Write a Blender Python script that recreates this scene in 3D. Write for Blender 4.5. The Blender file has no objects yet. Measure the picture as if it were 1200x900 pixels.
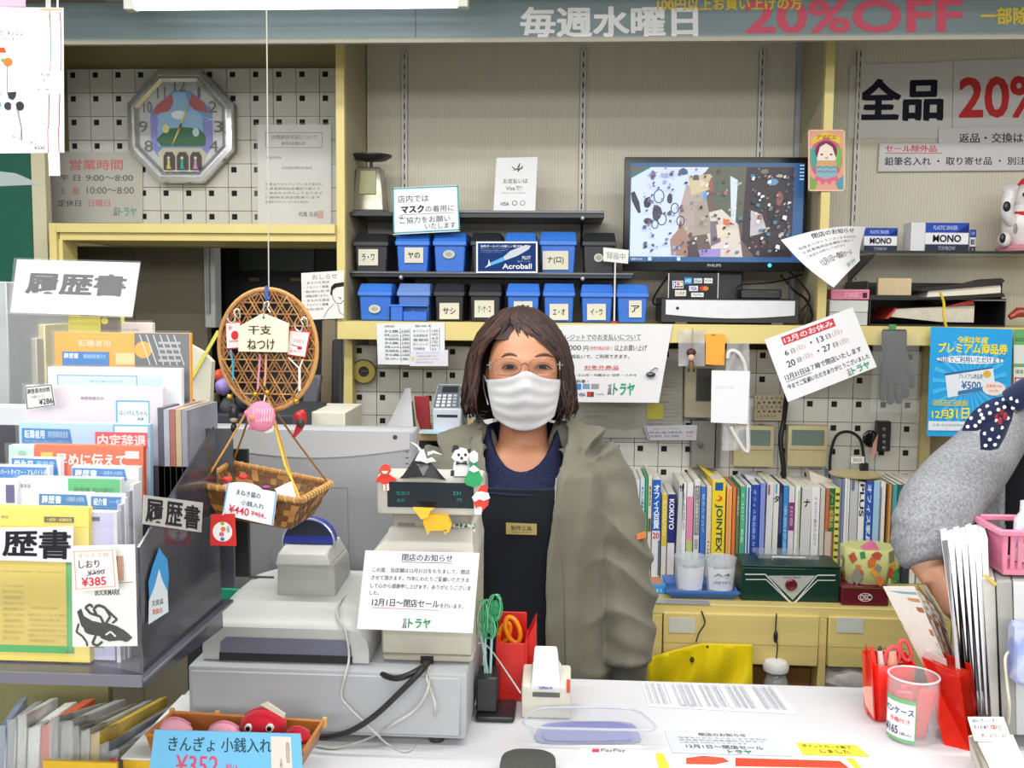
import bpy,bmesh,math,random
from mathutils import Vector,Matrix,Euler
from mathutils.bvhtree import BVHTree
random.seed(7)
PI = math.pi
col = bpy.context.scene.collection
scn = bpy.context.scene

# ---------------- camera, world, light, exposure ----------------
F = 1150.0
CAMZ = 1.5
cam_rot = Matrix.Rotation(math.radians(3.2),3,'Z') @ Matrix.Rotation(math.radians(90-4.97),3,'X') @ Matrix.Rotation(math.radians(0.5),3,'Z')
cd = bpy.data.cameras.new('camera'); cam = bpy.data.objects.new('camera',cd); col.objects.link(cam)
cd.sensor_width = 36; cd.lens = 36*F/1200; cd.clip_start = 0.02
cam.location = (0,0,CAMZ); cam.rotation_euler = cam_rot.to_euler()
scn.camera = cam

w = bpy.data.worlds.new('shop_air'); scn.world = w; w.use_nodes = True
w.node_tree.nodes['Background'].inputs[0].default_value = (0.93,0.97,1.0,1)
w.node_tree.nodes['Background'].inputs[1].default_value = 0.5

def area(x,y,z,sx,sy,power,rot=(0,0,0),c=(1.0,1.0,0.985)):
    l = bpy.data.lights.new('ceiling_lamp_light','AREA'); l.shape = 'RECTANGLE'; l.size = sx; l.size_y = sy
    l.energy = power; l.color = c
    o = bpy.data.objects.new('ceiling_lamp_light',l); col.objects.link(o); o.location = (x,y,z); o.rotation_euler = rot
area(-1.0,1.7,2.46,2.0,0.1,20)
area(1.0,1.7,2.46,1.7,0.1,13)
area(-1.0,0.8,2.46,2.0,0.1,17)
area(1.0,0.8,2.46,1.7,0.1,13)
area(0.0,-1.2,2.46,4.4,0.5,50)
area(0.0,-3.6,2.46,5.0,1.0,150,rot=(math.radians(28),0,0))
scn.view_settings.view_transform = 'Standard'; scn.view_settings.look = 'None'
scn.view_settings.gamma = 1; scn.view_settings.use_curve_mapping = False
scn.view_settings.exposure = 0.36

# ---------------- picture measurement helpers ----------------
def ray(px,py):
    return cam_rot @ Vector(((px-600)/F,-(py-450)/F,-1))
def P(px,py,Y):
    d = ray(px,py); return Vector((0,0,CAMZ))+d*(Y/d.y)
def PZ(px,py,Z):
    d = ray(px,py); return Vector((0,0,CAMZ))+d*((Z-CAMZ)/d.z)

# ---------------- materials ----------------
def lin(h):
    h = h.lstrip('#'); r = [int(h[i:i+2],16)/255 for i in (0,2,4)]
    return tuple(c/12.92 if c <= .04045 else ((c+.055)/1.055) ** 2.4 for c in r)+(1,)
_mc = {}
def mat(h,rough=.5,metal=0,kind='plain',emit=0,amt=.06,scale=60,bump=0,alpha=1,spec=.5,h2=None):
    key = (h,rough,metal,kind,emit,amt,scale,bump,alpha,spec,h2)
    if key in _mc: return _mc[key]
    m = bpy.data.materials.new('%s_%s' % (kind,h.lstrip('#'))); m.use_nodes = True
    nt = m.node_tree; b = nt.nodes['Principled BSDF']; N = nt.nodes.new; L = nt.links.new
    c = lin(h); b.inputs['Base Color'].default_value = c
    b.inputs['Roughness'].default_value = rough; b.inputs['Metallic'].default_value = metal
    b.inputs['Specular IOR Level'].default_value = spec
    if emit:
        b.inputs['Emission Color'].default_value = c; b.inputs['Emission Strength'].default_value = emit
    if kind == 'print' or emit:
        _mc[key] = m; return m
    if kind == 'clear':
        b.inputs['Roughness'].default_value = rough; b.inputs['Alpha'].default_value = alpha
        m.blend_method = 'BLEND' if hasattr(m,'blend_method') else None
        _mc[key] = m; return m
    tc = N('ShaderNodeTexCoord'); mp = N('ShaderNodeMapping'); L(tc.outputs['Object'],mp.inputs[0])
    if kind in ('plain','cloth','wood','patch'):
        t = N('ShaderNodeTexNoise'); t.inputs['Scale'].default_value = scale; t.inputs['Detail'].default_value = 4
        if kind == 'wood': mp.inputs['Scale'].default_value = (1,1,.12) if not h2 else (.12,1,1)
        L(mp.outputs[0],t.inputs['Vector'])
        mx = N('ShaderNodeMix'); mx.data_type = 'RGBA'
        mx.inputs['A'].default_value = tuple(x*(1-amt*1.6) for x in c[:3])+(1,)
        mx.inputs['B'].default_value = (tuple(min(1,x*(1+amt*1.4)) for x in c[:3])+(1,)) if (kind != 'patch' or not h2) else lin(h2)
        if kind == 'patch':
            mr = N('ShaderNodeMapRange'); mr.inputs[1].default_value = .42; mr.inputs[2].default_value = .6
            L(t.outputs[0],mr.inputs[0]); L(mr.outputs[0],mx.inputs['Factor'])
        else: L(t.outputs[0],mx.inputs['Factor'])
        L(mx.outputs['Result'],b.inputs['Base Color'])
        if bump:
            bp = N('ShaderNodeBump'); bp.inputs['Strength'].default_value = bump; bp.inputs['Distance'].default_value = .002
            L(t.outputs[0],bp.inputs['Height']); L(bp.outputs[0],b.inputs['Normal'])
    if kind == 'cloth':
        b.inputs['Sheen Weight'].default_value = .15
        b.inputs['Specular IOR Level'].default_value = .15
    if kind == 'ribbed':                                   # vertical ribbed wall paper
        wv = N('ShaderNodeTexWave'); wv.wave_type = 'BANDS'; wv.bands_direction = 'X'
        wv.inputs['Scale'].default_value = scale; wv.inputs['Distortion'].default_value = .6; wv.inputs['Detail'].default_value = 2
        L(mp.outputs[0],wv.inputs['Vector'])
        mx = N('ShaderNodeMix'); mx.data_type = 'RGBA'
        mx.inputs['A'].default_value = tuple(x*(1-amt) for x in c[:3])+(1,); mx.inputs['B'].default_value = c
        L(wv.outputs[0],mx.inputs['Factor']); L(mx.outputs['Result'],b.inputs['Base Color'])
        bp = N('ShaderNodeBump'); bp.inputs['Strength'].default_value = .3; bp.inputs['Distance'].default_value = .001
        L(wv.outputs[0],bp.inputs['Height']); L(bp.outputs[0],b.inputs['Normal'])
    if kind == 'melange':                                  # flecked knit
        t = N('ShaderNodeTexNoise'); t.inputs['Scale'].default_value = scale; t.inputs['Detail'].default_value = 6; t.inputs['Roughness'].default_value = .8
        L(mp.outputs[0],t.inputs['Vector'])
        rp = N('ShaderNodeValToRGB'); rp.color_ramp.elements[0].position = .38; rp.color_ramp.elements[1].position = .62
        rp.color_ramp.elements[0].color = tuple(x*.6 for x in c[:3])+(1,); rp.color_ramp.elements[1].color = lin(h2) if h2 else tuple(min(1,x*1.35) for x in c[:3])+(1,)
        L(t.outputs[0],rp.inputs[0]); L(rp.outputs[0],b.inputs['Base Color'])
        bp = N('ShaderNodeBump'); bp.inputs['Strength'].default_value = .4; bp.inputs['Distance'].default_value = .002
        L(t.outputs[0],bp.inputs['Height']); L(bp.outputs[0],b.inputs['Normal'])
        b.inputs['Specular IOR Level'].default_value = .1
    if kind == 'skin':
        b.inputs['Subsurface Weight'].default_value = .12; b.inputs['Subsurface Radius'].default_value = (.01,.004,.002)
        t = N('ShaderNodeTexNoise'); t.inputs['Scale'].default_value = 25
        L(mp.outputs[0],t.inputs['Vector']); mx = N('ShaderNodeMix'); mx.data_type = 'RGBA'
        mx.inputs['A'].default_value = (c[0]*.93,c[1]*.84,c[2]*.8,1); mx.inputs['B'].default_value = (min(1,c[0]*1.05),c[1]*1.1,c[2]*1.1,1)
        L(t.outputs[0],mx.inputs['Factor']); L(mx.outputs['Result'],b.inputs['Base Color'])
    _mc[key] = m; return m
def ink(h): return mat(h,.7,kind='print',spec=.2)
def paper(h='#e9e9ee'): return mat(h,.75,amt=.02,scale=20,spec=.25)
def clear(h='#ffffff',a=.16,r=.08): return mat(h,r,kind='clear',alpha=a)

# ---------------- mesh building ----------------
class MB:
    def __init__(s,m=None): s.v = []; s.f = []; s.mi = []; s.mats = []; s.m = m
    def slot(s,m):
        m = m or s.m
        if m not in s.mats: s.mats.append(m)
        return s.mats.index(m)
    def add(s,vs,fs,m=None):
        o = len(s.v); k = s.slot(m); s.v += [Vector(v) for v in vs]
        for f in fs: s.f.append([i+o for i in f]); s.mi.append(k)
        return s
    def box(s,x0,x1,y0,y1,z0,z1,m=None):
        vs = [(x,y,z) for z in (z0,z1) for y in (y0,y1) for x in (x0,x1)]
        return s.add(vs,[(0,2,3,1),(4,5,7,6),(0,1,5,4),(2,6,7,3),(0,4,6,2),(1,3,7,5)],m)
    def pbox(s,x0,y0,x1,y1,Y0,Y1,m=None):      # front face seen at picture rect, at depth Y0
        a = P(x0,(y0+y1)/2,Y0); b = P(x1,(y0+y1)/2,Y0); c = P((x0+x1)/2,y0,Y0); d = P((x0+x1)/2,y1,Y0)
        return s.box(a.x,b.x,Y0,Y1,d.z,c.z,m)
    def hexa(s,c8,m=None):                            # 8 corners: front tl,tr,br,bl then back
        return s.add(c8,[(0,3,2,1),(4,5,6,7),(0,1,5,4),(1,2,6,5),(2,3,7,6),(3,0,4,7)],m)
    def prism(s,pts,vec,m=None):
        n = len(pts); vec = Vector(vec); vs = [Vector(p) for p in pts]+[Vector(p)+vec for p in pts]
        return s.add(vs,[tuple(range(n)),tuple(range(2*n-1,n-1,-1))]+[(i,i+n,(i+1) % n+n,(i+1) % n) for i in range(n)],m)
    def grid(s,fn,nu,nv,m=None,closeu=False):
        vs = [fn(i/(nu if closeu else nu-1),j/(nv-1)) for j in range(nv) for i in range(nu)]
        fs = [(j*nu+i,j*nu+(i+1) % nu,(j+1)*nu+(i+1) % nu,(j+1)*nu+i) for j in range(nv-1) for i in range(nu if closeu else nu-1)]
        return s.add(vs,fs,m)
    def slab(s,fn,nu,nv,th,m=None):               # grid with thickness (th vector or float along +Y)
        t = Vector((0,th,0)) if not isinstance(th,Vector) else th
        A = [Vector(fn(i/(nu-1),j/(nv-1))) for j in range(nv) for i in range(nu)]
        B = [a+t for a in A]; n = len(A)
        fs = []
        for j in range(nv-1):
            for i in range(nu-1):
                q = (j*nu+i,j*nu+i+1,(j+1)*nu+i+1,(j+1)*nu+i)
                fs.append(q); fs.append(tuple(k+n for k in reversed(q)))
        ring = [i for i in range(nu)]+[j*nu+nu-1 for j in range(1,nv)]+[(nv-1)*nu+i for i in range(nu-2,-1,-1)]+[j*nu for j in range(nv-2,0,-1)]
        for a,b in zip(ring,ring[1:]+ring[:1]): fs.append((a,a+n,b+n,b))
        return s.add(A+B,fs,m)
    def loft(s,rings,m=None,cap=True):
        n = len(rings[0]); vs = [p for r in rings for p in r]
        fs = [(j*n+i,j*n+(i+1) % n,(j+1)*n+(i+1) % n,(j+1)*n+i) for j in range(len(rings)-1) for i in range(n)]
        if cap: fs += [tuple(range(n))[::-1],tuple(range(len(vs)-n,len(vs)))]
        return s.add(vs,fs,m)
    def tube(s,pts,r,n=8,m=None,closed=False,rf=None,flat=1.0):
        pts = [Vector(p) for p in pts]; k = len(pts)
        rs = r if isinstance(r,(list,tuple)) else [r]*k
        rings = []; up = None
        for i,p in enumerate(pts):
            a = pts[(i-1) % k] if (i or closed) else p; b = pts[(i+1) % k] if (i < k-1 or closed) else p
            t = (b-a).normalized() if (b-a).length > 1e-9 else Vector((0,0,1))
            if up is None: up = t.orthogonal().normalized()
            up = (up-t*up.dot(t)); up = up.normalized() if up.length > 1e-6 else t.orthogonal().normalized()
            sd = t.cross(up)
            rings.append([p+(up*math.cos(q)*flat+sd*math.sin(q))*rs[i]*(rf(i/(k-1),q) if rf else 1) for q in [2*PI*j/n for j in range(n)]])
        if closed: rings.append(rings[0]); return s.loft(rings,m,False)
        return s.loft(rings,m)
    def lathe(s,c,prof,n=20,m=None,axis='Z'):      # prof: (r, h)
        c = Vector(c)
        def pt(r,h,q):
            x,y = r*math.cos(q),r*math.sin(q)
            return c+(Vector((x,y,h)) if axis == 'Z' else Vector((x,h,y)) if axis == 'Y' else Vector((h,x,y)))
        return s.loft([[pt(r,h,2*PI*i/n) for i in range(n)] for r,h in prof],m)
    def ball(s,c,rx,ry=None,rz=None,n=16,k=10,m=None,fn=None):
        ry = ry or rx; rz = rz or rx; c = Vector(c); rings = []
        for j in range(k+1):
            t = PI*(0.02+.96*j/k); rings.append([])
            for i in range(n):
                q = 2*PI*i/n; d = Vector((math.sin(t)*math.cos(q),math.sin(t)*math.sin(q),math.cos(t)))
                p = Vector((d.x*rx,d.y*ry,d.z*rz))
                if fn: p = fn(p,d)
                rings[-1].append(c+p)
        return s.loft(rings,m)

def sm(pts,n=4):                                       # catmull-rom smoothing
    pts = [Vector(p) for p in pts]; out = []
    for i in range(len(pts)-1):
        a = pts[max(i-1,0)]; b = pts[i]; c = pts[i+1]; d = pts[min(i+2,len(pts)-1)]
        for k in range(n):
            t = k/n; out.append(.5*((2*b)+(c-a)*t+(2*a-5*b+4*c-d)*t*t+(3*b-a-3*c+d)*t ** 3))
    return out+[pts[-1]]

def emit_mesh(name,mb,loc,bev=0,seg=1,recalc=True,ang=40):
    me = bpy.data.meshes.new(name)
    me.from_pydata([tuple(v-loc) for v in mb.v],[],mb.f)
    for m in mb.mats: me.materials.append(m)
    me.polygons.foreach_set('material_index',mb.mi)
    if bev or recalc:
        bm = bmesh.new(); bm.from_mesh(me)
        if recalc: bmesh.ops.recalc_face_normals(bm,faces=bm.faces)
        if bev:
            es = [e for e in bm.edges if len(e.link_faces) == 2 and e.calc_face_angle(0) > .5]
            bmesh.ops.bevel(bm,geom=es,offset=bev,segments=seg,affect='EDGES',profile=.5,clamp_overlap=True)
        bm.to_mesh(me); bm.free()
    me.shade_smooth(); me.set_sharp_from_angle(angle=math.radians(ang))
    return me

class Thing:
    def __init__(s,name,label,cat,group=None,kind=None): s.n = name; s.l = label; s.c = cat; s.g = group; s.k = kind; s.p = []
    def part(s,name,mb,parent=None,label=None,bev=0,seg=1,recalc=True,kind=None,ang=40):
        s.p.append((name,mb,parent,label,bev,seg,recalc,kind,ang)); return len(s.p)-1
    def done(s):
        s.p = [q for q in s.p]
        vs = [v for q in s.p for v in q[1].v]
        loc = Vector((sum((min(v.x for v in vs),max(v.x for v in vs)))/2,sum((min(v.y for v in vs),max(v.y for v in vs)))/2,min(v.z for v in vs)))
        r = bpy.data.objects.new(s.n,None); col.objects.link(r); r.location = loc; r.empty_display_size = .05
        tag(r,s.l,s.c,s.g,s.k); obs = []
        for (n,mb,par,lab,bev,seg,rc,kd,ang) in s.p:
            o = bpy.data.objects.new(n,emit_mesh(n,mb,loc,bev,seg,rc,ang)); col.objects.link(o)
            o.parent = r if par is None else obs[par]
            if lab: o['label'] = lab
            if kd: o['kind'] = kd
            obs.append(o)
        s.obs = obs; s.root = r
        return r
def tag(o,label=None,cat=None,group=None,kind=None):
    if label: o['label'] = label
    if cat: o['category'] = cat
    if group: o['group'] = group
    if kind: o['kind'] = kind
def solid(name,label,cat,mb,group=None,bev=0,seg=1,kind=None,recalc=True):
    vs = mb.v; loc = Vector(((min(v.x for v in vs)+max(v.x for v in vs))/2,(min(v.y for v in vs)+max(v.y for v in vs))/2,min(v.z for v in vs)))
    o = bpy.data.objects.new(name,emit_mesh(name,mb,loc,bev,seg,recalc)); col.objects.link(o); o.location = loc
    tag(o,label,cat,group,kind); return o
def struct(name,mb,parent=None,bev=0,label=None):
    o = bpy.data.objects.new(name,emit_mesh(name,mb,Vector((0,0,0)),bev)); col.objects.link(o)
    if parent: o.parent = parent
    else: o['kind'] = 'structure'
    if label: o['label'] = label
    return o
def child(name,mb,parent,bev=0,label=None,kind=None):   # part of an object whose origin is parent.location
    o = bpy.data.objects.new(name,emit_mesh(name,mb,Vector(parent.location),bev)); col.objects.link(o); o.parent = parent
    if label: o['label'] = label
    if kind: o['kind'] = kind
    return o

# ---------------- lettering ----------------
_gc = {}
def glyphs(s,bold):
    if (s,bold) in _gc: return _gc[(s,bold)]
    cu = bpy.data.curves.new('t','FONT'); cu.body = s; cu.resolution_u = 3; cu.offset = .006*(bold > 0); cu.align_x = 'CENTER' if '\n' in s else 'LEFT'
    cu.space_line = .9
    o = bpy.data.objects.new('t',cu); me = o.to_mesh()
    vs = [v.co.copy() for v in me.vertices]; fs = [tuple(p.vertices) for p in me.polygons]
    o.to_mesh_clear(); bpy.data.objects.remove(o); bpy.data.curves.remove(cu)
    if vs:
        x0 = min(v.x for v in vs); x1 = max(v.x for v in vs); y0 = min(v.y for v in vs); y1 = max(v.y for v in vs)
        vs = [((v.x-x0)/max(x1-x0,1e-6),(v.y-y0)/max(y1-y0,1e-6)) for v in vs]
        if bold:                                            # heavier strokes: the same glyphs laid again with a small shift
            vs = [(u,v,0) for u,v in vs]; bv = [q[:2] for q in vs]; ly = 0
            nx = max(len(q) for q in s.split('\n')); ny = s.count('\n')+1; bf = list(fs)
            for a,b in ((-1,-.6),(1,.6),(-.6,1),(.6,-1)) if bold >= 1 else ((-1,0),(1,0)):
                fs = fs+[tuple(i+len(vs) for i in f) for f in bf]
                ly += 1
                vs = vs+[(u+a*.016*bold/nx,v+b*.014*bold/ny,ly) for u,v in bv]
        vs = [tuple(q)+(0,)*(3-len(q)) for q in vs]
    _gc[(s,bold)] = (vs,fs); return vs,fs

class Sheet:
    """a flat or gently curled panel; c = 4 world corners (tl, tr, br, bl); box = its local drawing coordinates"""
    def __init__(s,c,box=(0,0,100,100),curl=0,out=None):
        s.c = [Vector(q) for q in c]; s.b = box; s.curl = curl
        n = (s.c[3]-s.c[0]).cross(s.c[1]-s.c[0]).normalized()
        want = out or Vector((0,-1,.15))
        s.n = n if n.dot(want) > 0 else -n
        s.h = 0
    def at(s,x,y,h=0):
        u = (x-s.b[0])/(s.b[2]-s.b[0]); v = (y-s.b[1])/(s.b[3]-s.b[1]); c = s.c
        p = (c[0]*(1-u)+c[1]*u)*(1-v)+(c[3]*(1-u)+c[2]*u)*v
        if s.curl: h = h+s.curl*(math.sin(PI*u*.9+v*1.2)-.5*math.sin(PI*v))
        return p+s.n*h
    def base(s,m,th=.0006):
        k = 9 if s.curl else 2; b = s.b
        return MB(m).slab(lambda u,v: s.at(b[0]+(b[2]-b[0])*u,b[1]+(b[3]-b[1])*v),k,k,-s.n*th)
    def art(s,items,mb=None):
        mb = mb or MB()
        for it in items:
            s.h += .00006; h = .0003+s.h; k = it[0]
            if k == 't':
                st,x0,y0,x1,y1,c = it[1:7]; bold = it[7] if len(it) > 7 else 0; rot = it[8] if len(it) > 8 else 0
                vs,fs = glyphs(st,bold)
                if rot == 90: vs = [(v,1-u,l) for u,v,l in vs]       # read top to bottom
                if rot == 180: vs = [(1-u,1-v,l) for u,v,l in vs]
                mb.add([s.at(x0+(x1-x0)*u,y1+(y0-y1)*v,h+l*1.2e-5) for u,v,l in vs],fs,ink(c))
            elif k == 'r':
                x0,y0,x1,y1,c = it[1:6]; nn = 7 if s.curl else 2
                mb.grid(lambda u,v: s.at(x0+(x1-x0)*u,y0+(y1-y0)*v,h),nn,nn if s.curl else 2,ink(c))
            elif k == 'p':
                mb.add([s.at(x,y,h) for x,y in it[1]],[tuple(range(len(it[1])))],ink(it[2]))
            elif k == 'l':
                pts,wd,c = it[1:4]
                for (xa,ya),(xb,yb) in zip(pts,pts[1:]):
                    dx,dy = xb-xa,yb-ya; q = math.hypot(dx,dy) or 1; nx,ny =-dy/q*wd/2,dx/q*wd/2
                    mb.add([s.at(xa+nx,ya+ny,h),s.at(xb+nx,yb+ny,h),s.at(xb-nx,yb-ny,h),s.at(xa-nx,ya-ny,h)],[(0,1,2,3)],ink(c))
            elif k == 'c':
                cx,cy,rx,ry,c = it[1:6]
                mb.add([s.at(cx+rx*math.cos(a),cy+ry*math.sin(a),h) for a in [2*PI*i/20 for i in range(20)]],[tuple(range(20))],ink(c))
            elif k == 'f':                                         # frame
                x0,y0,x1,y1,wd,c = it[1:7]
                for a in ((x0,y0,x1,y0+wd),(x0,y1-wd,x1,y1),(x0,y0,x0+wd,y1),(x1-wd,y0,x1,y1)):
                    mb.add([s.at(a[0],a[1],h),s.at(a[2],a[1],h),s.at(a[2],a[3],h),s.at(a[0],a[3],h)],[(0,1,2,3)],ink(c))
        return mb
def rows(x0,x1,y0,y1,n,c,strings=None):              # n lines of small print filling a box
    S = strings or ['毎度ありがとうございます本日も','文具事務用品各種取り揃えて','ご来店をお待ちしております','印刷物名刺封筒承ります']
    h = (y1-y0)/n
    return [('t',S[i % len(S)],x0,y0+i*h,x1-(x1-x0)*(.25 if i == n-1 else .04*(i % 2)),y0+i*h+h*.62,c) for i in range(n)]
def pc(q,Y):                                               # picture corners -> world corners
    Ys = Y if isinstance(Y,(list,tuple)) else [Y]*4
    if len(q) == 4 and not isinstance(q[0],(list,tuple)): q = [(q[0],q[1]),(q[2],q[1]),(q[2],q[3]),(q[0],q[3])]
    return [P(a,b,y) for (a,b),y in zip(q,Ys)],(min(a for a,b in q),min(b for a,b in q),max(a for a,b in q),max(b for a,b in q))
def sign(name,label,cat,q,Y,colr,items,group=None,box=None,curl=0,th=.0006,wrap=0,c3=None,extra=None,sheet_name='sheet',rough=None):
    if c3: c,b = c3,box or (0,0,100,100)
    else: c,b = pc(q,Y); b = box or b
    sh = Sheet(c,b,curl); t = Thing(name,label,cat,group)
    t.part(sheet_name,sh.base(mat(colr,rough,amt=.02) if rough else paper(colr),th),recalc=True)
    if items: t.part('lettering',sh.art(items),recalc=False)
    if wrap:
        bw = sh.b; w2 = Sheet([sh.at(bw[0]-wrap,bw[1]-wrap,.003),sh.at(bw[2]+wrap,bw[1]-wrap,.003),sh.at(bw[2]+wrap,bw[3]+wrap,.003),sh.at(bw[0]-wrap,bw[3]+wrap,.003)],bw)
        rr = random.Random(label)
        ph = rr.random()*6
        t.part('plastic_sleeve',MB(clear('#ffffff',.13,.12)).grid(lambda u,v: w2.at(bw[0]+(bw[2]-bw[0])*u,bw[1]+(bw[3]-bw[1])*v,.0016*math.sin(9*u+ph+5*v)*math.sin(7*v+ph)),14,10),recalc=False)
    if extra: extra(t,sh)
    t.done(); return t
# ---------------- the room ----------------
WALL = 3.15; FR = 2.84; LED = 2.82
YEL = '#dac982'
yel = mat(YEL,.45,amt=.05,scale=12); yel2 = mat('#c9b04c',.5,amt=.1,scale=15,bump=.1)
wallm = mat('#ddd7c6',.8,kind='ribbed',scale=34,amt=.13)
plainw = mat('#a39a80',.85,amt=.06,scale=9)
struct('floor',MB(mat('#8b8a84',.4,amt=.1,scale=8)).box(-3.2,3.2,-2.5,4.2,-.05,0))
struct('ceiling',MB(mat('#c9c5bb',.9,amt=.04,scale=10)).box(-3.2,3.2,-2.5,4.2,2.5,2.55))
xl = P(424,200,WALL).x; zt = P(240,81,WALL).z
xlp = P(397,200,FR).x; xe = 2.6
# back wall: ribbed paper behind the upper shelves and plain soffit at the left, opening below it
struct('wall_back',MB(wallm).box(xlp+.02,xe,WALL,WALL+.1,1.38,2.5))
struct('wall_back_lower',MB(plainw).box(xlp+.02,xe,WALL+.02,WALL+.1,0,1.38))
struct('wall_upper_left',MB(mat('#a99c70',.8,amt=.05,scale=10)).box(-3.2,xlp+.02,WALL+.02,WALL+.1,1.66,2.5))
struct('wall_right',MB(plainw).box(xe,xe+.1,-2.5,4.2,0,2.5))
struct('wall_left',MB(mat('#9a9a90',.8)).box(-2.7,-2.6,-2.5,4.2,0,2.5))
struct('wall_far',MB(mat('#3c3f42',.8)).box(-3.2,xlp+.1,4.1,4.2,0,2.5))

# perforated backing panels: square tiles with one square hole each, joints open
pegm = mat('#c9c7c0',.5,amt=.05,scale=30)
pegback = mat('#17181a',.9)
def tile_mesh(p):
    g = .0009; h0,h1 = .13*p,.37*p; th = .004
    mb = MB(pegm)
    X = [g,h0,h1,p-g]; Z = [-g,-h0,-h1,-p+g]
    vs = [(x,0,z) for z in Z for x in X]; fs = []
    for j in range(3):
        for i in range(3):
            if (i,j) == (1,1): continue
            a = j*4+i; fs.append((a,a+4,a+5,a+1))
    mb.add(vs,fs)
    for (a,b) in (((h0,-h0),(h1,-h0)),((h1,-h0),(h1,-h1)),((h1,-h1),(h0,-h1)),((h0,-h1),(h0,-h0)),
                   ((p-g,-g),(g,-g)),((g,-g),(g,-p+g)),((g,-p+g),(p-g,-p+g)),((p-g,-p+g),(p-g,-g))):
        mb.add([(a[0],0,a[1]),(b[0],0,b[1]),(b[0],th,b[1]),(a[0],th,a[1])],[(0,1,2,3)])
    return emit_mesh('peg_tile',mb,Vector((0,0,0)),recalc=False,ang=20)
def pegpanel(name,x0,x1,z1,z0,Y,p,skip=None):
    root = struct(name,MB(pegback).box(x0,x1,Y+.004,Y+.018,z0,z1))
    me = tile_mesh(p); n = 0
    for j in range(int((z1-z0)/p+.999)):
        for i in range(int((x1-x0)/p+.5)):
            x,z = x0+i*p,z1-j*p
            if x+p > x1+.02 or z-p < z0-.062 or (skip and skip(x,z)): continue
            o = bpy.data.objects.new('peg_tile',me); col.objects.link(o); o.location = (x,Y,z); o.parent = root
    return root
pt = 27.1/F*WALL
a = P(78,81,WALL-.03); b = P(393,262,WALL-.03)
pegpanel('wall_panel_upper',a.x-pt*.0,b.x+.02,a.z,b.z-.0,WALL-.03,pt)
PW = 3.0
a = P(414,404,PW); b = P(1084,570,PW); pt2 = 27.8/F*PW
pegpanel('wall_panel_lower',a.x,b.x,a.z,a.z-pt2*7,PW,pt2)

# timber frame of the shelf unit
def vpost(x0,x1,ytop,ybot,Y0,Y1,m=yel):
    xa = (P(x0,(ytop+ybot)/2,Y0).x); xb = P(x1,(ytop+ybot)/2,Y0).x
    return MB(m).box(xa,xb,Y0,Y1,P(x0,ybot,Y0).z,P(x0,ytop,Y0).z)
fx0 = P(394,220,FR).x; fx1 = P(404,220,FR).x; gx0 = P(962.5,220,FR).x; gx1 = P(973.5,220,FR).x
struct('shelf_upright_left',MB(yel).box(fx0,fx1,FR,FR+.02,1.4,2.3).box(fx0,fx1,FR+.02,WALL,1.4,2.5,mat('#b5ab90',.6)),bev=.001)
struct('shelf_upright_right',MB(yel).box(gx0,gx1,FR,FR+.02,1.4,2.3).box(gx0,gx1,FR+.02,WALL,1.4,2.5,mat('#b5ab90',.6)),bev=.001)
struct('trim_1',MB(mat('#aeb2bb',.5)).box(P(931,120,WALL).x,P(948,120,WALL).x,WALL-.02,WALL,1.45,2.5))
lz1 = P(700,379,LED).z; lz0 = P(700,401,LED).z
led = struct('shelf_ledge',MB(yel).box(P(394,390,LED).x,xe,LED,WALL,lz0,lz1),bev=.0015)
lx0 = P(58,300,LED).x
lb0 = P(220,262,LED).z; lb1 = P(220,282,LED).z
struct('trim_2',MB(yel).box(lx0+.0225,fx0,LED,WALL,(lb0*.45+lb1*.55),lb0).box(lx0+.025,fx0,LED+.012,WALL,lb1,(lb0*.45+lb1*.55)-.0),bev=.001)
struct('trim_3',MB(yel).box(lx0,lx0+.022,LED,LED+.1,.05,lb0).box(lx0+.022,lx0+.034,LED+.012,LED+.1,.05,lb1+.002),bev=.001)
struct('trim_4',MB(yel).box(P(399,450,2.94).x,P(413,450,2.94).x,2.94,2.99,.3,lz0),bev=.001)
struct('trim_5',MB(mat('#b9ab7a',.6)).box(P(1080,480,2.98).x,P(1092,480,2.98).x,2.98,3.06,.3,lz0),bev=.001)
struct('trim_6',MB(mat('#c9c3a6',.6)).box(P(40,300,2.9).x,P(56,300,2.9).x,2.9,2.93,.0,2.3))
struct('wall_green_board',MB(mat('#0e5a48',.5,amt=.08,scale=6)).box(-2.6,P(40,300,2.92).x,2.92,2.97,.5,2.3).box(-2.6,P(40,300,2.92).x,2.915,2.92,1.99,2.0,mat('#0a3b30')))
# slotted shelf standards
for k,(px,y0,y1,lab) in enumerate([(474,62,262,'a'),(682.5,60,262,'b'),(892,58,190,'c'),(1004,60,300,'d'),(1002,325,345,'e')]):
    x = P(px,(y0+y1)/2,WALL-.012).x; z1 = P(px,y0,WALL-.012).z; z0 = P(px,y1,WALL-.012).z
    mb = MB(mat('#d9d6ce',.4)); mb.box(x-.0085,x+.0085,WALL-.004,WALL-.001,z0,z1,mat('#141414',.8))
    for s in (-1,1): mb.box(x+s*.0052-.0032,x+s*.0052+.0032,WALL-.014,WALL-.004,z0,z1)
    z = z0
    while z < z1: mb.box(x-.003,x+.003,WALL-.014,WALL-.004,z,z+.0135); z += .0312
    struct('trim_%d' % (7+k),mb)

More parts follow.
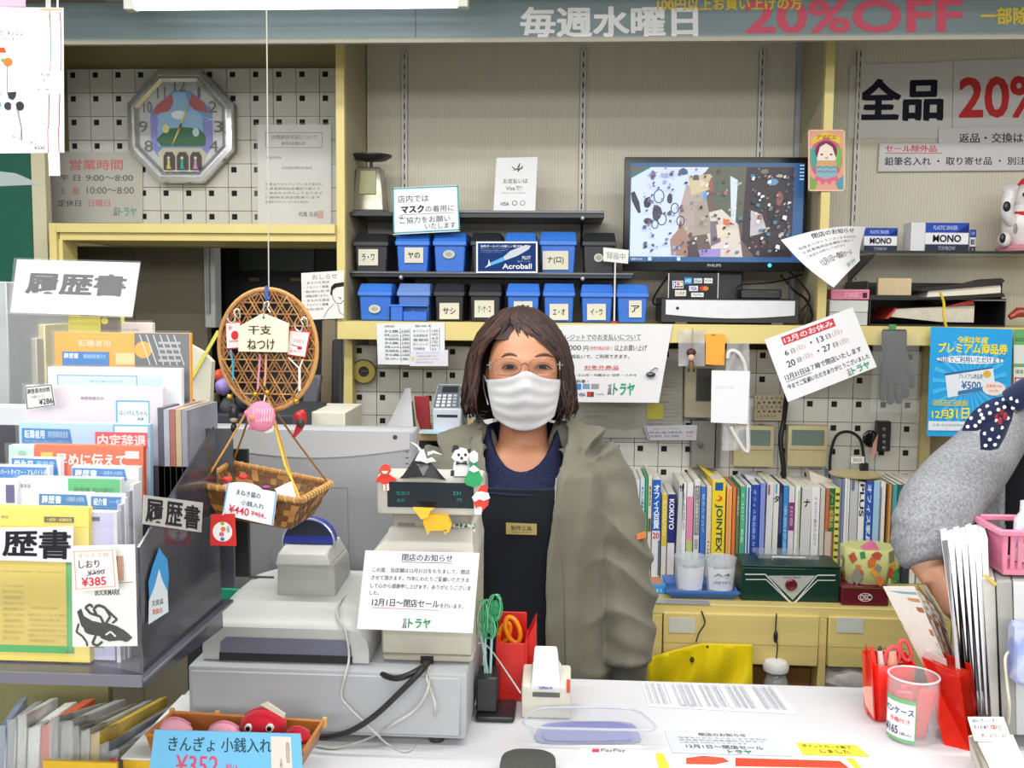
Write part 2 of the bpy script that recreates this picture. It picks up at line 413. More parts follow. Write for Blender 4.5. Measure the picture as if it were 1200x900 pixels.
# beam with stuck-on letters, in front of the shelf unit
BY = 2.6
z1 = P(600,6,BY).z; z0 = P(600,46,BY).z
beamx0 = P(70,30,BY).x
bm_ = MB(mat('#83959a',.45,amt=.08,scale=5)).box(beamx0-.8,xe,BY,BY+.03,z0,2.5)
beam = struct('ceiling_beam',bm_,bev=.002)
struct('trim_13',MB(mat('#9b9788',.5)).box(beamx0-.8,xe,BY-.004,BY+.01,z0-.008,z0+.004).box(P(487,30,BY).x-.001,P(487,30,BY).x+.001,BY-.001,BY+.01,z0,z1+.005,mat('#4f5a5c')))
c,b = pc((560,0,1240,60),BY-.002)
# follow the true horizontals of the beam
sh = Sheet([Vector((c[0].x,BY-.001,z1+.0)),Vector((c[1].x,BY-.001,z1)),Vector((c[2].x,BY-.001,z0)),Vector((c[3].x,BY-.001,z0))],(560,0,1240,100))
child('lettering',sh.art([('t','毎週水曜日',612,8,822,94,'#f4f4f6',1.8),('t','20%OFF',880,-5,1130,86,'#e0637a',2),
    ('t','100円以上お買い上げの方',775,-16,945,20,'#e9cf4a',1.6),('t','一部除外品あり',1152,18,1275,66,'#e6cd4e',1.6)]),beam)
# upper soffit (behind the lamp) and lamp
t = Thing('fluorescent_lamp','long white fluorescent tube glowing under the ceiling beside the grey beam','lamp')
la = P(159,6,2.42); lb = P(537,4.5,2.42)
t.part('lamp_housing',MB(mat('#8d8a80',.5)).box(la.x-.1,lb.x+.07,2.40,2.47,la.z+.022,la.z+.06),bev=.004)
t.part('tube',MB(mat('#ffffff',emit=5)).lathe((la.x,2.42,la.z),[(.009,0),(.0125,.004),(.0125,lb.x-la.x-.004),(.009,lb.x-la.x)],14,axis='X'))
eb = MB(mat('#c9c9c0',.5))
for xx in (la.x-.025,lb.x): eb.box(xx,xx+.025,2.405,2.435,la.z-.014,la.z+.024)
t.part('socket',eb,bev=.002); t.done()
zc = la.z+.06
struct('ceiling_recess',MB(mat('#857c6c',.8)).box(-3.2,xe,2.3,BY,zc,zc+.02).box(-3.2,xe,2.3,2.32,zc+.02,2.5))

# dark room seen through the opening at the left
dk = mat('#2a2f30',.5,amt=.15,scale=7)
t = Thing('steel_locker','dark grey steel cupboard standing in the dim back room','cupboard')
p0 = P(262,280,3.75); p1 = P(420,560,3.75)
t.part('body',MB(dk).box(p0.x,p1.x,3.75,4.05,.3,1.75),bev=.004)
q0 = P(280,282,3.74); q1 = P(368,318,3.74)
t.part('door_panel',MB(mat('#4b5456',.35,amt=.05)).box(q0.x,q1.x,3.735,3.75,q1.z,q0.z),bev=.002)
for px in (292,341):
    h0 = P(px,325,3.73); h1 = P(px+12,330,3.73)
    t.part('handle',MB(mat('#7c6a58',.4)).box(h0.x,h1.x,3.715,3.75,h1.z,h0.z),bev=.003)
t.done()
struct('door_1',MB(mat('#867d6a',.6,amt=.06,scale=4)).box(P(86,380,3.4).x,P(243,380,3.4).x,3.4,3.44,.0,1.75).box(P(158,380,3.4).x-.002,P(158,380,3.4).x+.002,3.397,3.4,0,1.7,mat('#776f5e')))
struct('trim_14',MB(mat('#cfd1cf',.4)).box(P(239,330,3.3).x,P(252,330,3.3).x,3.3,3.36,P(245,384,3.3).z,1.72).box(P(241,330,3.28).x,P(244,330,3.28).x,3.28,3.3,P(245,368,3.3).z,1.72,mat('#9aa0a0')),bev=.003)

# ---------------- left upper wall: clock and notices ----------------
CY = WALL-.07
cc = P(212,149,CY)
s_ = CY/F
def octo(r,y,rx=1.0): return [Vector((cc.x+r*s_*rx*math.cos(PI/8+k*PI/4),y,cc.z+r*s_*math.sin(PI/8+k*PI/4)*1.03)) for k in range(8)]
silver = mat('#d8d8da',.22,.75,amt=.02)
t = Thing('wall_clock','octagonal silver-rimmed musical clock with landscape dial on the wall panel','clock')
t.part('case',MB(mat('#8f8e8a',.4,.3)).loft([octo(68,CY+.035),octo(68,CY+.005)]),bev=.002)
fr = MB(silver)
for (r0,y0,r1,y1) in ((68,.005,67,-.012),(67,-.012,62,-.016),(62,-.016,60.5,-.008),(60.5,-.008,59,-.008),(59,-.008,57.5,-.015),(57.5,-.015,54,-.004)):
    A = octo(r0,CY+y0); B = octo(r1,CY+y1)
    fr.add(A+B,[(i,(i+1) % 8,8+(i+1) % 8,8+i) for i in range(8)])
t.part('bezel',fr,ang=20)
fc = Sheet([cc+Vector((-68*s_,-.001 ,68*s_)),cc+Vector((68*s_,-.001,68*s_)),cc+Vector((68*s_,-.001,-68*s_)),cc+Vector((-68*s_,-.001,-68*s_))],(-68,-68,68,68))
d = t.part('dial',MB(mat('#b7bcbb',.35,.2)).add(octo(55,CY),[tuple(range(8))]))
it = [('p',[(-36,22),(-36,-18),(-8,-42),(12,-42),(38,-20),(38,22),(28,34),(-28,34)],'#6c93c8'),
      ('p',[(-28,22),(-28,-12),(-12,-26),(-8,-40),(6,-40),(10,-26),(26,-12),(26,22)],'#8fb7dd'),
      ('p',[(-34,-14),(-28,-26),(-10,-38),(-8,-28),(-14,-18)],'#b2585c'),('p',[(34,-16),(28,-28),(14,-38),(10,-28),(16,-20)],'#b2585c'),
      ('p',[(-30,14),(-16,2),(4,0),(22,2),(34,14),(28,22),(-24,22)],'#2d6b45'),('c',-18,2,4,5,'#e6d98a'),('c',18,6,4,5,'#c8dae6'),('c',-2,-14,9,5,'#dce7ee'),
      ('p',[(-36,-10),(-26,-10),(-30,14),(-28,30),(-36,20)],'#8a86cf'),('p',[(38,-10),(28,-10),(30,14),(28,34),(38,20)],'#8a86cf'),
      ('p',[(-22,24),(24,24),(30,30),(24,52),(-22,52),(-28,30)],'#c9bfa8'),('p',[(-30,55),(30,55),(24,62),(-24,62)],'#aab1c4')]
for k,n in enumerate(['12','1','2','3','4']):
    a_ = k*PI/6; x = 45*math.sin(a_); y =-45*math.cos(a_) if k else -47; it.append(('t',n,x-5-2*(n == '12')+3.4*(n == '1'),y-7,x+5+2*(n == '12')-3.4*(n == '1'),y+6,'#6b6862'))
for k,n in ((8,'8'),(9,'9'),(10,'10'),(11,'11')):
    a_ = k*PI/6; x = 45*math.sin(a_); y =-45*math.cos(a_); it.append(('t',n,x-5,y-7,x+5,y+6,'#6b6862'))
it.append(('t','6',-3,51,3,62,'#6b6862'))
it.append(('r',-34,50,34,53,'#e8eaee'))
t.part('dial_print',fc.art(it),recalc=False,parent=d)
for i,(x,cl) in enumerate(((-14,'#cbb56a'),(2,'#3f9c96'),(18,'#c58ab8'))):
    o = MB(mat('#2a2420',.7)); pts = [fc.at(x-7,50,.0045),fc.at(x-7,34,.0045),fc.at(x-4,29,.0045),fc.at(x+4,29,.0045),fc.at(x+7,34,.0045),fc.at(x+7,50,.0045)]
    o.add(pts,[tuple(range(6))]); k_ = t.part('doll_window',o,parent=None)
    g = MB(mat(cl,.5)); c0 = fc.at(x,49,.009)
    g.lathe(c0,[(.0085,0),(.004,.017),(.005,.026),(.002,.03)],10); g.ball(c0+Vector((0,0,.034)),.0052,m=mat('#e8d2b8',.5),n=8,k=6)
    t.part('doll',g,parent=k_)
hd = MB(mat('#c9b56a',.3,.8))
for ang,ln,wd in ((205,26,1.6),(22,42,1.2)):
    a_ = math.radians(ang); u = (math.sin(a_),-math.cos(a_))
    hd.add([fc.at(-u[1]*wd,u[0]*wd,.006),fc.at(u[0]*ln,u[1]*ln,.006),fc.at(u[1]*wd,-u[0]*wd,.006),fc.at(-u[0]*6,-u[1]*6,.006)],[(0,1,2,3)])
t.part('hands',hd,recalc=False)
t.part('cover_glass',MB(clear('#ffffff',.06,.02)).add([v+Vector((0,-.013,0)) for v in octo(54,CY)],[tuple(range(8))]),recalc=False)
t.done()

sign('opening_hours_notice','clear plastic notice of opening hours in red and black under the octagonal clock','sign',(60,178,167,261),WALL-.036,'#b3b0a6',
     [('t','営業時間',82,187,144,199,'#c2555a',1),('t','平 日',70,205,94,212,'#2c2c2c',.8),('t','9:00～8:00',101,205,156,212,'#2c2c2c',.8),
      ('t','土',70,220,77,227,'#5a5f90',.8),('t','祝',85,219,93,228,'#c2555a',.8),('t','10:00～8:00',102,219,157,227,'#4a4a48',.8),('t','定休日',68,234,95,242,'#333333',.8),('t','日曜日',104,234,129,242,'#c4606a',.8),
      ('t','文\n具',133,243,138,253,'#444444',.5),('t','トラヤ',139,243,160,253,'#2f9a84',2)],wrap=1,rough=.4)
sign('permit_certificate','plastic-wrapped printed certificate pinned beside the octagonal clock','sign',(302,146,388,263),WALL-.038,'#d2d1d0',
     [('f',311,155,378,173,.6,'#77746c'),('t','古物商許可証について',318,158,372,163,'#5c5a55'),('t','許可のお知らせ',330,166,358,170,'#4c4a45',.6),('t','東京都公安委員会',312,183,330,186,'#6b6964'),('t','住所東京都区町番地',330,195,366,198,'#6b6964')]
     +rows(311,378,214,240,5,'#66645f')+[('t','代表 氏名',350,248,372,254,'#55534f',.4),('r',372,247,379,256,'#cfa49f')],wrap=2,rough=.35)
sign('hiring_flyer','white handwritten flyer with a line-drawn man taped beside the yellow upright','poster',[(353,320),(403,317),(403,373),(354,375)],LED-.01,'#e4e3df',
     [('t','おしらせ',366,320,395,326,'#6c6a66')]+rows(356,386,328,366,7,'#5f5d58',['・まちの文具店','・アルバイト募集','・朝九時から夜八時','・経験は問いません'])+
     [('l',[(389,345),(391,352),(394,356),(399,357),(403,353)],.7,'#444'[:4]+'444'),('p',[(387,345),(388,336),(392,332),(403,331),(403,336),(394,337),(390,340),(389,347)],'#26221f'),('l',[(391,357),(384,364),(379,373)],.6,'#555555'),('l',[(396,358),(398,368),(403,371)],.6,'#555555'),('l',[(396,349),(400,350),(398,352)],.6,'#555555')])

# ---------------- black shelves, bins and what stands on them ----------------
blk = mat('#1b1c1f',.35,amt=.1)
def black_shelf(px0,px1,yt,yb,lab):
    a = P(px0,yt,2.9); b = P(px1,yb,2.9)
    t = Thing('wall_shelf',lab,'shelf')
    t.part('board',MB(blk).box(a.x,b.x,2.9,WALL-.016,b.z,a.z),bev=.002)
    e = MB(mat('#5f6166',.3,.6)); e.box(a.x,b.x,2.893,2.9,a.z-.003,a.z+.004); t.part('edge_strip',e,bev=.001)
    for px in (474,682.5):
        x = P(px,yt,2.95).x
        t.part('bracket',MB(mat('#2b2c2e',.4,.5)).prism([(x-.003,2.9,b.z),(x-.003,WALL-.015,b.z),(x-.003,WALL-.015,b.z-.07),(x-.003,2.92,b.z-.012)],(.006,0,0)))
        t.part('bracket_cap',MB(mat('#c9cacc',.25,.7)).ball((x,2.888,b.z),.007,n=10,k=6))
    t.done(); return a.z
S1 = black_shelf(461,708,248,256,'upper black wall shelf carrying the wigged display head')
S2 = black_shelf(405,742,319,327,'lower black wall shelf between the two rows of storage bins')

def bin_mesh(x0,x1,z0,z1,Y0,Y1,m,m2):
    zl = z0+(z1-z0)*.70; i = .003; tp = (x1-x0)*.035
    body = MB(m).hexa([(x0+i,Y0,zl),(x1-i,Y0,zl),(x1-i-tp,Y0+.004,z0),(x0+i+tp,Y0+.004,z0),(x0+i,Y1,zl),(x1-i,Y1,zl),(x1-i-tp,Y1,z0),(x0+i+tp,Y1,z0)])
    lid = MB(m2); e = .008
    lid.box(x0-.001,x1+.001,Y0-.007,Y1+.002,zl-.004,zl+.010)
    lid.hexa([(x0+.004,Y0+.02,z1),(x1-.004,Y0+.02,z1),(x1,Y0-.004,zl+.010),(x0,Y0-.004,zl+.010),(x0+.004,Y1,z1),(x1-.004,Y1,z1),(x1,Y1,zl+.01),(x0,Y1,zl+.01)])
    return body,lid
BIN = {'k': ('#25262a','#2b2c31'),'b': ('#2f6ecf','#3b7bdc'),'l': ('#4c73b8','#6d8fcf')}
G1 = 'lidded bins on the shelf behind the counter'
bins = [ # px0, px1, y_top, y_bottom, colour, label text or None, rect for label, label
 (414,456,273,319,'k','ラ・ワ',(420,292,443,311),'black lidded bin with a kana label under the spring scale'),
 (463,504,272,319,'b','ヤの',(474,290,496,308),'blue lidded bin with square label under the mask request card'),
 (507,547,272,319,'b',None,(519,293,533,303),'blue lidded bin with an oval sticker in the upper row'),
 (551,588,272,319,'k',None,None,'black lidded bin behind the blue pen card'),
 (591,629,272,319,'b',None,None,'blue lidded bin behind the blue pen card'),
 (632,676,271,320,'b','ナ(ロ)',(636,294,666,316),'blue lidded bin with wide label right of the blue pen card'),
 (682,722,272,320,'k',None,(696,297,707,307),'black lidded bin with a round sticker near the monitor'),
 (419,460,332,378,'b',None,(432,357,446,367),'blue lidded bin with an oval sticker in the lower row by the yellow upright'),
 (465,505,332,378,'l',None,(478,364,490,372),'faded pale blue lidded bin in the lower row'),
 (508,545,332,378,'k','サシ',(515,355,538,374),'black lidded bin right of the faded pale blue one'),
 (549,588,332,378,'k','ク・ケ・コ',(556,352,579,372),'black lidded bin just left of the brown hair, lower row'),
 (593,633,332,378,'b','カ',(602,353,624,366),'blue lidded bin partly behind the crown of the shopkeeper'),
 (636,674,332,379,'b','エ・オ',(644,356,666,375),'blue lidded bin just right of the brown hair, lower row'),
 (680,719,333,379,'b','イ・ウ',(688,356,710,375),'blue lidded bin second from the right end of the lower row'),
 (722,760,333,379,'b','ア',(737,352,752,372),'blue lidded bin behind the small placard, at the end of the lower row')]
for (x0,x1,yt,yb,cc_,tx,lr,lab) in bins:
    Y0 = 2.905 if yt < 300 else 2.865
    a = P(x0,yt,Y0); b = P(x1,yb,Y0); zb = S2+.001 if yt < 300 else lz1+.001
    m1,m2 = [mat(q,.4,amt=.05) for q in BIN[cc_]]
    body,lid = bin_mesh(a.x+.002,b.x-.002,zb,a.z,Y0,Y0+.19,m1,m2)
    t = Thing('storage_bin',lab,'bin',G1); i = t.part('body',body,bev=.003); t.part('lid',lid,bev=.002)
    if lr:
        c,bx = pc(lr,Y0-.0035)
        sh2 = Sheet(c,bx)
        if tx:
            k = t.part('paper_label',sh2.base(paper('#d9d6c4'))); w_ = lr[2]-lr[0]; h_ = lr[3]-lr[1]
            t.part('lettering',sh2.art([('t',tx,lr[0]+w_*.18,lr[1]+h_*.3,lr[2]-w_*.18,lr[3]-h_*.3,'#222222',1)]),parent=k,recalc=False)
        else:
            k = t.part('oval_sticker',sh2.art([('c',(lr[0]+lr[2])/2,(lr[1]+lr[3])/2,(lr[2]-lr[0])/2,(lr[3]-lr[1])/2,'#c6c8bd'),('c',(lr[0]+lr[2])/2,(lr[1]+lr[3])/2,(lr[2]-lr[0])/3.4,(lr[3]-lr[1])/3.6,'#a9a894')]),recalc=False)
    t.done()
# low blue tray sticking out of the pale bin
a = P(455,358,2.85); b = P(500,377,2.85)
t = Thing('blue_open_tray','small blue open bin standing in front of the faded pale blue bin','bin')
bb = MB(mat('#2c6bd0',.4)); bb.box(P(458,365,2.84).x,P(472,365,2.84).x,2.835,2.862,lz1+.001,a.z); bb.box(P(472,360,2.84).x,P(500,360,2.84).x,2.84,2.862,lz1+.001,a.z-.016)
t.part('body',bb,bev=.002); t.part('rim',MB(mat('#3f80e6',.4)).box(P(456,360,2.84).x,P(502,360,2.84).x,2.832,2.862,a.z-.002,a.z+.003),bev=.001); t.done()

sign('pen_advert_card','navy advertising card with a silver and blue ballpoint leaning on the bins','sign',(558,283,630,320),2.88,'#e6ebf2',
     [('r',560,285,628,318,'#15356f'),('t','油性ボールペンの新しい書き味',563,287,612,290,'#e8edf6',.5)]+rows(563,596,291,297,3,'#93a7cf')+
     [('p',[(574,312),(572,309),(590,301),(600,296),(604,299),(590,306),(576,311)],'#5fb0e8'),('p',[(590,301),(598,294),(616,287),(622,288),(620,292),(606,300),(592,305)],'#c9cfda'),('p',[(573,303),(575,311),(568,314),(572,310)],'#dfe7f2'),
      ('t','PILOT',612,300,622,304,'#dfe5f0',1),('t','Acroball',589,309,623,315,'#f2f4f8',1.4),('t','油性ボールペン',606,305,622,307.5,'#9fb4dc')],th=.002)

# spring scale
t = Thing('spring_scale','old kitchen spring scale with a black round pan on top of the bins','scale')
sy = 3.0; cx = P(434,200,sy).x; zb = P(434,249,sy).z; k_ = sy/F
t.part('pan',MB(mat('#3c3d3a',.4,.4)).lathe((cx+.003,sy,P(434,189,sy).z),[(.004,0),(.045,.003),(24*k_,.014),(24*k_,.018),(.045,.009),(.004,.006)],28))
t.part('pillar',MB(mat('#2c2c2a',.4)).lathe((cx+.003,sy,P(434,199,sy).z),[(.005,0),(.005,.032)],10))
bw = 17*k_; bt = P(434,197,sy).z
t.part('housing',MB(mat('#a09c8c',.25,.7,amt=.2,scale=9)).hexa([(cx-bw*.82,sy-.03,bt),(cx+bw*.82,sy-.03,bt),(cx+bw*1.12,sy-.05,zb),(cx-bw*1.12,sy-.05,zb),(cx-bw*.82,sy+.04,bt),(cx+bw*.82,sy+.04,bt),(cx+bw*1.12,sy+.05,zb),(cx-bw*1.12,sy+.05,zb)]),bev=.006,seg=2)
k_1 = t.part('dial_window',MB(mat('#8a8a55',.3)).hexa([(cx-.024,sy-.036,bt-.012),(cx+.024,sy-.036,bt-.012),(cx+.026,sy-.0475,zb+.05),(cx-.026,sy-.0475,zb+.05),(cx-.024,sy-.02,bt-.012),(cx+.024,sy-.02,bt-.012),(cx+.026,sy-.02,zb+.05),(cx-.026,sy-.02,zb+.05)]),bev=.001)
t.part('base_plate',MB(mat('#3a3a38',.4)).box(cx-bw*1.2,cx+bw*1.2,sy-.055,sy+.055,zb-.006,zb+.003),bev=.002)
t.done()
# bin-top riser on which scale stands
solid('shelf_stub','short black shelf end under the spring scale','shelf',MB(blk).box(P(412,252,2.92).x,P(461,252,2.92).x,2.9,WALL,zb-.018,zb-.0065))

# mask request card and payment card
sign('mask_request_card','white card with teal border asking for masks, below the wigged head','sign',[(460,220),(537,217),(539,271),(461,275)],2.885,'#ecf0f2',
     [('f',460,217.5,539,274,1.6,'#4fa7b4'),('f',463,220,536,272,.8,'#cde6ea'),('t','店内では',466,227,503,236,'#333333'),('t','マスク',470,240,497,249,'#161616',2.6),('t','の着用に',499,241,533,249,'#333333'),('l',[(470,251),(533,251)],.5,'#b55'[:4]+'555'),('t','ご協力をお願い',468,254,528,262,'#333333'),('t','いたします',498,263,534,270,'#333333')],th=.001)
sign('payment_card','small white payment notice with line-drawn emblem leaning on the black shelf','sign',[(582,185),(630,184),(627,250),(578,250)],[2.98,2.98,2.94,2.94],'#e7e8ea',
     [('l',[(598,195),(604,199),(608,191),(606,201),(612,194)],1,'#4a4a4a'),('l',[(600,199),(612,197)],1,'#4a4a4a'),('t','お支払いは',588,209,619,215,'#6a6a6a',.3),('t','Visaで!',592,218,612,223,'#6a6a6a',.3),('t','We accept',587,225,617,227.5,'#999999'),('t','VISA',586,237,597,241,'#555555',1),('c',604,238,3.4,3,'#777777'),('c',604,238,2.4,2.1,'#e7e8ea'),('c',614,238,3.4,3,'#999999'),('c',614,238,2.4,2.1,'#e7e8ea')],th=.001)

# ---------------- monitor ----------------
MY = 2.93
t = Thing('computer_monitor','black monitor showing a bright street camera picture','monitor')
c,b = pc((731,183,946,319),MY)
fx = [c[0].x,c[1].x,c[3].z,c[0].z]
zt_ = P(838,184,MY).z; zb_ = P(838,318,MY).z; xa_ = P(731,250,MY).x; xb_ = P(946,250,MY).x
shell = MB(mat('#121317',.3)).box(xa_,xb_,MY,MY+.03,zb_,zt_).box(xa_+.06,xb_-.06,MY+.03,MY+.06,zb_+.06,zt_-.05)
t.part('casing',shell,bev=.003,seg=2)
sc = Sheet([(P(738,250,MY).x,MY-.0008,P(838,191,MY).z),(P(941,250,MY).x,MY-.0008,P(838,191,MY).z),(P(941,250,MY).x,MY-.0008,P(838,307,MY).z),(P(738,250,MY).x,MY-.0008,P(838,307,MY).z)],(738,190,941,306))
scr = MB()
R = random.Random(4)
its = [('r',738,190,941,306,'#23507f'),('r',739,194,929,300,'#5a4a46')]
its += [('p',[(739,206),(760,195),(830,195),(815,215),(800,240),(795,270),(805,300),(739,300)],'#b4c2e4'),('p',[(739,201),(757,194),(762,195),(739,208)],'#2e5f58'),
        ('p',[(832,195),(874,195),(870,240),(866,290),(850,268),(838,240)],'#4f5446'),('p',[(855,205),(864,210),(862,272),(858,272)],'#b8c4cf'),('p',[(822,250),(846,244),(866,262),(872,300),(838,300)],'#bcb4ac'),
        ('p',[(874,195),(929,195),(929,300),(886,300),(870,280)],'#2a2228'),('p',[(880,245),(893,250),(900,270),(880,276)],'#a9a4a8'),('p',[(804,215),(828,222),(826,270),(805,275),(795,250)],'#9c8c86'),
        ('p',[(816,236),(828,232),(832,252),(836,272),(812,276)],'#8f867c'),('p',[(833,258),(842,258),(846,282),(834,288)],'#6b5d6d'),('p',[(840,262),(858,262),(860,274),(842,278)],'#c4b8a6'),
        ('p',[(820,292),(846,290),(846,300),(818,300)],'#8a7ab8'),('p',[(848,255),(856,256),(855,264),(848,262)],'#b8613c'),('p',[(806,205),(832,203),(834,220),(810,228)],'#b3a888'),
        ('p',[(739,225),(743,223),(749,236),(751,248),(748,249),(744,242),(740,234)],'#20202c'),('p',[(786,280),(800,262),(812,285),(806,300),(788,298)],'#8e6f62'),('p',[(806,282),(816,280),(822,300),(808,300)],'#3c3038')]
for (x,y,r) in ((772,229,8),(776,256,7),(791,243,6),(768,262,5),(798,258,6)):
    a_ = [(x+r*math.cos(q)*.75,y+r*math.sin(q)) for q in [k*PI/5 for k in range(11)]]
    its.append(('l',a_,1.1,'#2c2c44'))
for (x,y,w_,h_,cl) in ((759,236,10,16,'#23232f'),(760,258,11,9,'#3a2a34'),(770,248,12,22,'#35314a'),(785,232,8,14,'#2f2a3c'),(764,205,8,12,'#6b5d80'),(800,200,14,8,'#3a4a70'),(815,207,10,9,'#4b4458'),(826,228,6,12,'#4a8bc2'),(833,217,6,20,'#8c4a4c'),(905,212,14,8,'#5a7fa8'),(912,205,8,5,'#9a9488'),(895,200,10,7,'#6a6258'),(913,232,10,18,'#7a4a44'),(842,225,5,26,'#3f5a58'),(822,214,6,8,'#c3b6b0'),(905,248,14,22,'#171519')):
    its.append(('p',[(x+w_*.5*math.cos(q)*R.uniform(.7,1.1),y+h_*.5*math.sin(q)*R.uniform(.7,1.1)) for q in [k*PI/4 for k in range(8)]],cl))
for k in range(260):
    x = R.choice((R.uniform(752,800),R.uniform(802,868),R.uniform(878,927))); y = R.uniform(196,298); s0 = R.uniform(.8,4.2)
    its.append(('p',[(x,y),(x+s0,y+R.uniform(-1,1)),(x+s0*R.uniform(.4,1),y+s0*R.uniform(.5,1.5)),(x-s0*.3,y+s0)],R.choice(['#2b2732','#6c6a7a','#a9a2a0','#8c5f58','#3f6f8c','#d3d6e2','#54484a','#1f1c20'] if x > 800 else ['#4a4a66','#3a3648','#8a92b4','#6b6480'])))
its += [('t','録画中 CAM',740,302,753,304.5,'#c9d6ea'),('r',760,301,764,305,'#a9c3e6')]+[('r',767+7*k,302,771+7*k,305,'#17375c') for k in range(4)]+[('r',794,301,798,305,'#a9c3e6')]+[('r',934,193+4*k,939,194.5+4*k,'#a9c3e6') for k in range(5)]
sm_ = sc.art(its); sm_.mats = [mat('#'+m.name.split('_')[1],.4,emit=.37) for m in sm_.mats]
t.part('screen',sm_,recalc=False)
br = Sheet([P(x,y,MY-.0006) for x,y in ((826,307),(850,307),(850,316),(826,316))],(826,307,850,316))
t.part('brand_lettering',br.art([('t','PHILIPS',829,309.5,845,312.5,'#b9bcc4',1)]),recalc=False)
t.part('power_light',MB(mat('#2fb4e0',emit=1.0)).ball(P(902,311,MY),.006,.002,.006,n=10,k=6))
t.part('stand_neck',MB(mat('#17181b',.4)).box(P(838,330,MY).x-.03,P(838,330,MY).x+.09,MY+.06,MY+.13,lz1+.01,zb_+.08),bev=.003)
t.part('stand_foot',MB(mat('#17181b',.4)).box(P(838,330,MY).x-.1,P(838,330,MY).x+.16,MY+.115,MY+.2,lz1+.001,lz1+.012),bev=.004)
t.done()
# recorder under it
RY = 2.85
t = Thing('video_recorder','black and silver flat recorder box lying beneath the monitor','recorder')
a = P(775,349,RY); b = P(936,378,RY)
t.part('casing',MB(mat('#1c1d20',.35)).box(a.x,b.x,RY,RY+.18,lz1+.004,a.z),bev=.002)
n_ = 14; x0 = P(780,360,RY).x; x1 = P(931,360,RY).x; zA = P(850,352,RY).z; zB = P(850,369,RY).z; zC = P(850,373,RY).z
t.part('front_plate',MB(mat('#d5d6da',.3,.2)).slab(lambda u,v: Vector((x0+(x1-x0)*u,RY-.006,zA+((zB+(zC-zB)*math.sin(PI*u))-zA)*v)),n_,3,.006))
t.part('button',MB(mat('#26272b',.4)).ball(P(794,361,RY-.008),.0045,.002,.0045,n=10,k=6))
for px in (797,910): t.part('foot',MB(mat('#5d5a50',.5)).box(P(px-6,376,RY).x,P(px+8,376,RY).x,RY-.004,RY+.02,lz1,lz1+.006),bev=.001)
t.done()
t = Thing('card_brand_plate','black acrylic plate with card brand logos standing under the monitor','sign')
c,b = pc((784,320,841,350),2.9); sh3 = Sheet(c,b)
t.part('plate',MB(mat('#15161a',.15)).pbox(784,320,841,351,2.901,2.906)); t.part('edge',MB(mat('#cfcfcb',.3)).pbox(783,320,784,351,2.899,2.908).pbox(841,320,842,351,2.899,2.908))
t.part('lettering',sh3.art([('r',788,329,801,338,'#e8e8ea'),('r',789,330,792.5,337,'#1d4a9c'),('r',793,330,796.5,337,'#c0353c'),('r',797,330,800.5,337,'#2c8c4a'),('t','JCB',789,331,800,336,'#ffffff',1),
   ('r',802,325,811,333,'#2f8fd0'),('t','AMEX',803,327,810,331,'#e8f2fa',1),('r',813,326,823,332,'#c8cfd8'),('t','Diners',814,328,822,330.5,'#34506e',.5),('r',825,326,835,332,'#dedede'),('t','DISCOVER',826,328,834,330,'#6b5a50',.5),
   ('r',807.5,335,818,341,'#e2e4ec'),('t','VISA',809,336,816.5,340,'#23408c',1.5),('c',823,338,3.6,3,'#c8403c'),('c',827,338,3.2,2.8,'#cf8a3a'),('r',791,340,804,347,'#e6e4de'),('t','文具券',792,341.5,803,345.5,'#a77a52',.5),('r',810,343,824.5,348,'#e8e8e8'),('t','PayPay',812,344,823,347,'#555555',.5)]),recalc=False)
t.done()
t = Thing('network_router','low black router with antenna cables beneath the monitor','router')
t.part('casing',MB(blk).pbox(868,339,916,350,2.93,3.0),bev=.003); t.part('status_plate',MB(mat('#3a3c44',.3)).pbox(900,341,912,343,2.928,2.93)); t.done()
def cable(label,pts,r,m,Ys=None,cat='cable',name='cable',group=None):
    pts = [P(x,y,d_) for x,y,d_ in pts]
    return solid(name,label,cat,MB(m).tube(sm(pts,5),r,7),group)
bc = mat('#121214',.45)
cable('thin black cable looping down left of the card logo plate',[(784,322,2.97),(768,345,2.93),(766,356,2.9),(776,357,2.87)],.003,bc)
cable('black cable arching over the router',[(940,322,3.0),(905,331,2.95),(868,334,2.94),(862,345,2.93)],.0025,bc)
cable('black cables tangled behind the recorder',[(915,322,3.0),(930,340,2.97),(945,352,2.9),(952,372,2.85),(943,380,2.83),(948,360,2.84)],.0035,bc)
cable('second black cord hanging beside the recorder',[(925,318,2.98),(940,333,2.92),(949,350,2.88),(938,366,2.86),(938,372,2.86)],.003,bc)
# thin folders standing between the monitor and the right upright
for k,(px,cl,nm) in enumerate(((949,'#b8544a','red'),(952.5,'#e0a03c','orange'),(956,'#d9c7a0','cream'),(959.5,'#8c4a34','brown'))):
    solid('document_folder','thin %s folder standing upright behind the right edge of the monitor' % nm,'folder',MB(mat(cl,.5)).pbox(px,232+8*k,px+3,378,2.95,3.1))
# small placard standing on the ledge in front of the bins
t = Thing('hand_sign','little white placard on a stick standing before the lower blue bins','sign')
c,b = pc([(707,290),(737,293),(736,309),(707,306)],2.84); s_h = Sheet(c,b)
t.part('board',s_h.base(paper('#e4e4e0'),.002)); t.part('lettering',s_h.art([('t','録画中',711,295,733,305,'#8a8a86')]),recalc=False)
q = P(721,307,2.843); t.part('stick',MB(mat('#e2dfda',.5)).tube([q,(q.x,q.y,lz1+.004)],.0025,8)); t.part('foot',MB(mat('#a8392f',.5)).lathe((q.x,q.y,lz1+.0008),[(.012,0),(.011,.004),(.003,.007)],14)); t.done()

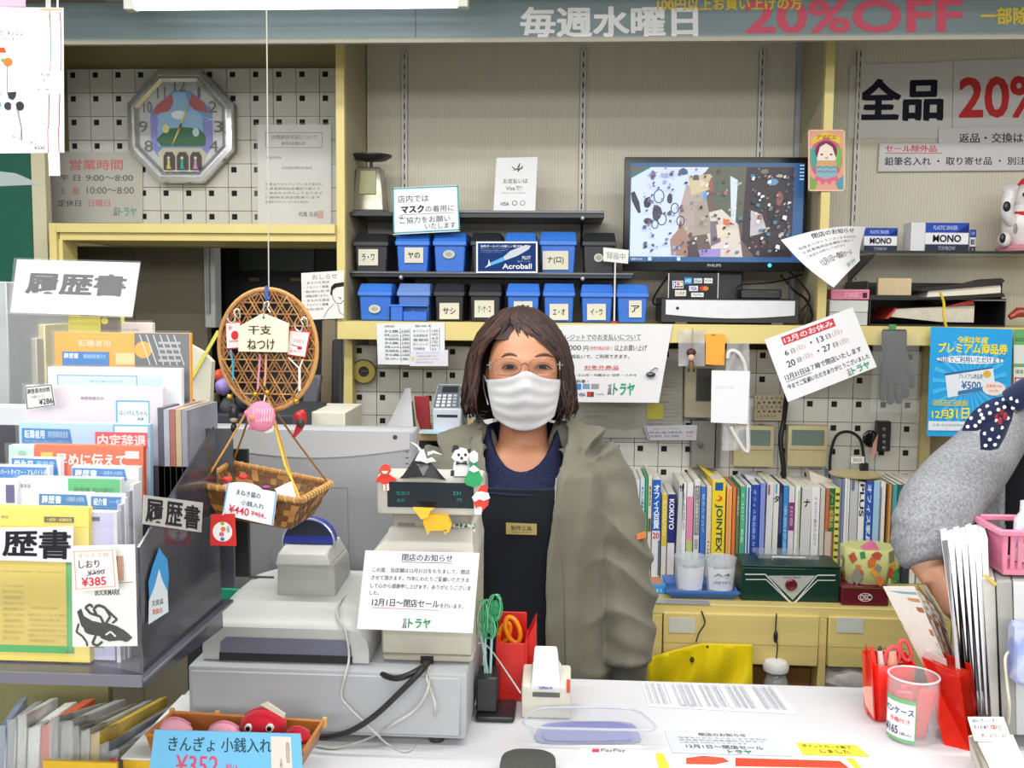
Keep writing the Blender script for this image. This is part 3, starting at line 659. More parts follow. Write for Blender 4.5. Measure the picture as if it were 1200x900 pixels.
# ---------------- right bay: card, sale signs, glass shelf ----------------
sign('folk_print_card','colourful printed card of a long-haired folk figure taped to the right upright','picture',(947,152,990,224),FR-.004,'#e3b49c',
     [('r',949,154,988,222,'#dba08c'),('c',968,186,19,26,'#c9647c'),('p',[(950,165),(957,158),(968,155),(980,158),(987,165),(984,169),(968,161),(953,169)],'#e2c04e'),('p',[(949,175),(955,172),(958,190),(951,200)],'#4fa39a'),('p',[(987,175),(981,172),(979,190),(985,200)],'#7db35e'),
      ('p',[(949,205),(958,214),(955,222),(949,222)],'#7aa85a'),('p',[(988,205),(979,214),(982,222),(988,222)],'#4e9db0'),('c',968,178,13,13,'#7a3c58'),('p',[(957,186),(961,172),(968,168),(975,172),(980,186),(974,192),(962,192)],'#eddcd2'),('c',963,181,1.6,1,'#4a4040'),('c',974,181,1.6,1,'#4a4040'),('p',[(966,184),(971,184),(968.5,187)],'#d9a04c'),
      ('p',[(957,188),(980,188),(981,206),(968,210),(956,206)],'#8fb0bd'),('p',[(958,189),(979,189),(980,194),(957,194)],'#e0a060'),('l',[(957,197),(961,195),(965,197),(969,195),(973,197),(977,195),(980,197)],1,'#5f7f98'),('l',[(957,202),(961,200),(965,202),(969,200),(973,202),(977,200),(980,202)],1,'#5f7f98'),
      ('p',[(956,206),(968,210),(981,206),(984,214),(976,211),(972,217),(968,212),(963,217),(960,211),(953,214)],'#d66a86'),('t','アマビエ',957,158,980,163,'#8c4a3c',.6),('f',947,152,990,224,1.2,'#e8c9a8')])
c,b = pc((992,73,1116,163),WALL-.004)
sign('sale_poster','white panel with bold black two-character headline on the ribbed wall','poster',[(996,76),(1117,72),(1115,162),(993,162)],WALL-.004,'#d9d7d6',[('t','全品',1003,91,1105,140,'#1c1c2c',2)],th=.003)
sign('discount_poster','white panel with large red 20% figures cut by the picture edge','poster',[(1117.5,71),(1262,66),(1262,165),(1116,165)],WALL-.005,'#d9d7d8',[('t','20%OFF',1124,88,1330,136,'#cf3a3c',2)],th=.003)
sign('return_policy_strip','white strip about returns and exchanges under the red discount figures','sign',[(1100,150),(1262,147),(1262,171),(1100,171)],WALL-.011,'#dcdadc',[('t','返品・交換は、ご遠慮ください',1124,154.5,1300,167,'#3a3a44',.6)])
sign('sale_exclusion_strip','white strip listing sale exclusions with a red underlined heading','sign',[(1031,168),(1262,169),(1262,199),(1029,201)],WALL-.014,'#dad8da',[('t','セール除外品',1036,170,1097,178,'#cf4a52',.8),('l',[(1036,179.5),(1104,179.5)],.8,'#cf4a52'),('t','鉛筆名入れ ・ 取り寄せ品 ・ 別注品 ・ 印刷',1036,184,1252,194,'#3a3a44',.7)])

gl = P(1100,294,FR+.02)
GZ = gl.z
t = Thing('glass_shelf','clear glass shelf holding eraser packs and the beckoning cat','shelf')
t.part('glass_pane',MB(mat('#41504c',.08,kind='clear',alpha=.42)).box(gx1+.03,xe-.02,FR+.02,WALL-.01,GZ-.007,GZ),bev=.001)
t.part('glass_edge',MB(mat('#1f2c2a',.15)).box(gx1+.03,xe-.02,FR+.017,FR+.0199,GZ-.007,GZ))
x = P(1003,310,WALL-.1).x
t.part('bracket',MB(mat('#8d8f8c',.35,.5)).prism([(x,FR+.04,GZ-.009),(x,WALL-.016,GZ-.009),(x,WALL-.016,GZ-.085),(x,FR+.06,GZ-.018)],(.005,0,0)))
t.done()
def monobox(px0,py0,px1,Y,dep,name,label,side=None):
    a = P(px0,py0,Y); b = P(px1,py0,Y); H = a.z-GZ-.001
    t = Thing(name,label,'box','eraser boxes on the glass shelf')
    t.part('carton',MB(paper('#e6e7ee')).box(a.x,b.x,Y,Y+dep,GZ+.001,a.z),bev=.001)
    sh = Sheet([(a.x,Y-.0006,a.z),(b.x,Y-.0006,a.z),(b.x,Y-.0006,GZ+.001),(a.x,Y-.0006,GZ+.001)],(0,0,100,100))
    t.part('printed_bands',sh.art([('r',0,0,100,34,'#2f4fae'),('p',[(70,34),(100,4),(100,34)],'#1c2f7c'),('t','PLASTIC ERASER',18,10,74,24,'#c3cdea',.5),('r',0,74,100,100,'#34384a'),('t','MONO',18,42,82,66,'#222226',2),('t','TOMBOW',30,81,70,94,'#9aa0b4',1)]),recalc=False)
    if side: t.part('white_end',MB(paper('#dcdce0')).box(a.x-side,a.x-.0006,Y+.002,Y+dep,GZ+.001,a.z+.001))
    t.done()
monobox(1013,267,1052,2.95,.07,'eraser_box','small blue white and black eraser box left on the glass shelf')
monobox(1085,261,1136,2.93,.07,'eraser_box','larger blue white and black eraser box in the middle of the glass shelf',side=.04)
monobox(1137,269,1144,2.96,.05,'eraser_box','eraser box mostly hidden, peeping out at the right of the larger one')

# beckoning cat
t = Thing('beckoning_cat_figurine','white ceramic beckoning cat with red collar and black spots on the glass shelf','figurine')
CYc = 2.98; k_ = CYc/F; c0 = P(1203,294,CYc); c0.z = GZ+.001
wh = mat('#e6e2e2',.2)
def cp(px,py,dy=0): return P(px,py,CYc+dy)
t.part('cushion',MB(mat('#d98f9c',.5)).lathe(c0,[(.05,0),(.082,.004),(.085,.014),(.075,.022),(.04,.024)],24))
body = MB(wh).ball(cp(1203,262),.068,.055,.082,24,16,fn=lambda p,d: Vector((p.x*(1-.15*d.z),p.y,p.z)))
b_ = t.part('body',body)
t.part('head',MB(wh).ball(cp(1205,232),.058,.05,.042,24,14))
t.part('raised_paw',MB(wh).tube(sm([cp(1188,262,-.02),cp(1180,250,-.035),cp(1181,236,-.035),cp(1184,224,-.03),cp(1184,219,-.035)],4),[.018]*8+[.02]*4+[.021]*4+[.014],12))
t.part('ear',MB(mat('#c23a3c',.3)).loft([[cp(1197,214)+Vector((.017*math.cos(q),.012*math.sin(q),-.012)) for q in [i*PI/4 for i in range(8)]],[cp(1199,209)+Vector((.002*math.cos(q),.002*math.sin(q),.0)) for q in [i*PI/4 for i in range(8)]]]))
t.part('ear',MB(mat('#c23a3c',.3)).loft([[cp(1218,214)+Vector((.017*math.cos(q),.012*math.sin(q),-.012)) for q in [i*PI/4 for i in range(8)]],[cp(1219,209)+Vector((.002*math.cos(q),.002*math.sin(q),.0)) for q in [i*PI/4 for i in range(8)]]]))
t.part('collar',MB(mat('#c4343c',.4)).tube([cp(1205,250)+Vector((.055*math.cos(q),.05*math.sin(q),-.006*math.sin(q+PI))) for q in [i*PI/10 for i in range(20)]],.008,8,closed=True))
t.part('spot',MB(mat('#23222a',.25)).ball(cp(1180,242,-.052),.011,.006,.015,12,8))
t.part('spot',MB(mat('#23222a',.25)).ball(cp(1175,279,-.056),.009,.006,.014,12,8))
t.part('paw',MB(wh).ball(cp(1177,281,-.04),.018,.02,.022,14,8))
t.part('eye',MB(mat('#23222a',.25)).ball(cp(1200,228,-.05),.005,.003,.006,8,6)); t.part('eye',MB(mat('#23222a',.25)).ball(cp(1213,228,-.05),.005,.003,.006,8,6))
t.part('koban_coin',MB(mat('#8f8a84',.3)).ball(cp(1190,268,-.058),.006,.003,.016,10,6)); t.done()

# boxes and letter tray on the ledge, right bay
t = Thing('pink_carton','flat pink carton lying on the grey boxes at the right end of the ledge','box')
t.part('carton',MB(mat('#dd7f9c',.45)).pbox(974,339,1019,351,2.86,2.98),bev=.001); c,b = pc((974,339,1019,351),2.859); sh = Sheet(c,b)
t.part('lettering',sh.art([('t','STAPLES',990,343,1006,348,'#f0c8d4',1),('r',1011,343,1016,349,'#3c2c34'),('r',976,340,1018,341,'#eaa7ba')]),recalc=False); t.done()
t = Thing('paper_box_stack','two flat pale grey cartons lying one on the other on the ledge','box')
za = P(990,366,2.86).z
t.part('carton',MB(paper('#cfd3cf')).box(P(972,370,2.86).x,P(1017,370,2.86).x,2.86,3.0,za+.001,P(990,352,2.86).z),bev=.001)
t.part('carton',MB(paper('#bcc1c2')).box(P(972,370,2.86).x,P(1017,370,2.86).x,2.862,3.0,lz1+.001,za),bev=.001); t.done()
t = Thing('letter_tray','black two-tier desk tray stuffed with papers at the right of the ledge','tray')
a = P(1019,352,2.87); b = P(1178,377,2.87); tk = mat('#1b1c20',.3)
zm = P(1100,352,2.87).z; zt_ = P(1100,338,2.87).z
lo = MB(tk).box(a.x,b.x,2.87,3.12,lz1+.001,lz1+.005)
for xx in (a.x,b.x-.004): lo.box(xx,xx+.004,2.87,3.12,lz1+.001,zm)
lo.box(a.x,b.x,3.116,3.12,lz1+.001,zm)
t.part('lower_tier',lo)
up = MB(tk).box(a.x,b.x,2.87,3.12,zm+.002,zm+.006)
for xx in (a.x,b.x-.004): up.box(xx,xx+.004,2.9,3.12,zm+.002,zt_+.02)
up.box(a.x,b.x,3.116,3.12,zm+.002,zt_+.02); up.box(a.x,a.x+.13,2.866,2.872,zm,zm+.014)
t.part('upper_tier',up); t.done()
solid('kraft_envelope_pad','tan envelope pad standing in the upper desk tray','paper',MB(mat('#d3bd97',.7)).pbox(1029,326,1068,346,2.93,2.945))
th = Thing('appointment_book','black-covered diary with cream pages lying open-edged on the upper tray','book')
p = [P(1086,349,2.9),P(1088,341,2.9),P(1172,334,2.9),P(1174,343,2.9)]
th.part('pages',MB(mat('#e6dfcd',.7)).prism(p,(0,.15,0))); cv = MB(mat('#1c1b1e',.4)); cw = MB(mat('#1c1b1e',.4))
cv.prism([P(1070,352,2.89),P(1072,349,2.89),P(1176,343.5,2.89),P(1178,348,2.89)],(0,.17,0)); cw.prism([P(1078,341,2.89),P(1082,338,2.89),P(1150,332,2.89),P(1174,326,2.89),P(1178,329,2.89),P(1172,333.5,2.89),P(1088,340.5,2.89)],(0,.17,0))
th.part('cover',cv); th.part('cover',cw); th.done()
th = Thing('ledger_book','thick cream-paged ledger with red cover lying in the lower desk tray','book')
th.part('pages',MB(mat('#cfc7b8',.7,kind='plain',scale=80,amt=.1)).prism([P(1042,371,2.9),P(1050,362,2.9),P(1142,358,2.9),P(1141,378,2.9),P(1100,377,2.9)],(0,.15,0)))
th.part('cover',MB(mat('#b5362c',.5)).prism([P(1037,374,2.895),P(1050,360,2.895),P(1050,363,2.895),P(1042,373,2.895)],(0,.15,0)).prism([P(1110,359,2.89),P(1140,351,2.89),P(1142,357,2.89)],(0,.12,0))); th.done()
solid('red_clip_holder','glossy dark red clip holder at the far right end of the ledge','stationery',MB(mat('#9c3a2c',.2)).tube([P(1183,372,2.86),P(1192,366,2.86),P(1215,366,2.86)],[.008,.014,.014],10))
hk = Thing('yellow_tie','yellow plastic tie looped down over the ledge above the blue poster','hook')
hk.part('strap',MB(mat('#d9bf2e',.4)).tube(sm([P(1102,343,2.8),P(1106,355,2.8),P(1106,370,2.8),P(1109,384,2.8)],4),.004,8,flat=.5)); hk.done()

# ---------------- notices and gear under the ledge ----------------
NY = LED-.004
sign('price_list_sheet','two-column printed price list taped to the ledge left of the shopkeeper','sign',[(441,379),(521,378),(521,428),(443,427)],NY,'#dfe2e6',
     [('t','文具料金表',450,380.5,462,383,'#444444',.5),('t','宅配便料金一覧',486,380.5,505,383,'#444444',.5),('l',[(469,384),(469,425)],.5,'#555555'),('l',[(480,384),(480,425)],.5,'#555555'),('l',[(504,384),(504,425)],.5,'#555555'),('l',[(515,384),(515,412)],.5,'#555555')]+
     [('l',[(456,389+4.6*k),(479,389+4.6*k)],.4,'#888888') for k in range(8)]+rows(450,467,386,424,8,'#6a6a6a',['封書','葉書 ハガキ','速達郵便'])+rows(471,479,386,424,8,'#6a6a6a',['100','250','380'])+rows(484,502,386,412,5,'#6a6a6a',['ゆうパック','宅急便配達','書類袋'])+rows(506,513,386,412,6,'#6a6a6a',['120','84円','63']),rough=.6)
sign('address_slip','pale slip taped over the lower corner of the price list','sign',[(481,411),(525,410),(525,429),(480,429)],NY-.002,'#dcd9e4',[('r',482,417,485,423,'#cfc88a')]+rows(487,515,412,427,4,'#aaa6b4'))
sign('card_payment_notice','large white notice on credit card payments right of the shopkeeper','sign',[(655,381),(788,380),(772,472),(655,471)],NY-.003,'#e2e2e5',
     [('t','クレジットでのお支払いについて',655,391,753,398,'#3c3c40',.4),('l',[(664,398.6),(753,398.6)],.5,'#3c3c40'),('t','5,000',660,404,682,411,'#3c3c40',.4),('t','円',685,405,691,411,'#3c3c40',.4),('t','(対象外商品を除く)',693,405,720,411,'#d06a68',.4),('t','以上お買い上げ',723,404,762,411,'#3c3c40',.4),('t','一括払いで、ご利用できます。',665,415,742,420,'#3c3c40',.4),
      ('t','対象外商品',687,428,730,433,'#d0534e',.8),('l',[(687,433.6),(730,433.6)],.5,'#c05048'),('t','印章・ゴム印・印鑑など 切手・ハガキ',662,438,754,441,'#3c3c40',.3),('t','教科書・',672,445,693,449,'#3c3c40',.5),('r',676,450,684,457,'#2c86cc'),('r',686,450,695,456,'#7d9ab0'),('r',697,450,707,456,'#9a9a9c'),('t','VISA',681,461,690,465,'#23408c',1.5),('r',692,459.5,701,465.5,'#7c3440'),('c',695,462.5,2.6,2.6,'#c8403c'),('t','PayPay',704,461,715,464,'#888888'),('f',664,466,678,470,.3,'#777777'),('t','iD',666,467,676,469,'#777777'),
      ('t','文\n具',718.5,450,724,463,'#444444',.5),('t','トラヤ',726,449,753,463,'#2f9a74',1.8)])
t = Thing('bulldog_clip','small grey metal clip on the edge of the credit card notice','clip')
t.part('jaw',MB(mat('#5a5d60',.25,.7)).lathe(P(763,439,NY-.01),[(.002,-.014),(.007,-.01),(.008,0),(.005,.01),(.002,.012)],10,axis='X')); t.part('arm',MB(mat('#b9bcc0',.2,.8)).tube([P(760,437,NY-.012),P(768,431,NY-.014),P(771,432,NY-.01)],.0022,6)); t.done()
def board(name,label,cat,q,Y,cl,items=(),th=.004,grp=None,rough=.7):
    return sign(name,label,cat,q,Y,cl,list(items),grp,th=th,rough=rough)
board('grey_schedule_board','greyish printed schedule board partly hidden behind the credit card notice','sign',(672,424,800,513),2.97,'#9f9c92',rows(684,724,480,492,2,'#8a877e')+rows(728,745,476,506,9,'#8f8c84',['月火水木','一二三四'])+rows(758,798,430,500,16,'#8d8a80')+[('r',758,473,777,491,'#b9b04c')])
sign('notice_slip','narrow white slip with blue and red print on the tiled panel','sign',[(754,499),(817,498),(816,516),(760,516),],2.955,'#b9bac0',[('l',[(756,499),(756,515)],1,'#4a5a8c')]+rows(765,806,501,504,1,'#666a80')+rows(758,778,505,514,2,'#5a5f78',['商品名','定価税'])+rows(776,785,505,514,2,'#b05a60',['¥120','¥230'])+rows(785,798,505,514,2,'#5a5f78',['商品名','定価税'])+rows(804,813,505,514,2,'#b05a60',['¥480','¥110']))
t = Thing('grey_wall_speaker','dull grey flat speaker plate on the tiled panel above the catalogues','speaker')
t.part('plate',MB(mat('#77756f',.5)).pbox(810,493,838,549,2.96,2.99),bev=.002); t.part('side_rail',MB(mat('#63615c',.5)).pbox(839,493,844,549,2.962,2.99),bev=.001)
t.part('knob',MB(mat('#605e58',.4)).lathe(P(821,521,2.95),[(.009,.012),(.009,0),(.005,-.003)],16,axis='Y')); t.done()
t = Thing('intercom_panel','beige intercom box with dark display behind the hanging charm','intercom')
t.part('box',MB(mat('#a39a82',.5)).pbox(802,428,835,490,2.95,2.99),bev=.003); t.part('display',MB(mat('#35352f',.3)).pbox(816,432,834,470,2.947,2.95)); t.done()
t = Thing('calendar_slip','beige slip with rows of tiny print above the left thermostat','sign')
c,b = pc((884,463,920,493),2.95); sh = Sheet(c,b)
t.part('sheet',sh.base(paper('#a59a80'),.01)); t.part('lettering',sh.art(rows(887,917,465,491,5,'#4c463a',['1 2 3 4 5 6','▲ ▼ ● ■ ◆'])),recalc=False); t.done()
for i,(x0,x1,lab) in enumerate(((860,907,'cream wall thermostat with grey screen, partly behind the hanging white bag'),(923,970,'cream wall thermostat with grey screen left of the black cable loop'))):
    t = Thing('wall_thermostat',lab,'thermostat','wall thermostats')
    t.part('cover',MB(mat('#bdb287',.45)).pbox(x0,499,x1,547,2.955,2.99),bev=.003,seg=2); t.part('screen',MB(mat('#6f7f78',.2)).pbox(x0+5,504,x1-4,522,2.953,2.955)); t.part('seam',MB(mat('#8a8162',.5)).pbox(x0+2,527,x1-2,527.8,2.9535,2.956)); t.done()
cable('thick black cable running down between the two thermostats',[(922,462,2.93),(919,490,2.95),(915,515,2.95),(918,545,2.95),(919,562,2.96)],.0075,bc)
cable('black cable forming an arch beside the right thermostat',[(973,565,2.94),(973,535,2.94),(980,511,2.94),(995,506,2.94),(1008,515,2.94),(1012,535,2.94),(1013,556,2.94)],.0045,bc)
solid('plug_block','black plug block at the foot of the arching cable','plug',MB(bc).pbox(1009,543,1018,556,2.93,2.95),bev=.002)
sign('cable_tag','small white tag on the arching black cable','tag',(997,535,1013,543),2.935,'#d8d6d2',[('t','電源用',1000,537,1010,541,'#8a8a8a')])
t = Thing('key_switch_box','black wall switch box with four round buttons behind dark sunglasses','switch')
t.part('box',MB(mat('#1b1b1e',.4)).pbox(1028,494,1044,529,2.96,2.99),bev=.002)
for y in (503,511,518,525): t.part('button',MB(mat('#6c6c70',.3,.4)).lathe(P(1036,y,2.958),[(.006,.004),(.006,-.002),(.003,-.004)],12,axis='Y'))
t.done()
t = Thing('hanging_sunglasses','dark sunglasses hanging beside the black switch box with a pink tag','sunglasses')
t.part('lens',MB(mat('#101012',.08)).ball(P(1020,514,2.93),.023,.004,.026,16,10)); t.part('tag',MB(mat('#c08a7c',.6)).prism([P(1023,520,2.925),P(1029,508,2.925),P(1027,530,2.925),P(1020,540,2.925)],(0,.001,0))); t.done()
t = Thing('tape_ring','yellow ring of tape with dark core hanging on the tiled panel','tape')
q = P(427.5,435,2.985); r_ = 14*2.98/F
t.part('roll',MB(mat('#b3a04c',.35)).lathe(q,[(r_*.45,0),(r_*.45,-.016),(r_*.97,-.016),(r_,-.012),(r_,0)],32,axis='Y')); t.part('outline',MB(mat('#4a4426',.5)).tube([q+Vector((r_*math.cos(a),-.016,r_*math.sin(a))) for a in [i*PI/18 for i in range(36)]],.0016,6,closed=True))
t.part('core',MB(mat('#231f1c',.6)).lathe(q,[(r_*.42,0),(r_*.42,-.014),(.004,-.013)],24,axis='Y')); t.part('core_slot',MB(mat('#5f5c54',.5)).pbox(423.5,434.5,431.5,435.6,2.965,2.97)); t.done()

# charm, orange packet, white bag hanging from the ledge
solid('clear_display_bag','empty clear bag hanging behind the small doll charm','bag',MB(clear('#c9c9cc',.5,.2)).grid(lambda u,v: P(795+31*u,387+42*v,2.81+.002*math.sin(7*u+9*v)),8,8),recalc=False)
t = Thing('doll_charm','tiny dark-haired doll charm hanging on a thread from the ledge','charm')
t.part('thread',MB(mat('#8c8078',.6)).tube([P(812,383,2.8),P(811,408,2.8)],.0008,5)); t.part('hair',MB(mat('#4a2428',.5)).ball(P(810,413,2.8),.0135,.01,.012,12,8)); t.part('face',MB(mat('#d9b49c',.5)).ball(P(810,419,2.794),.0095,.008,.0095,12,8))
t.part('body',MB(mat('#6c5540',.5)).lathe(P(810,433,2.8),[(.008,0),(.009,.008),(.006,.024)],10)); t.part('leg',MB(mat('#3c2c28',.5)).lathe(P(807,436,2.8),[(.003,0),(.003,.01)],8)); t.part('leg',MB(mat('#3c2c28',.5)).lathe(P(813,436,2.8),[(.003,0),(.003,.01)],8)); t.done()
t = Thing('orange_packet','bright orange packet with serrated edge hanging beside the doll charm','packet')
c,b = pc((827,392,850,428),2.805); sh = Sheet(c,b)
pts = [(827,392)]+[(829+k*2.1,391+(k % 2)*1.6) for k in range(10)]+[(850,392),(849,428),(827,427)]
t.part('packet',MB(mat('#f0a52c',.35)).prism([sh.at(x,y) for x,y in pts],(0,.004,0))); t.part('staple',MB(mat('#8a8a8a',.3,.6)).pbox(834,391.5,838,392.3,2.8,2.805)); t.done()
t = Thing('hanging_umbrella_bag','clear hanging bag with curved white handle and blank white card','bag')
t.part('plastic',MB(clear('#e4e4e8',.38,.15)).grid(lambda u,v: P(852+26*u-6*v+8*v*u,402+126*v,2.79+.006*math.sin(9*u+14*v)),12,16),recalc=False)
t.part('handle',MB(mat('#dcdcd8',.35)).tube(sm([P(853,420,2.785),P(854,413,2.785),P(860,411,2.785),P(868,417,2.785),P(874,432,2.785),P(875,460,2.785),P(876,500,2.785),P(876,530,2.785),P(866,518,2.785),P(856,500,2.785)],4),.0055,8))
c,b = pc([(834,434),(879,435),(876,497),(833,495)],2.775); sh = Sheet(c,b); t.part('card',sh.base(paper('#e9e9ee'),.001)); t.part('lettering',sh.art([('t','お忘れ物',838,452,860,456,'#cfcfd6')]),recalc=False); t.done()

sign('holiday_notice','tilted white paper listing December closing days hanging from the ledge','sign',[(896,398),(999,360),(1028,430),(923,471)],2.72,'#e6e6ea',
     [('r',17,5,76,18,'#c9424c'),('t','12月のお休み',19,7,74,16,'#f2dfe0',1),('t','6',15,26,19,34,'#333338',.5),('t','日',22,27,26,34,'#333338'),('t','(日)',28,26,38,34,'#c99a9e'),('t','・13',44,24,59,33,'#333338',.5),('t','日',62,25,67,32,'#333338'),('t','(日)',69,24,80,33,'#c99a9e'),
      ('t','20',13,42,22,52,'#333338',.5),('t','日',25,43,29,50,'#333338'),('t','(日)',31,42,42,50,'#c99a9e'),('t','・27',48,40,63,49,'#333338',.5),('t','日',66,41,71,48,'#333338'),('t','(日)',73,40,83,49,'#c99a9e'),
      ('t','12月31日は７時で閉店いたします',6,60,92,69,'#3c3c44',.5),('l',[(6,71),(34,71)],.8,'#555555'),('t','今までご愛顧いただきありがとうございました',5,75,97,83,'#3c3c44',.5),('t','文\n具',69,86,73,98,'#444444'),('t','トラヤ',74,86,94,97,'#2f9a74',1.5)],box=(0,0,100,100),curl=.004)
# curled closing notice hanging from the upright
sign('curled_closing_notice','curled white closing notice drooping in front of the right upright','sign',[(915,281),(1013,268),(1012,300),(972,343)],[2.72,2.78,2.74,2.66],'#e2e2e4',
     [('t','閉店のお知らせ',30,4,84,14,'#3c3c40',.6)]+rows(8,88,20,46,3,'#6a6a70')+[('t','12月1日～閉店セール',18,52,80,66,'#44444a',.5),('t','文具',54,82,62,92,'#444444'),('t','トラヤ',64,80,84,93,'#2f9a74',1.5)],box=(0,0,100,100),curl=.03,extra=lambda t,sh: t.part('tape_strip',MB(clear('#e8e8e4',.6,.3)).hexa([sh.at(50,0),sh.at(60,0),sh.at(60,8),sh.at(50,8)]+[Vector((gx0+.004,FR-.0005,sh.at(50,0).z)),Vector((gx0+.016,FR-.0005,sh.at(50,0).z)),Vector((gx0+.016,FR-.0005,sh.at(50,8).z)),Vector((gx0+.004,FR-.0005,sh.at(50,8).z))])))
# grey knitted glove in a clear bag
def P3(l,Y): return [P(x,y,Y) for x,y in l]
t = Thing('knitted_glove','grey knitted glove hanging in a clear bag below the ledge','glove')
gk = mat('#56575c',.9,kind='cloth',scale=300,amt=.25,bump=.6); GYv = 2.79
t.part('cuff',MB(gk).loft([[P(1048+15*math.cos(q)*s_,y,GYv)+Vector((0,.01*math.sin(q),0)) for q in [i*PI/8 for i in range(16)]] for y,s_ in ((386,.9),(389,1),(404,.98),(408,.93),(411,.98))]))
palm = MB(gk).loft([[P(1049+w_*math.cos(q),y,GYv)+Vector((0,.013*math.sin(q),0)) for q in [i*PI/8 for i in range(16)]] for y,w_ in ((410,14),(420,16),(432,18),(444,19),(449,17))])
t.part('palm',palm)
for (xa,ya,xb,yb) in ((1036,440,1034,470),(1044,444,1043,474),(1053,444,1053,473),(1061,440,1061,466)):
    t.part('finger',MB(gk).tube([P(xa,ya,GYv),P((xa+xb)/2,(ya+yb)/2,GYv-.002),P(xb,yb-3,GYv),P(xb,yb,GYv)],[.0125,.012,.0105,.006],10))
t.part('thumb',MB(gk).tube([P(1058,424,GYv),P(1066,436,GYv-.004),P(1069,450,GYv),P(1069,455,GYv)],[.014,.0125,.01,.005],10))
t.part('green_tag',MB(mat('#3f8a50',.5)).pbox(1042,380,1050,388,2.785,2.79)); t.part('clear_bag',MB(clear('#c9cdca',.08,.12)).pbox(1022,388,1076,483,2.765,2.7655)); t.done()

# bright blue voucher poster
sign('voucher_poster','bright blue voucher campaign poster with yellow lettering below the ledge','poster',[(1091,383),(1187,386),(1182,512),(1086,511)],2.79,'#1fa0e2',
     [('p',[(1136,448),(1136+46*math.cos(a_),448+55*math.sin(a_)),(1136+46*math.cos(a_+.1),448+55*math.sin(a_+.1))],'#4db8ee') for a_ in [i*PI/12 for i in range(24)]]+
     [('t','令和2年度',1119,393,1157,401,'#e8d955',1.6),('t','プレミアム商品券',1096,401,1181,413,'#f0dc3c',2),('c',1136,420.5,42,4.8,'#e6eef6'),('t','当店でご利用いただけます!',1097,416.5,1177,424,'#2c4c9c',.8),
      ('p',[(1105,437),(1164,428),(1168,454),(1110,466)],'#dfe6ee'),('p',[(1105,437),(1164,428),(1164,430),(1105,440)],'#3a6a9c'),('t','プレミアム商品券',1122,437,1152,443,'#5a5f74',.6),('t','¥500',1126,446,1150,455,'#34699c',1.4),('p',[(1122,458),(1167,449),(1168,454),(1122,463)],'#3a78b4'),('c',1157,437,5,4.5,'#d4b44c'),('c',1166,454,14,8.5,'#ecdfd8'),('t','消費税10%',1156,449,1176,453,'#d0745c',.5),('t','込み',1160,455,1172,458,'#d0745c',.5),
      ('f',1091,469,1135,475.5,.7,'#d8d05c'),('t','商品券使用期間',1093,470,1133,474.5,'#e0d860',.8),('t','12月',1091,481,1111,491,'#f0e34c',1.6),('t','31日',1112,478,1137,491,'#f0e34c',2),('r',1087,494,1184,505,'#dce4ec'),('t','主催 商店街振興組合連合会',1092,497,1150,500,'#6a7a8c')],rough=.3)
sign('green_leaflet','green and white leaflet half hidden at the right of the blue poster','poster',(1188,386,1240,470),2.8,'#d5dcd5',[('r',1188,386,1240,404,'#6aa56c'),('t','ECO',1190,396,1200,400,'#2c5a34',1),('r',1188,426,1240,430,'#6aa56c'),('t','環境',1190,433,1199,438,'#5a5a5a'),('f',1189,442,1212,458,1.5,'#c2606c')])
# ---------------- low cabinet and catalogues ----------------
CF = 2.58; cab_x0 = P(755,740,CF).x; cab_z = P(860,709,CF).z
t = Thing('drawer_cabinet','low yellow wooden drawer cabinet behind the counter','cabinet')
cy = mat('#d6c27c',.5,kind='wood',h2='#cdb55c',scale=30,amt=.12); cyd = mat('#a48d45',.6)
body = MB(cy).box(cab_x0,xe,CF,3.0,cab_z-.03,cab_z)
x1_ = P(960,740,CF).x; x2_ = P(969,740,CF).x; xs0 = P(764,740,CF).x; xs1 = P(776,740,CF).x
for xa,xb in ((cab_x0,xs0-.001),(xs0+.001,xs1),(x1_,x2_),(1.0,1.02),(1.4,1.42)): body.box(xa,xb,CF,2.99,.02,cab_z-.03)
body.box(cab_x0,xe,2.96,3.0,.02,cab_z-.03).box(cab_x0,xe,CF+.02,2.98,.02,.05)
t.part('carcass',body,bev=.002)
zd1 = P(860,719,CF).z; zd0 = P(860,777,CF).z
for (xa,xb,lx) in ((xs1+.003,x1_-.003,784),(x2_+.003,.997,981),(1.023,1.397,None)):
    d = t.part('drawer',MB(cy).box(xa,xb,CF-.008,CF+.3,zd0,zd1),bev=.002)
    if lx:
        t.part('label_holder',MB(mat('#c9ccc4',.3)).pbox(lx,724,lx+31,742,CF-.010,CF-.0085),parent=d,bev=.0005)
        t.part('grain_line',MB(cyd).box(xa,xb,CF-.0086,CF-.0079,(zd0*.6+zd1*.4),(zd0*.6+zd1*.4)+.001),parent=d)
    t.part('drawer',MB(mat('#9d7440',.6)).box(xa,xb,CF+.06,CF+.3,zd0-.2,zd0-.03),bev=.002)
t.done()
solid('steel_ruler','long steel ruler lying along the cabinet edge','ruler',MB(mat('#c3c5c8',.3,.4)).box(P(754,708,CF).x,P(832,708,CF).x,CF-.003,CF+.028,cab_z,cab_z+.0015))
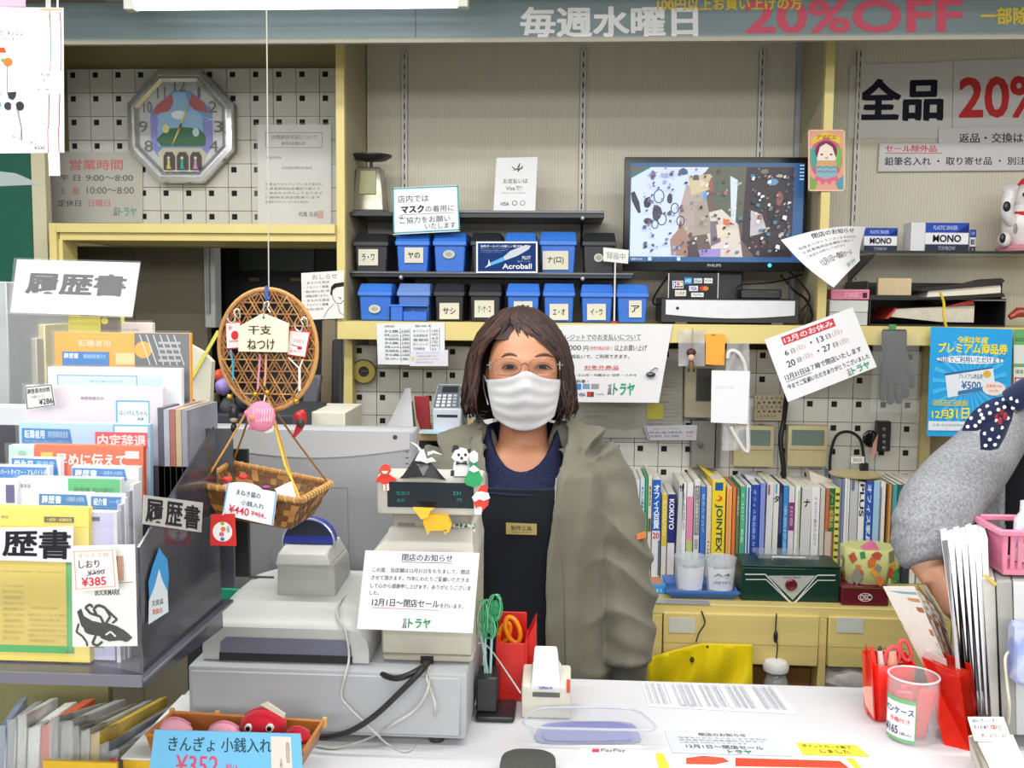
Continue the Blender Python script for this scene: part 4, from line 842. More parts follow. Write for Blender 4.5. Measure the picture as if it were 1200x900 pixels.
# catalogue row : picture x0, x1, top y, spine colour, lean, prints, label
BK = 2.82; GB = 'catalogues standing in a row on the low cabinet'
books = [
 (740,744,561,'#2f6db0',0,[],'thin blue catalogue at the very left end of the row'),
 (745,750,562,'#dcd6da',0,[('r',.1,.2,.9,.5,'#c25a6c')],'thin white catalogue with a red spine patch near the left end'),
 (750.5,756,561,'#c3dce4',0,[('t','オフィス家具',.2,.08,.8,.3,'#2c6a8c',1,90),('r',0,.35,1,.6,'#59a4cc')],'pale blue catalogue with a deeper blue band near the left end'),
 (756.5,759.5,560,'#3fa06c',0,[],'very thin green catalogue near the left end'),
 (760,764.5,557,'#d9d6ca',0,[('t','事務用品',.2,.1,.8,.3,'#8c7a5c',1,90),('r',.1,.42,.9,.55,'#6c5a48')],'thin cream catalogue with brown spine print, tallest at the left end'),
 (765,775,562,'#dfe0ea',0,[('r',0,0,1,.52,'#2a62b8'),('t','オ\nフ\nィ\nス\n百\n貨',.14,.05,.86,.5,'#eef2fa',1.5),('t','20',.1,.54,.9,.6,'#d0503c',2),('r',.8,.62,.95,.98,'#4a4a7c')],'thick white and blue office catalogue with bold vertical kana'),
 (776,782.5,579,'#d9d7d4',0,[('r',0,0,1,.62,'#d6bc45'),('t','KOKUYO',.2,.08,.8,.5,'#e9dd9c',1.5,90)],'short catalogue with a mustard yellow upper spine'),
 (783,792,579,'#dcdae0',0,[('r',0,0,1,.58,'#28307c'),('t','KOKUYO',.18,.06,.82,.42,'#f0f0f6',2,90)],'catalogue with a navy upper spine and white capitals'),
 (793,799.5,566,'#c6c7c9',.6,[('t','サ',.0,.02,.9,.09,'#1f1f1f',1.6)],'pale grey divider marked with a black kana beside the navy spine'),
 (800,805,566,'#e6e6e8',0,[('t','文具総合',.3,.1,.7,.5,'#8c8c90',.5,90)],'plain white slim catalogue between the divider and the pink spine'),
 (805.5,813,566,'#e4e0e2',0,[('r',0,.14,1,.6,'#e28aac'),('r',0,.6,1,.78,'#b9c27c')],'white catalogue with a long pink patch on the spine'),
 (814,821,562,'#dad9d5',0,[('r',.1,.06,.9,.56,'#7c7f80'),('t','オフィス家具総合カタログ',.25,.08,.75,.54,'#e0e0dc',.8,90),('t','2020',.2,.6,.8,.7,'#5a5a5a',.8,90)],'catalogue with a long grey label and white print on the spine'),
 (821.5,828,570,'#3b72c4',0,[('t','総合カタログ',.25,.08,.75,.5,'#a8c6ec',.8,90)],'medium blue catalogue left of the cream dotted one'),
 (828.5,834.5,570,'#d9ceb6',0,[('c',.5,.6,.2,.01,'#c24c3c'),('c',.5,.64,.2,.01,'#d88c3c'),('c',.5,.68,.2,.01,'#3c8c5c'),('c',.5,.72,.2,.01,'#3c5c9c'),('c',.5,.76,.2,.01,'#333333')],'cream catalogue with a column of coloured dots'),
 (835,851,563,'#e9cf2c',0,[('r',.2,.02,.8,.1,'#1f5c94'),('c',.5,.18,.26,.03,'#d85a2c'),('c',.38,.175,.18,.02,'#e9cf2c'),('t','JOINTEX',.22,.24,.8,.72,'#2c4c4c',1.6,90),('r',.16,.76,.84,.87,'#1f3f5c'),('t','20',.26,.78,.74,.85,'#e6eef0',1.5),('r',0,.9,1,1,'#d6d3c8')],'thickest catalogue, bright yellow with dark green capitals'),
 (852,858.5,571,'#e8a566',0,[('r',.4,.02,.5,.98,'#d9853c')],'light orange catalogue right of the thick yellow one'),
 (859,863,571,'#dd7a3c',0,[],'thin deep orange catalogue beside the olive green one'),
 (863.5,867.5,572,'#6c7350',0,[('t','学校用品',.2,.08,.8,.3,'#c3c8ae',.8,90)],'thin olive green catalogue'),
 (868,874.5,570,'#4aa57c',0,[('t','エコロジー商品',.25,.06,.75,.6,'#cfe9dc',.9,90)],'green catalogue with pale print behind the cash box'),
 (875,880.5,569,'#c6d9ee',0,[('r',.3,.02,.7,.98,'#3560a8')],'white catalogue with a blue centre stripe'),
 (881,891,568,'#20409a',0,[('t','オフィス用品総合カタログ',.2,.05,.6,.85,'#9db4e0',.9,90),('r',.7,0,.78,1,'#3458b4')],'deep royal blue catalogue behind the cash box'),
 (891.5,897.5,566,'#8090d4',0,[],'periwinkle blue catalogue right of the deep blue one'),
 (898,906,566,'#d0d0d2',.3,[('r',.1,.02,.4,.12,'#8c5a5c')],'white catalogue with a small brown patch at the spine top'),
 (906.5,913,567,'#d7d6d0',.2,[('t','タ',.0,.12,1,.19,'#1f1f1f',1.6),('r',.2,.0,.6,.1,'#5ba0c8')],'white divider marked with a black kana left of the navy spine'),
 (913.5,918,569,'#22284a',0,[('r',.1,.08,.9,.5,'#45507a')],'thin dark navy catalogue'),
 (918.5,924.5,569,'#3a86c4',0,[('t','事務機器',.2,.2,.8,.7,'#9cc8e8',.8,90)],'sky blue catalogue left of the purple-labelled one'),
 (925,932,571,'#d3cfd6',0,[('r',0,.16,1,.46,'#7a3470'),('t','印章',.2,.2,.8,.42,'#c8a0c4',.8,90)],'pale catalogue with a purple block on the spine'),
 (932.5,938.5,569,'#dfe2d8',0,[('r',.6,.05,.8,.98,'#9cb086')],'pale greenish white catalogue'),
 (939,951,572,'#cccbcd',.3,[('t','ナ',.2,.12,.8,.2,'#1f1f1f',1.8)],'wide grey-white divider marked with a black kana'),
 (952,961.5,571,'#e3e2e6',0,[('t','ナカバヤシ総合カタログ',.3,.1,.7,.62,'#8c8c94',.6,90)],'white catalogue with faint grey vertical print'),
 (962,967.5,572,'#c9c3bb',0,[],'plain stone-coloured catalogue left of the red and green spine'),
 (968,978.5,572,'#c9b8ac',.2,[('r',0,0,.28,.46,'#d0603c'),('r',.3,0,1,.46,'#2f6440'),('t','ノート紙製品',.4,.04,.9,.42,'#c9a44c',1,90),('r',.75,.46,1,1,'#8c5a4c')],'catalogue with red and dark green upper spine'),
 (979,985,572,'#d6cf62',0,[('r',.1,.05+.11*0,.9,.08,'#4a5230')]+[('r',.1,.12+.075*k,.9,.145+.075*k,'#4a5230') for k in range(11)],'yellow-green catalogue with dark bars up the spine'),
 (985.5,990,562,'#8090b4',0,[('r',.2,0,.5,1,'#5a4a6c')],'thin blue-violet catalogue right of the barred yellow-green one'),
 (990.5,996.5,561,'#e0e2e4',0,[('r',.5,0,.6,1,'#8c94a0')],'white catalogue left of the grey magazine file'),
 (997,1006.5,563,'#bcbdc2',0,[('r',.1,.0,.5,.1,'#6c7090')],'grey magazine file left of the white capital-lettered spine'),
 (1007,1014.5,565,'#e2e3e8',0,[('t','PLUS',.15,.02,.85,.34,'#1f1f24',2,90),('r',.1,.58,.9,.66,'#4a5470')],'white catalogue with large black capitals down the spine'),
 (1015,1024,564,'#2c58b0',0,[('t','オフィス家具 VOL.1',.2,.03,.8,.9,'#dfe6f4',1.2,90)],'strong blue catalogue with white print right of the black capitals'),
 (1024.5,1032,564,'#9fc3e6',0,[],'light blue catalogue beside the strong blue one'),
 (1032.5,1038.5,565,'#e0dcdc',0,[('r',.0,.05,.2,1,'#6c5c70')],'white catalogue with a dark edge at the light blue one'),
 (1041,1046,568,'#a8713c',0,[('r',.4,0,.7,1,'#d0a86c')],'brown and tan catalogue left of the teal one'),
 (1046.5,1052,568,'#4c9ca4',0,[],'teal catalogue left of the dark petrol green one'),
 (1052.5,1060,568,'#205c5c',0,[('r',.6,.1,.8,.5,'#8cb0a8')],'dark petrol green catalogue near the sleeve'),
 (1060.5,1069,568,'#2c3448',0,[('c',.5,.12,.3,.03,'#9cb8d8'),('r',.2,.2,.8,.3,'#6c8cb0')],'near-black catalogue with a pale round mark'),
 (1070,1077,568,'#dfe4e6',0,[('r',.2,.1,.8,.4,'#5c7c98')],'white and slate catalogue behind the sleeve'),
 (1078,1088,569,'#c6ccd0',0,[('t','カタログ',.2,.05,.8,.6,'#3c4c60',1,90)],'pale grey catalogue behind the crook of the arm'),
 (1092,1104,600,'#b9bdb8',0,[('r',.2,.1,.8,.5,'#44484a')],'pale file seen in the gap under the bent arm'),
 (1105,1113,600,'#e4e4e2',0,[('r',.3,.0,.7,.8,'#2c2c2e')],'black and white spine seen in the gap under the bent arm'),
 (1114,1134,590,'#e0e0de',0,[('t','バインダー',.1,.02,.45,.7,'#3a3a3a',1.6,90),('r',.6,0,.7,1,'#8a8a8a')],'broad white binder with dark print beside the cardigan front')]
bz = cab_z+.0015
for (x0,x1,yt,cl,lean,pr,lab) in books:
    a = P(x0,yt,BK); b = P(x1,yt,BK); H = a.z-bz; dx = lean*.012
    X0,X1 = a.x+.0006,b.x-.0006; Zt = a.z; dep = .17+.03*((x0*7) % 3)/3
    cs = [(X0+dx,BK,Zt),(X1+dx,BK,Zt),(X1,BK,bz),(X0,BK,bz)]
    t = Thing('catalogue_book',lab,'book',GB)
    t.part('cover',MB(mat(cl,.35,amt=.03)).hexa([Vector(q) for q in cs]+[Vector(q)+Vector((0,dep,0)) for q in cs]),bev=.0006 if x1-x0 > 6 else 0)
    if x1-x0 > 5: t.part('pages',MB(mat('#e0dbcc',.8)).box(X0+dx+.0015,X1+dx-.0015,BK+.003,BK+dep+.001,Zt-.004,Zt+.0006))
    if pr:
        sh = Sheet([Vector(q)-Vector((0,.0003,0)) for q in cs],(0,0,1,1)); t.part('spine_print',sh.art([tuple(p) for p in pr]),recalc=False)
    t.done()
# loose tops: pamphlets tilted over the row
for (q,cl,lab) in (([(819,546),(838,556),(851,562),(834,562)],'#c9b42c','yellow catalogue cover fanned back above the thick yellow spine'),([(872,556),(905,562),(890,568),(876,562)],'#b8bcc4','curved grey pamphlet lying over the blue catalogues'),([(948,552),(985,566),(972,572),(952,571)],'#cfc6b8','pale folder fanned open above the dark green spine')):
    solid('fanned_pamphlet',lab,'booklet',MB(mat(cl,.5)).prism([P(x,y,BK+.09) for x,y in q],(0,.05,0)))
solid('fan_dish','round shallow dish balanced on the catalogues under the cable loop','dish',MB(mat('#c9b98a',.35)).lathe(P(1002,558,2.88),[(.02,0),(.072,.004),(.074,.008),(.02,.004)],28))

# things on the cabinet in front of the books
t = Thing('blue_staple_box','small bright blue box with white print at the cabinet left end','box')
t.part('carton',MB(mat('#2b93dc',.4)).pbox(754,686,780,699,2.66,2.72).pbox(756,699,778,704,2.664,2.72,paper('#dfe6ee')),bev=.001); c,b = pc((754,686,780,699),2.659); t.part('lettering',Sheet(c,b).art([('t','ホッチキス',757,690,776,694,'#e8f2fa',.8)]),recalc=False)
t.part('clutter',MB(mat('#c98a70',.6)).pbox(758,683,776,686,2.67,2.72)); t.done()
t = Thing('blue_plastic_tray','shallow blue plastic tray holding two labelled tubs','tray')
tb = mat('#3f6cb4',.3); a = P(781,700,2.62); b = P(865,700,2.62); zt_ = P(820,694,2.62).z
def trayloft(m,a,b,y0,y1,z0,zt,ins=.012,th=.002):
    def R4(i,z): return [(a+i,y0+i,z),(b-i,y0+i,z),(b-i,y1-i,z),(a+i,y1-i,z)]
    return MB(m).loft([R4(ins,z0),R4(0,zt),R4(-.003,zt),R4(-.003,zt-.002)][:2]+[R4(th,zt),R4(ins+th,z0+th)],m)
t.part('body',trayloft(tb,a.x,b.x,2.615,2.77,cab_z+.0016,zt_+.004)); t.part('rim',MB(tb).box(a.x-.004,b.x+.004,2.61,2.616,zt_-.002,zt_+.006),bev=.001); t.done()
for (x0,x1,y0,y1,tx,lab) in ((790,828,653,694,['カレンダー'],'left white-labelled clear tub in the blue tray'),(826,864,654,695,['カレンダー','A4','(壁掛)'],'right white-labelled clear tub in the blue tray')):
    t = Thing('clear_tub',lab,'tub','labelled tubs in the blue tray')
    Yt = 2.66; cx = P((x0+x1)/2,680,Yt).x; r0 = (x1-x0)/2*Yt/F; zb = cab_z+.005; zt2 = P(800,y0,Yt).z
    t.part('tub',MB(clear('#dfe6ee',.45,.15)).lathe((cx,Yt+.02,zb),[(r0*.8,0),(r0,zt2-zb),(r0*.95,zt2-zb),(r0*.76,.004)],24))
    n_ = 10
    lb_ = MB(paper('#e4e6ea')).grid(lambda u,v: Vector((cx+(r0*(.83+.15*(1-v))+.001)*math.sin(-1+2*u),Yt+.02-(r0*(.83+.15*(1-v))+.001)*math.cos(-1+2*u),zt2-.022-(zt2-zb-.035)*v)),n_,2)
    k = t.part('paper_label',lb_,recalc=False)
    c,b = pc((x0+8,y0+8,x1-4,y1-4),Yt+.02-r0*1.02); sh = Sheet(c,b)
    its = [('t',s,x0+10,y0+9+i*9,x1-8,y0+13+i*9,'#7a7a80',.3) for i,s in enumerate(tx)]
    t.part('lettering',sh.art(its),parent=k,recalc=False); t.done()
t = Thing('cash_box','dark green steel cash box with silver chevron and round lock','box')
KY = 2.62; a = P(869,676,KY); b = P(985,676,KY); kx0 = a.x; kx1 = b.x; zt_ = P(928,664,KY).z; g_ = mat('#15392f',.35,.2)
t.part('base',MB(g_).box(a.x,b.x,KY,KY+.12,cab_z+.001,zt_-.004),bev=.003)
t.part('lid',MB(g_).box(a.x-.001,b.x+.001,KY-.001,KY+.121,zt_-.003,zt_+.002),bev=.002)
sv = '#c9cdcb'
c,bb_ = pc((869,664,985,709),KY-.0008); sh = Sheet(c,bb_)
t.part('chevron',sh.art([('l',[(873,673),(897,673),(924,703),(929,707),(934,703),(958,674),(979,674)],1.4,sv),('l',[(873,678),(896,678),(929,709)],.01,sv),('p',[(900,674.5),(956,674.5),(929,703)],'#a9ada9'),('l',[(874,679),(898,679),(926,706)],1.2,sv),('l',[(979,680),(958,680),(932,706)],1.2,sv),('t','CASH BOX',918,675.5,938,678,'#3a3a3a',.5)]),recalc=False)
lk = P(927,685,KY-.002)
t.part('lock',MB(mat('#7c2c3c',.25,.5)).lathe(lk,[(.014,.003),(.016,-.003),(.011,-.006),(.004,-.004)],20,axis='Y')); t.part('lid_handle',MB(mat('#b9bcbc',.25,.6)).tube([(a.x+.09,KY+.05,zt_+.003),(a.x+.09,KY+.05,zt_+.012),(a.x+.18,KY+.05,zt_+.012),(a.x+.18,KY+.05,zt_+.003)],.003,8)); t.done()
solid('clear_file_tray','clear plastic flat tray lying on the green cash box','tray',MB(clear('#c6ccd0',.2,.1)).box(kx0+.05,kx1-.05,KY+.03,KY+.11,zt_+.013,zt_+.022))
t = Thing('maroon_tin','flat maroon tin with oval emblem at the right of the cash box','box')
a = P(987,690,2.6); b = P(1042,690,2.6); zt_ = P(1014,687,2.6).z
t.part('tin',MB(mat('#6c1f2c',.3,.2)).box(a.x,b.x,2.6,2.72,cab_z+.001,zt_),bev=.002); t.part('gold_rim',MB(mat('#a8934a',.3,.6)).box(a.x-.001,b.x+.001,2.599,2.721,zt_-.006,zt_-.004))
c,b = pc((987,687,1042,710),2.5985); t.part('emblem',Sheet(c,b).art([('c',1014,700,8.5,5,'#dcd8d0'),('c',1014,700,7.6,4.2,'#6c1f2c'),('t','OSC',1008,697,1020,703,'#dcd8d0',1)]),recalc=False); t.done(); tin_z = zt_
t = Thing('patchwork_paper_box','octagonal paper-covered box with colourful patchwork print on the maroon tin','box')
cx = P(1019,660,2.66).x; r_ = 34*2.66/F; zt_ = P(1018,640,2.66).z
oc = lambda r,z: [(cx+r*math.cos(q),2.665+r*math.sin(q)*.85,z) for q in [PI/8+k*PI/4 for k in range(8)]]
pb = MB(mat('#cdd08a',.5,amt=.06)).loft([oc(r_*.93,tin_z+.001),oc(r_,tin_z+.05),oc(r_,zt_)])
k0 = t.part('box',pb,bev=.002); Rr = random.Random(11)
pm = MB()
for k in range(8):
    A = oc(r_,tin_z)[k]; B = oc(r_,tin_z)[(k+1) % 8]; A = Vector(A); B = Vector(B)
    if (A.y+B.y)/2 > 2.69: continue
    n = Vector(((A.x+B.x)/2-cx,(A.y+B.y)/2-2.665,0)).normalized()*.0012
    for j in range(7):
        u0 = Rr.uniform(.1,.9); z0 = Rr.uniform(.045,.88)*(zt_-tin_z)+tin_z; s0 = Rr.uniform(.01,.018); tw = Rr.uniform(0,1.5)
        dirx = (B-A).normalized(); c0 = A+(B-A)*u0+Vector((0,0,z0-tin_z))+n*(1+.1*j)
        if not .15 < u0 < .85: s0 *= .6
        pm.add([c0+dirx*s0*math.cos(tw+i*PI/2)+Vector((0,0,s0*1.3*math.sin(tw+i*PI/2))) for i in range(4)],[(0,1,2,3)],ink(Rr.choice(['#d8743c','#c9503c','#3f9a5c','#8c8c7c','#e0a040','#e8e2b0','#bf5a4c'])))
t.part('printed_patches',pm,recalc=False,parent=k0); t.part('pink_bow',MB(mat('#e0709c',.5)).prism([(cx-.03,2.62,zt_+.001),(cx+.0,2.62,zt_+.02),(cx+.012,2.62,zt_+.001)],(0,.03,0))); t.done()
# yellow bag and spray bottle hanging on the cabinet front
t = Thing('yellow_cloth_bag','crumpled bright yellow bag hanging on the cabinet drawer','bag')
yb_ = mat('#ffe014',.4,amt=.04)
def ybf(u,v):
    x = 760+122*u; top = 774-20*min(1,u*1.9) ** .8+3*u; y = top+(822-top)*v
    return P(x,y,2.5-.03*math.sin(PI*u)-.012*math.sin(11*u+5*v)*v-.008*math.sin(23*u+3*v*v+4))
t.part('bag',MB(yb_).slab(ybf,36,16,.012),ang=80); t.part('hole',MB(mat('#5a4a10',.7)).ball(P(811,773,2.458),.006,.003,.008,8,6)); t.part('hole',MB(mat('#5a4a10',.7)).ball(P(829,758,2.462),.003,.003,.004,8,6))
t.part('string',MB(bc).tube(sm([P(822,716,2.57),P(826,730,2.56),P(819,742,2.55),P(816,752,2.5)],4),.002,6)); t.done()
t = Thing('spray_bottle','small white-capped clear bottle hanging by a black cord from a drawer','bottle')
t.part('cord',MB(bc).tube(sm([P(910,719,2.565),P(909,740,2.56),P(911,758,2.55),P(909,778,2.54)],4),.0018,6)); t.part('cord_lock',MB(mat('#26262a',.4)).ball(P(909,746,2.555),.006,.005,.018,10,6))
t.part('cap',MB(mat('#e8e8e6',.4)).lathe(P(909,787,2.54),[(.02,0),(.032,.004),(.034,.018),(.028,.028),(.01,.034)],18)); t.part('vessel',MB(clear('#cfd6dc',.4,.1)).lathe(P(909,812,2.54),[(.034,0),(.034,.02),(.024,.05),(.018,.056)],18)); t.done()
solid('crumpled_cushion','pale crumpled plastic bundle under the right drawer','bag',MB(mat('#b8b0b0',.4,amt=.15)).ball(P(1000,796,2.62),.1,.05,.055,24,14,fn=lambda p,d: p*(1+.12*math.sin(9*d.x+5*d.z)*math.sin(7*d.z+3))))
# card terminal and files on a small wooden shelf beside the shopkeeper
TY = 2.4
t = Thing('side_shelf','small plywood shelf holding the card terminal behind the register screen','shelf')
zs = P(510,506,TY).z; t.part('board',MB(mat('#c4a675',.5,kind='wood',scale=20)).box(P(488,508,TY).x,P(575,508,TY).x,TY-.02,TY+.25,zs-.02,zs),bev=.001); t.part('upright',MB(mat('#3a3c3c',.5)).box(P(491,540,TY).x,P(500,540,TY).x,TY,TY+.24,.0,zs-.021)); t.part('back_panel',MB(mat('#3a3c3c',.5)).box(P(491,540,TY).x,P(575,540,TY).x,TY+.225,TY+.24,.0,zs-.021))
t.done()
t = Thing('card_terminal','grey and white payment terminal with keypad beside the red book','terminal')
A = [P(513,450,TY+.06),P(541,450,TY+.06),P(539,479,TY-.0),P(506,479,TY-.0)]
D = Vector((0,.03,-.012))
t.part('body',MB(mat('#c6ccd6',.4)).hexa(A+[q+D for q in A]).pbox(507,479,540,505,TY,TY+.09),bev=.003)
sh = Sheet(A,(0,0,100,100),out=Vector((0,-1,.6)))
kp = t.part('keypad_panel',sh.art([('r',3,4,97,96,'#5a6068'),('r',24,10,88,36,'#23262a')]),recalc=False)
for r in range(4):
    for k in range(4):
        x,y = 12+20*k,46+13*r; t.part('key',MB(mat('#c9cdd2' if k < 3 else '#9aa4a8',.4)).hexa([sh.at(x,y,.003),sh.at(x+13,y,.003),sh.at(x+13,y+8,.003),sh.at(x,y+8,.003),sh.at(x-1,y,.0),sh.at(x+14,y,.0),sh.at(x+14,y+9,.0),sh.at(x-1,y+9,.0)]),parent=kp)
t.part('paper_slot',MB(mat('#1f2226',.5)).pbox(512,486,536,489,TY-.001,TY+.002)); t.part('side_edge',MB(mat('#5a616a',.4)).pbox(541,452,545,500,TY+.03,TY+.09)); t.done()
solid('red_ledger','dark red book standing left of the payment terminal','book',MB(mat('#8c1f28',.5)).hexa([P(x,y,TY+.03) for x,y in ((485,464),(503,464),(505,505),(490,505))]+[P(x,y,TY+.14) for x,y in ((485,464),(503,464),(505,505),(490,505))]),bev=.002)
solid('cream_ledger','cream book leaning beside the dark red one','book',MB(mat('#c9b48c',.6)).hexa([P(x,y,TY) for x,y in ((481,481),(485,479),(493,505),(488,506))]+[P(x,y,TY+.12) for x,y in ((481,481),(485,479),(493,505),(488,506))]))
solid('leaning_papers','white loose papers leaning behind the register screen','paper',MB(paper('#d5d5d8')).slab(lambda u,v: P(475+6*u-26*v+30*u*v,455+55*v,TY-.05+.02*u),5,7,.003))
solid('dark_pouch','dark grey pouch beside the leaning papers','pouch',MB(mat('#3c3e40',.6)).hexa([P(x,y,TY-.03) for x,y in ((478,474),(484,470),(488,506),(470,506))]+[P(x,y,TY+.05) for x,y in ((478,474),(484,470),(488,506),(470,506))]))
solid('light_blue_booklet','pale blue booklet lying under the payment terminal','booklet',MB(mat('#b4d0dc',.5)).box(P(494,505,TY).x,P(528,505,TY).x,TY-.045,TY-.001,zs+.001,zs+.006))
solid('receipt_box','small white receipt box behind the shopkeeper\'s shoulder','box',MB(paper('#d3d7dc')).pbox(556,470,578,506,TY+.03,TY+.1),bev=.002)
# ---------------- people ----------------
skin = mat('#b98263',.5,kind='skin'); skin2 = mat('#d8a388',.5,kind='skin')
def ell(cx,cy,z,rx,ry,n=28,pw=1.0,tilt=0):
    out = []
    for i in range(n):
        q = 2*PI*i/n; c,s_ = math.cos(q),math.sin(q)
        c = math.copysign(abs(c) ** pw,c); s_ = math.copysign(abs(s_) ** pw,s_)
        out.append(Vector((cx+rx*c,cy+ry*s_,z+tilt*rx*c)))
    return out
def fused(mb,voxel,smooth=2,m=None,disp=None):      # union of overlapping closed volumes -> one continuous surface
    me = bpy.data.meshes.new('tmp'); me.from_pydata([tuple(v) for v in mb.v],[],mb.f)
    bm = bmesh.new(); bm.from_mesh(me); bmesh.ops.recalc_face_normals(bm,faces=bm.faces); bm.to_mesh(me); bm.free()
    o = bpy.data.objects.new('tmp',me); col.objects.link(o)
    r = o.modifiers.new('r','REMESH'); r.mode = 'VOXEL'; r.voxel_size = voxel
    if smooth: s_ = o.modifiers.new('s','SMOOTH'); s_.iterations = smooth; s_.factor = .5
    dg = bpy.context.evaluated_depsgraph_get(); dg.update(); ev = o.evaluated_get(dg); m2 = ev.to_mesh()
    vs = [v.co.copy() for v in m2.vertices]; fs = [tuple(p.vertices) for p in m2.polygons]
    if disp: ns = [v.normal.copy() for v in m2.vertices]; vs = [v+n*disp(v) for v,n in zip(vs,ns)]
    ev.to_mesh_clear(); bpy.data.objects.remove(o); bpy.data.meshes.remove(me)
    out = MB(m); out.add(vs,fs,m); return out
def bvh(mb): return BVHTree.FromPolygons([tuple(v) for v in mb.v],mb.f)
def drape(tree,px,py,off=.001):
    d = ray(px,py).normalized(); h = tree.ray_cast(Vector((0,0,CAMZ)),d)
    return (h[0]-d*off) if h[0] else None
def hand(mb,wrist,dirv,palmn,sc=1.0,curl=.5,thumb_side=1,spread=.16):
    """open relaxed hand: palm with four jointed fingers and a thumb"""
    d = Vector(dirv).normalized(); n = Vector(palmn); n = (n-d*n.dot(d)).normalized(); sd = d.cross(n)*thumb_side; w_ = Vector(wrist)
    L = .085*sc
    rings = []
    for t_,a_,b_ in ((0,.026,.019),(.25,.031,.018),(.6,.038,.016),(.9,.040,.0145),(1.04,.036,.011)):
        c = w_+d*L*t_; rings.append([c+sd*a_*sc*math.cos(q)+n*b_*sc*math.sin(q) for q in [2*PI*i/16 for i in range(16)]])
    mb.loft(rings)
    for k,(off,ln,r_) in enumerate(((.029,.072,.0088),(.010,.080,.0092),(-.010,.074,.0088),(-.028,.058,.0078))):
        b0 = w_+d*L*(.88 if k < 3 else .82)+sd*off*sc; fd = (d+sd*(off*spread/.03)).normalized(); pts = [b0]; a_ = .12
        for j,fr_ in enumerate((.46,.3,.24)):
            a_ += curl*(.55+.25*j); v_ = fd*math.cos(a_)+n*math.sin(a_); pts.append(pts[-1]+v_*ln*fr_*sc)
        mb.tube(pts,[r_*sc*q for q in (1.08,1.0,.9,.72)],10)
    b0 = w_+d*L*.22+sd*.024*sc
    v1 = (d*.75+sd*.66+n*.25).normalized(); v2 = (d*.95+sd*.25+n*.35).normalized()
    mb.tube([b0,b0+v1*.034*sc,b0+v1*.034*sc+v2*.03*sc,b0+v1*.034*sc+v2*.052*sc],[.0135*sc,.0115*sc,.0105*sc,.0075*sc],10)

def headfn(rx,ry,rz):
    def fn(p,d):
        x,y,z = p
        zz = d.z
        x *= 1-.24*max(0,-zz) ** 1.6; y *= 1-.08*max(0,-zz)
        if d.y < 0:
            g = lambda cx,cz,sx,sz: math.exp(-((x-cx)/sx) ** 2-((z-cz)/sz) ** 2)
            y +=-.006*g(0,-.075,.03,.03)                      # chin
            y +=-.024*g(0,-.032,.010,.016)-.012*g(0,-.008,.008,.022)-.006*g(.012,-.036,.006,.008)-.006*g(-.012,-.036,.006,.008)
            y += .009*(g(.033,.006,.016,.011)+g(-.033,.006,.016,.011))
            y +=-.005*g(0,.032,.045,.010)                     # brow ridge
            y +=-.006*(g(.042,-.030,.018,.02)+g(-.042,-.030,.018,.02))
            y +=-.005*g(0,-.056,.02,.006)+.003*g(0,-.0615,.02,.0025)-.005*g(0,-.067,.016,.006)
        return Vector((x,y,z))
    return fn

# --- the shopkeeper behind the counter ---
WY = 2.07
def W(px,py,dy=0): return P(px,py,WY+dy)
hc = W(615,437,.0); hc.y = WY
person = Thing('person','masked shopkeeper with brown bob, glasses, olive blouson and black apron behind the counter','person')
fr_ = WY/F
headmb = MB(skin).ball(hc,.078,.096,.122,72,54,fn=headfn(.078,.096,.122))
nb = W(613,500,.02)
bodyb = MB(skin); bodyb.ball(hc,.078,.096,.122,72,54,fn=headfn(.078,.096,.122))
bodyb.loft([ell(nb.x,nb.y+.012-.00,z,rx,ry) for z,rx,ry in ((hc.z-.05,.048,.05),(hc.z-.11,.05,.052),(hc.z-.15,.054,.054),(hc.z-.2,.075,.06))])
cxb = W(612,640).x; sh_z = W(612,535).z
bodyb.loft([ell(cxb,WY+.02,z,rx,ry,pw=.9) for z,rx,ry in ((sh_z+.025,.05,.045),(sh_z+.006,.095,.062),(sh_z-.03,.15,.078),(sh_z-.12,.15,.1),(sh_z-.25,.135,.1),(sh_z-.38,.145,.105),(sh_z-.5,.16,.11),(.62,.15,.105),(.58,.12,.09))])
for s in (-1,1):
    bodyb.tube([(cxb+s*.08,WY+.02,.64),(cxb+s*.085,WY+.02,.36),(cxb+s*.085,WY+.03,.07),(cxb+s*.085,WY+.025,.02)],[.08,.055,.04,.04],16)
    bodyb.ball((cxb+s*.087,WY-.03,.035),.04,.11,.03,16,10)
la = [W(694,548,.03),W(722,590,.03),W(731,660,.02),W(733,720,0),W(733,780,-.02)]
ra = [W(520,540,.03),W(500,600,.03),W(490,660,.0),W(497,715,.0),W(502,752,.0)]
for A in (la,ra): bodyb.tube(sm(A,3),[.042,.043,.043,.043,.043,.043,.041,.039,.037,.034,.031,.028,.026],14)
for i_ in (-.078,.078): bodyb.ball(hc+Vector((i_*.98,.012,-.008)),.009,.016,.03,12,8)
hand(bodyb,la[-1],la[-1]-la[-2],(0,1,0),.95,.5,1)
hand(bodyb,ra[-1],ra[-1]-ra[-2],(0,1,0),.95,.5,-1)
bd = fused(bodyb,.0045,1,skin)
ib = person.part('body',bd)
T = bvh(bd)
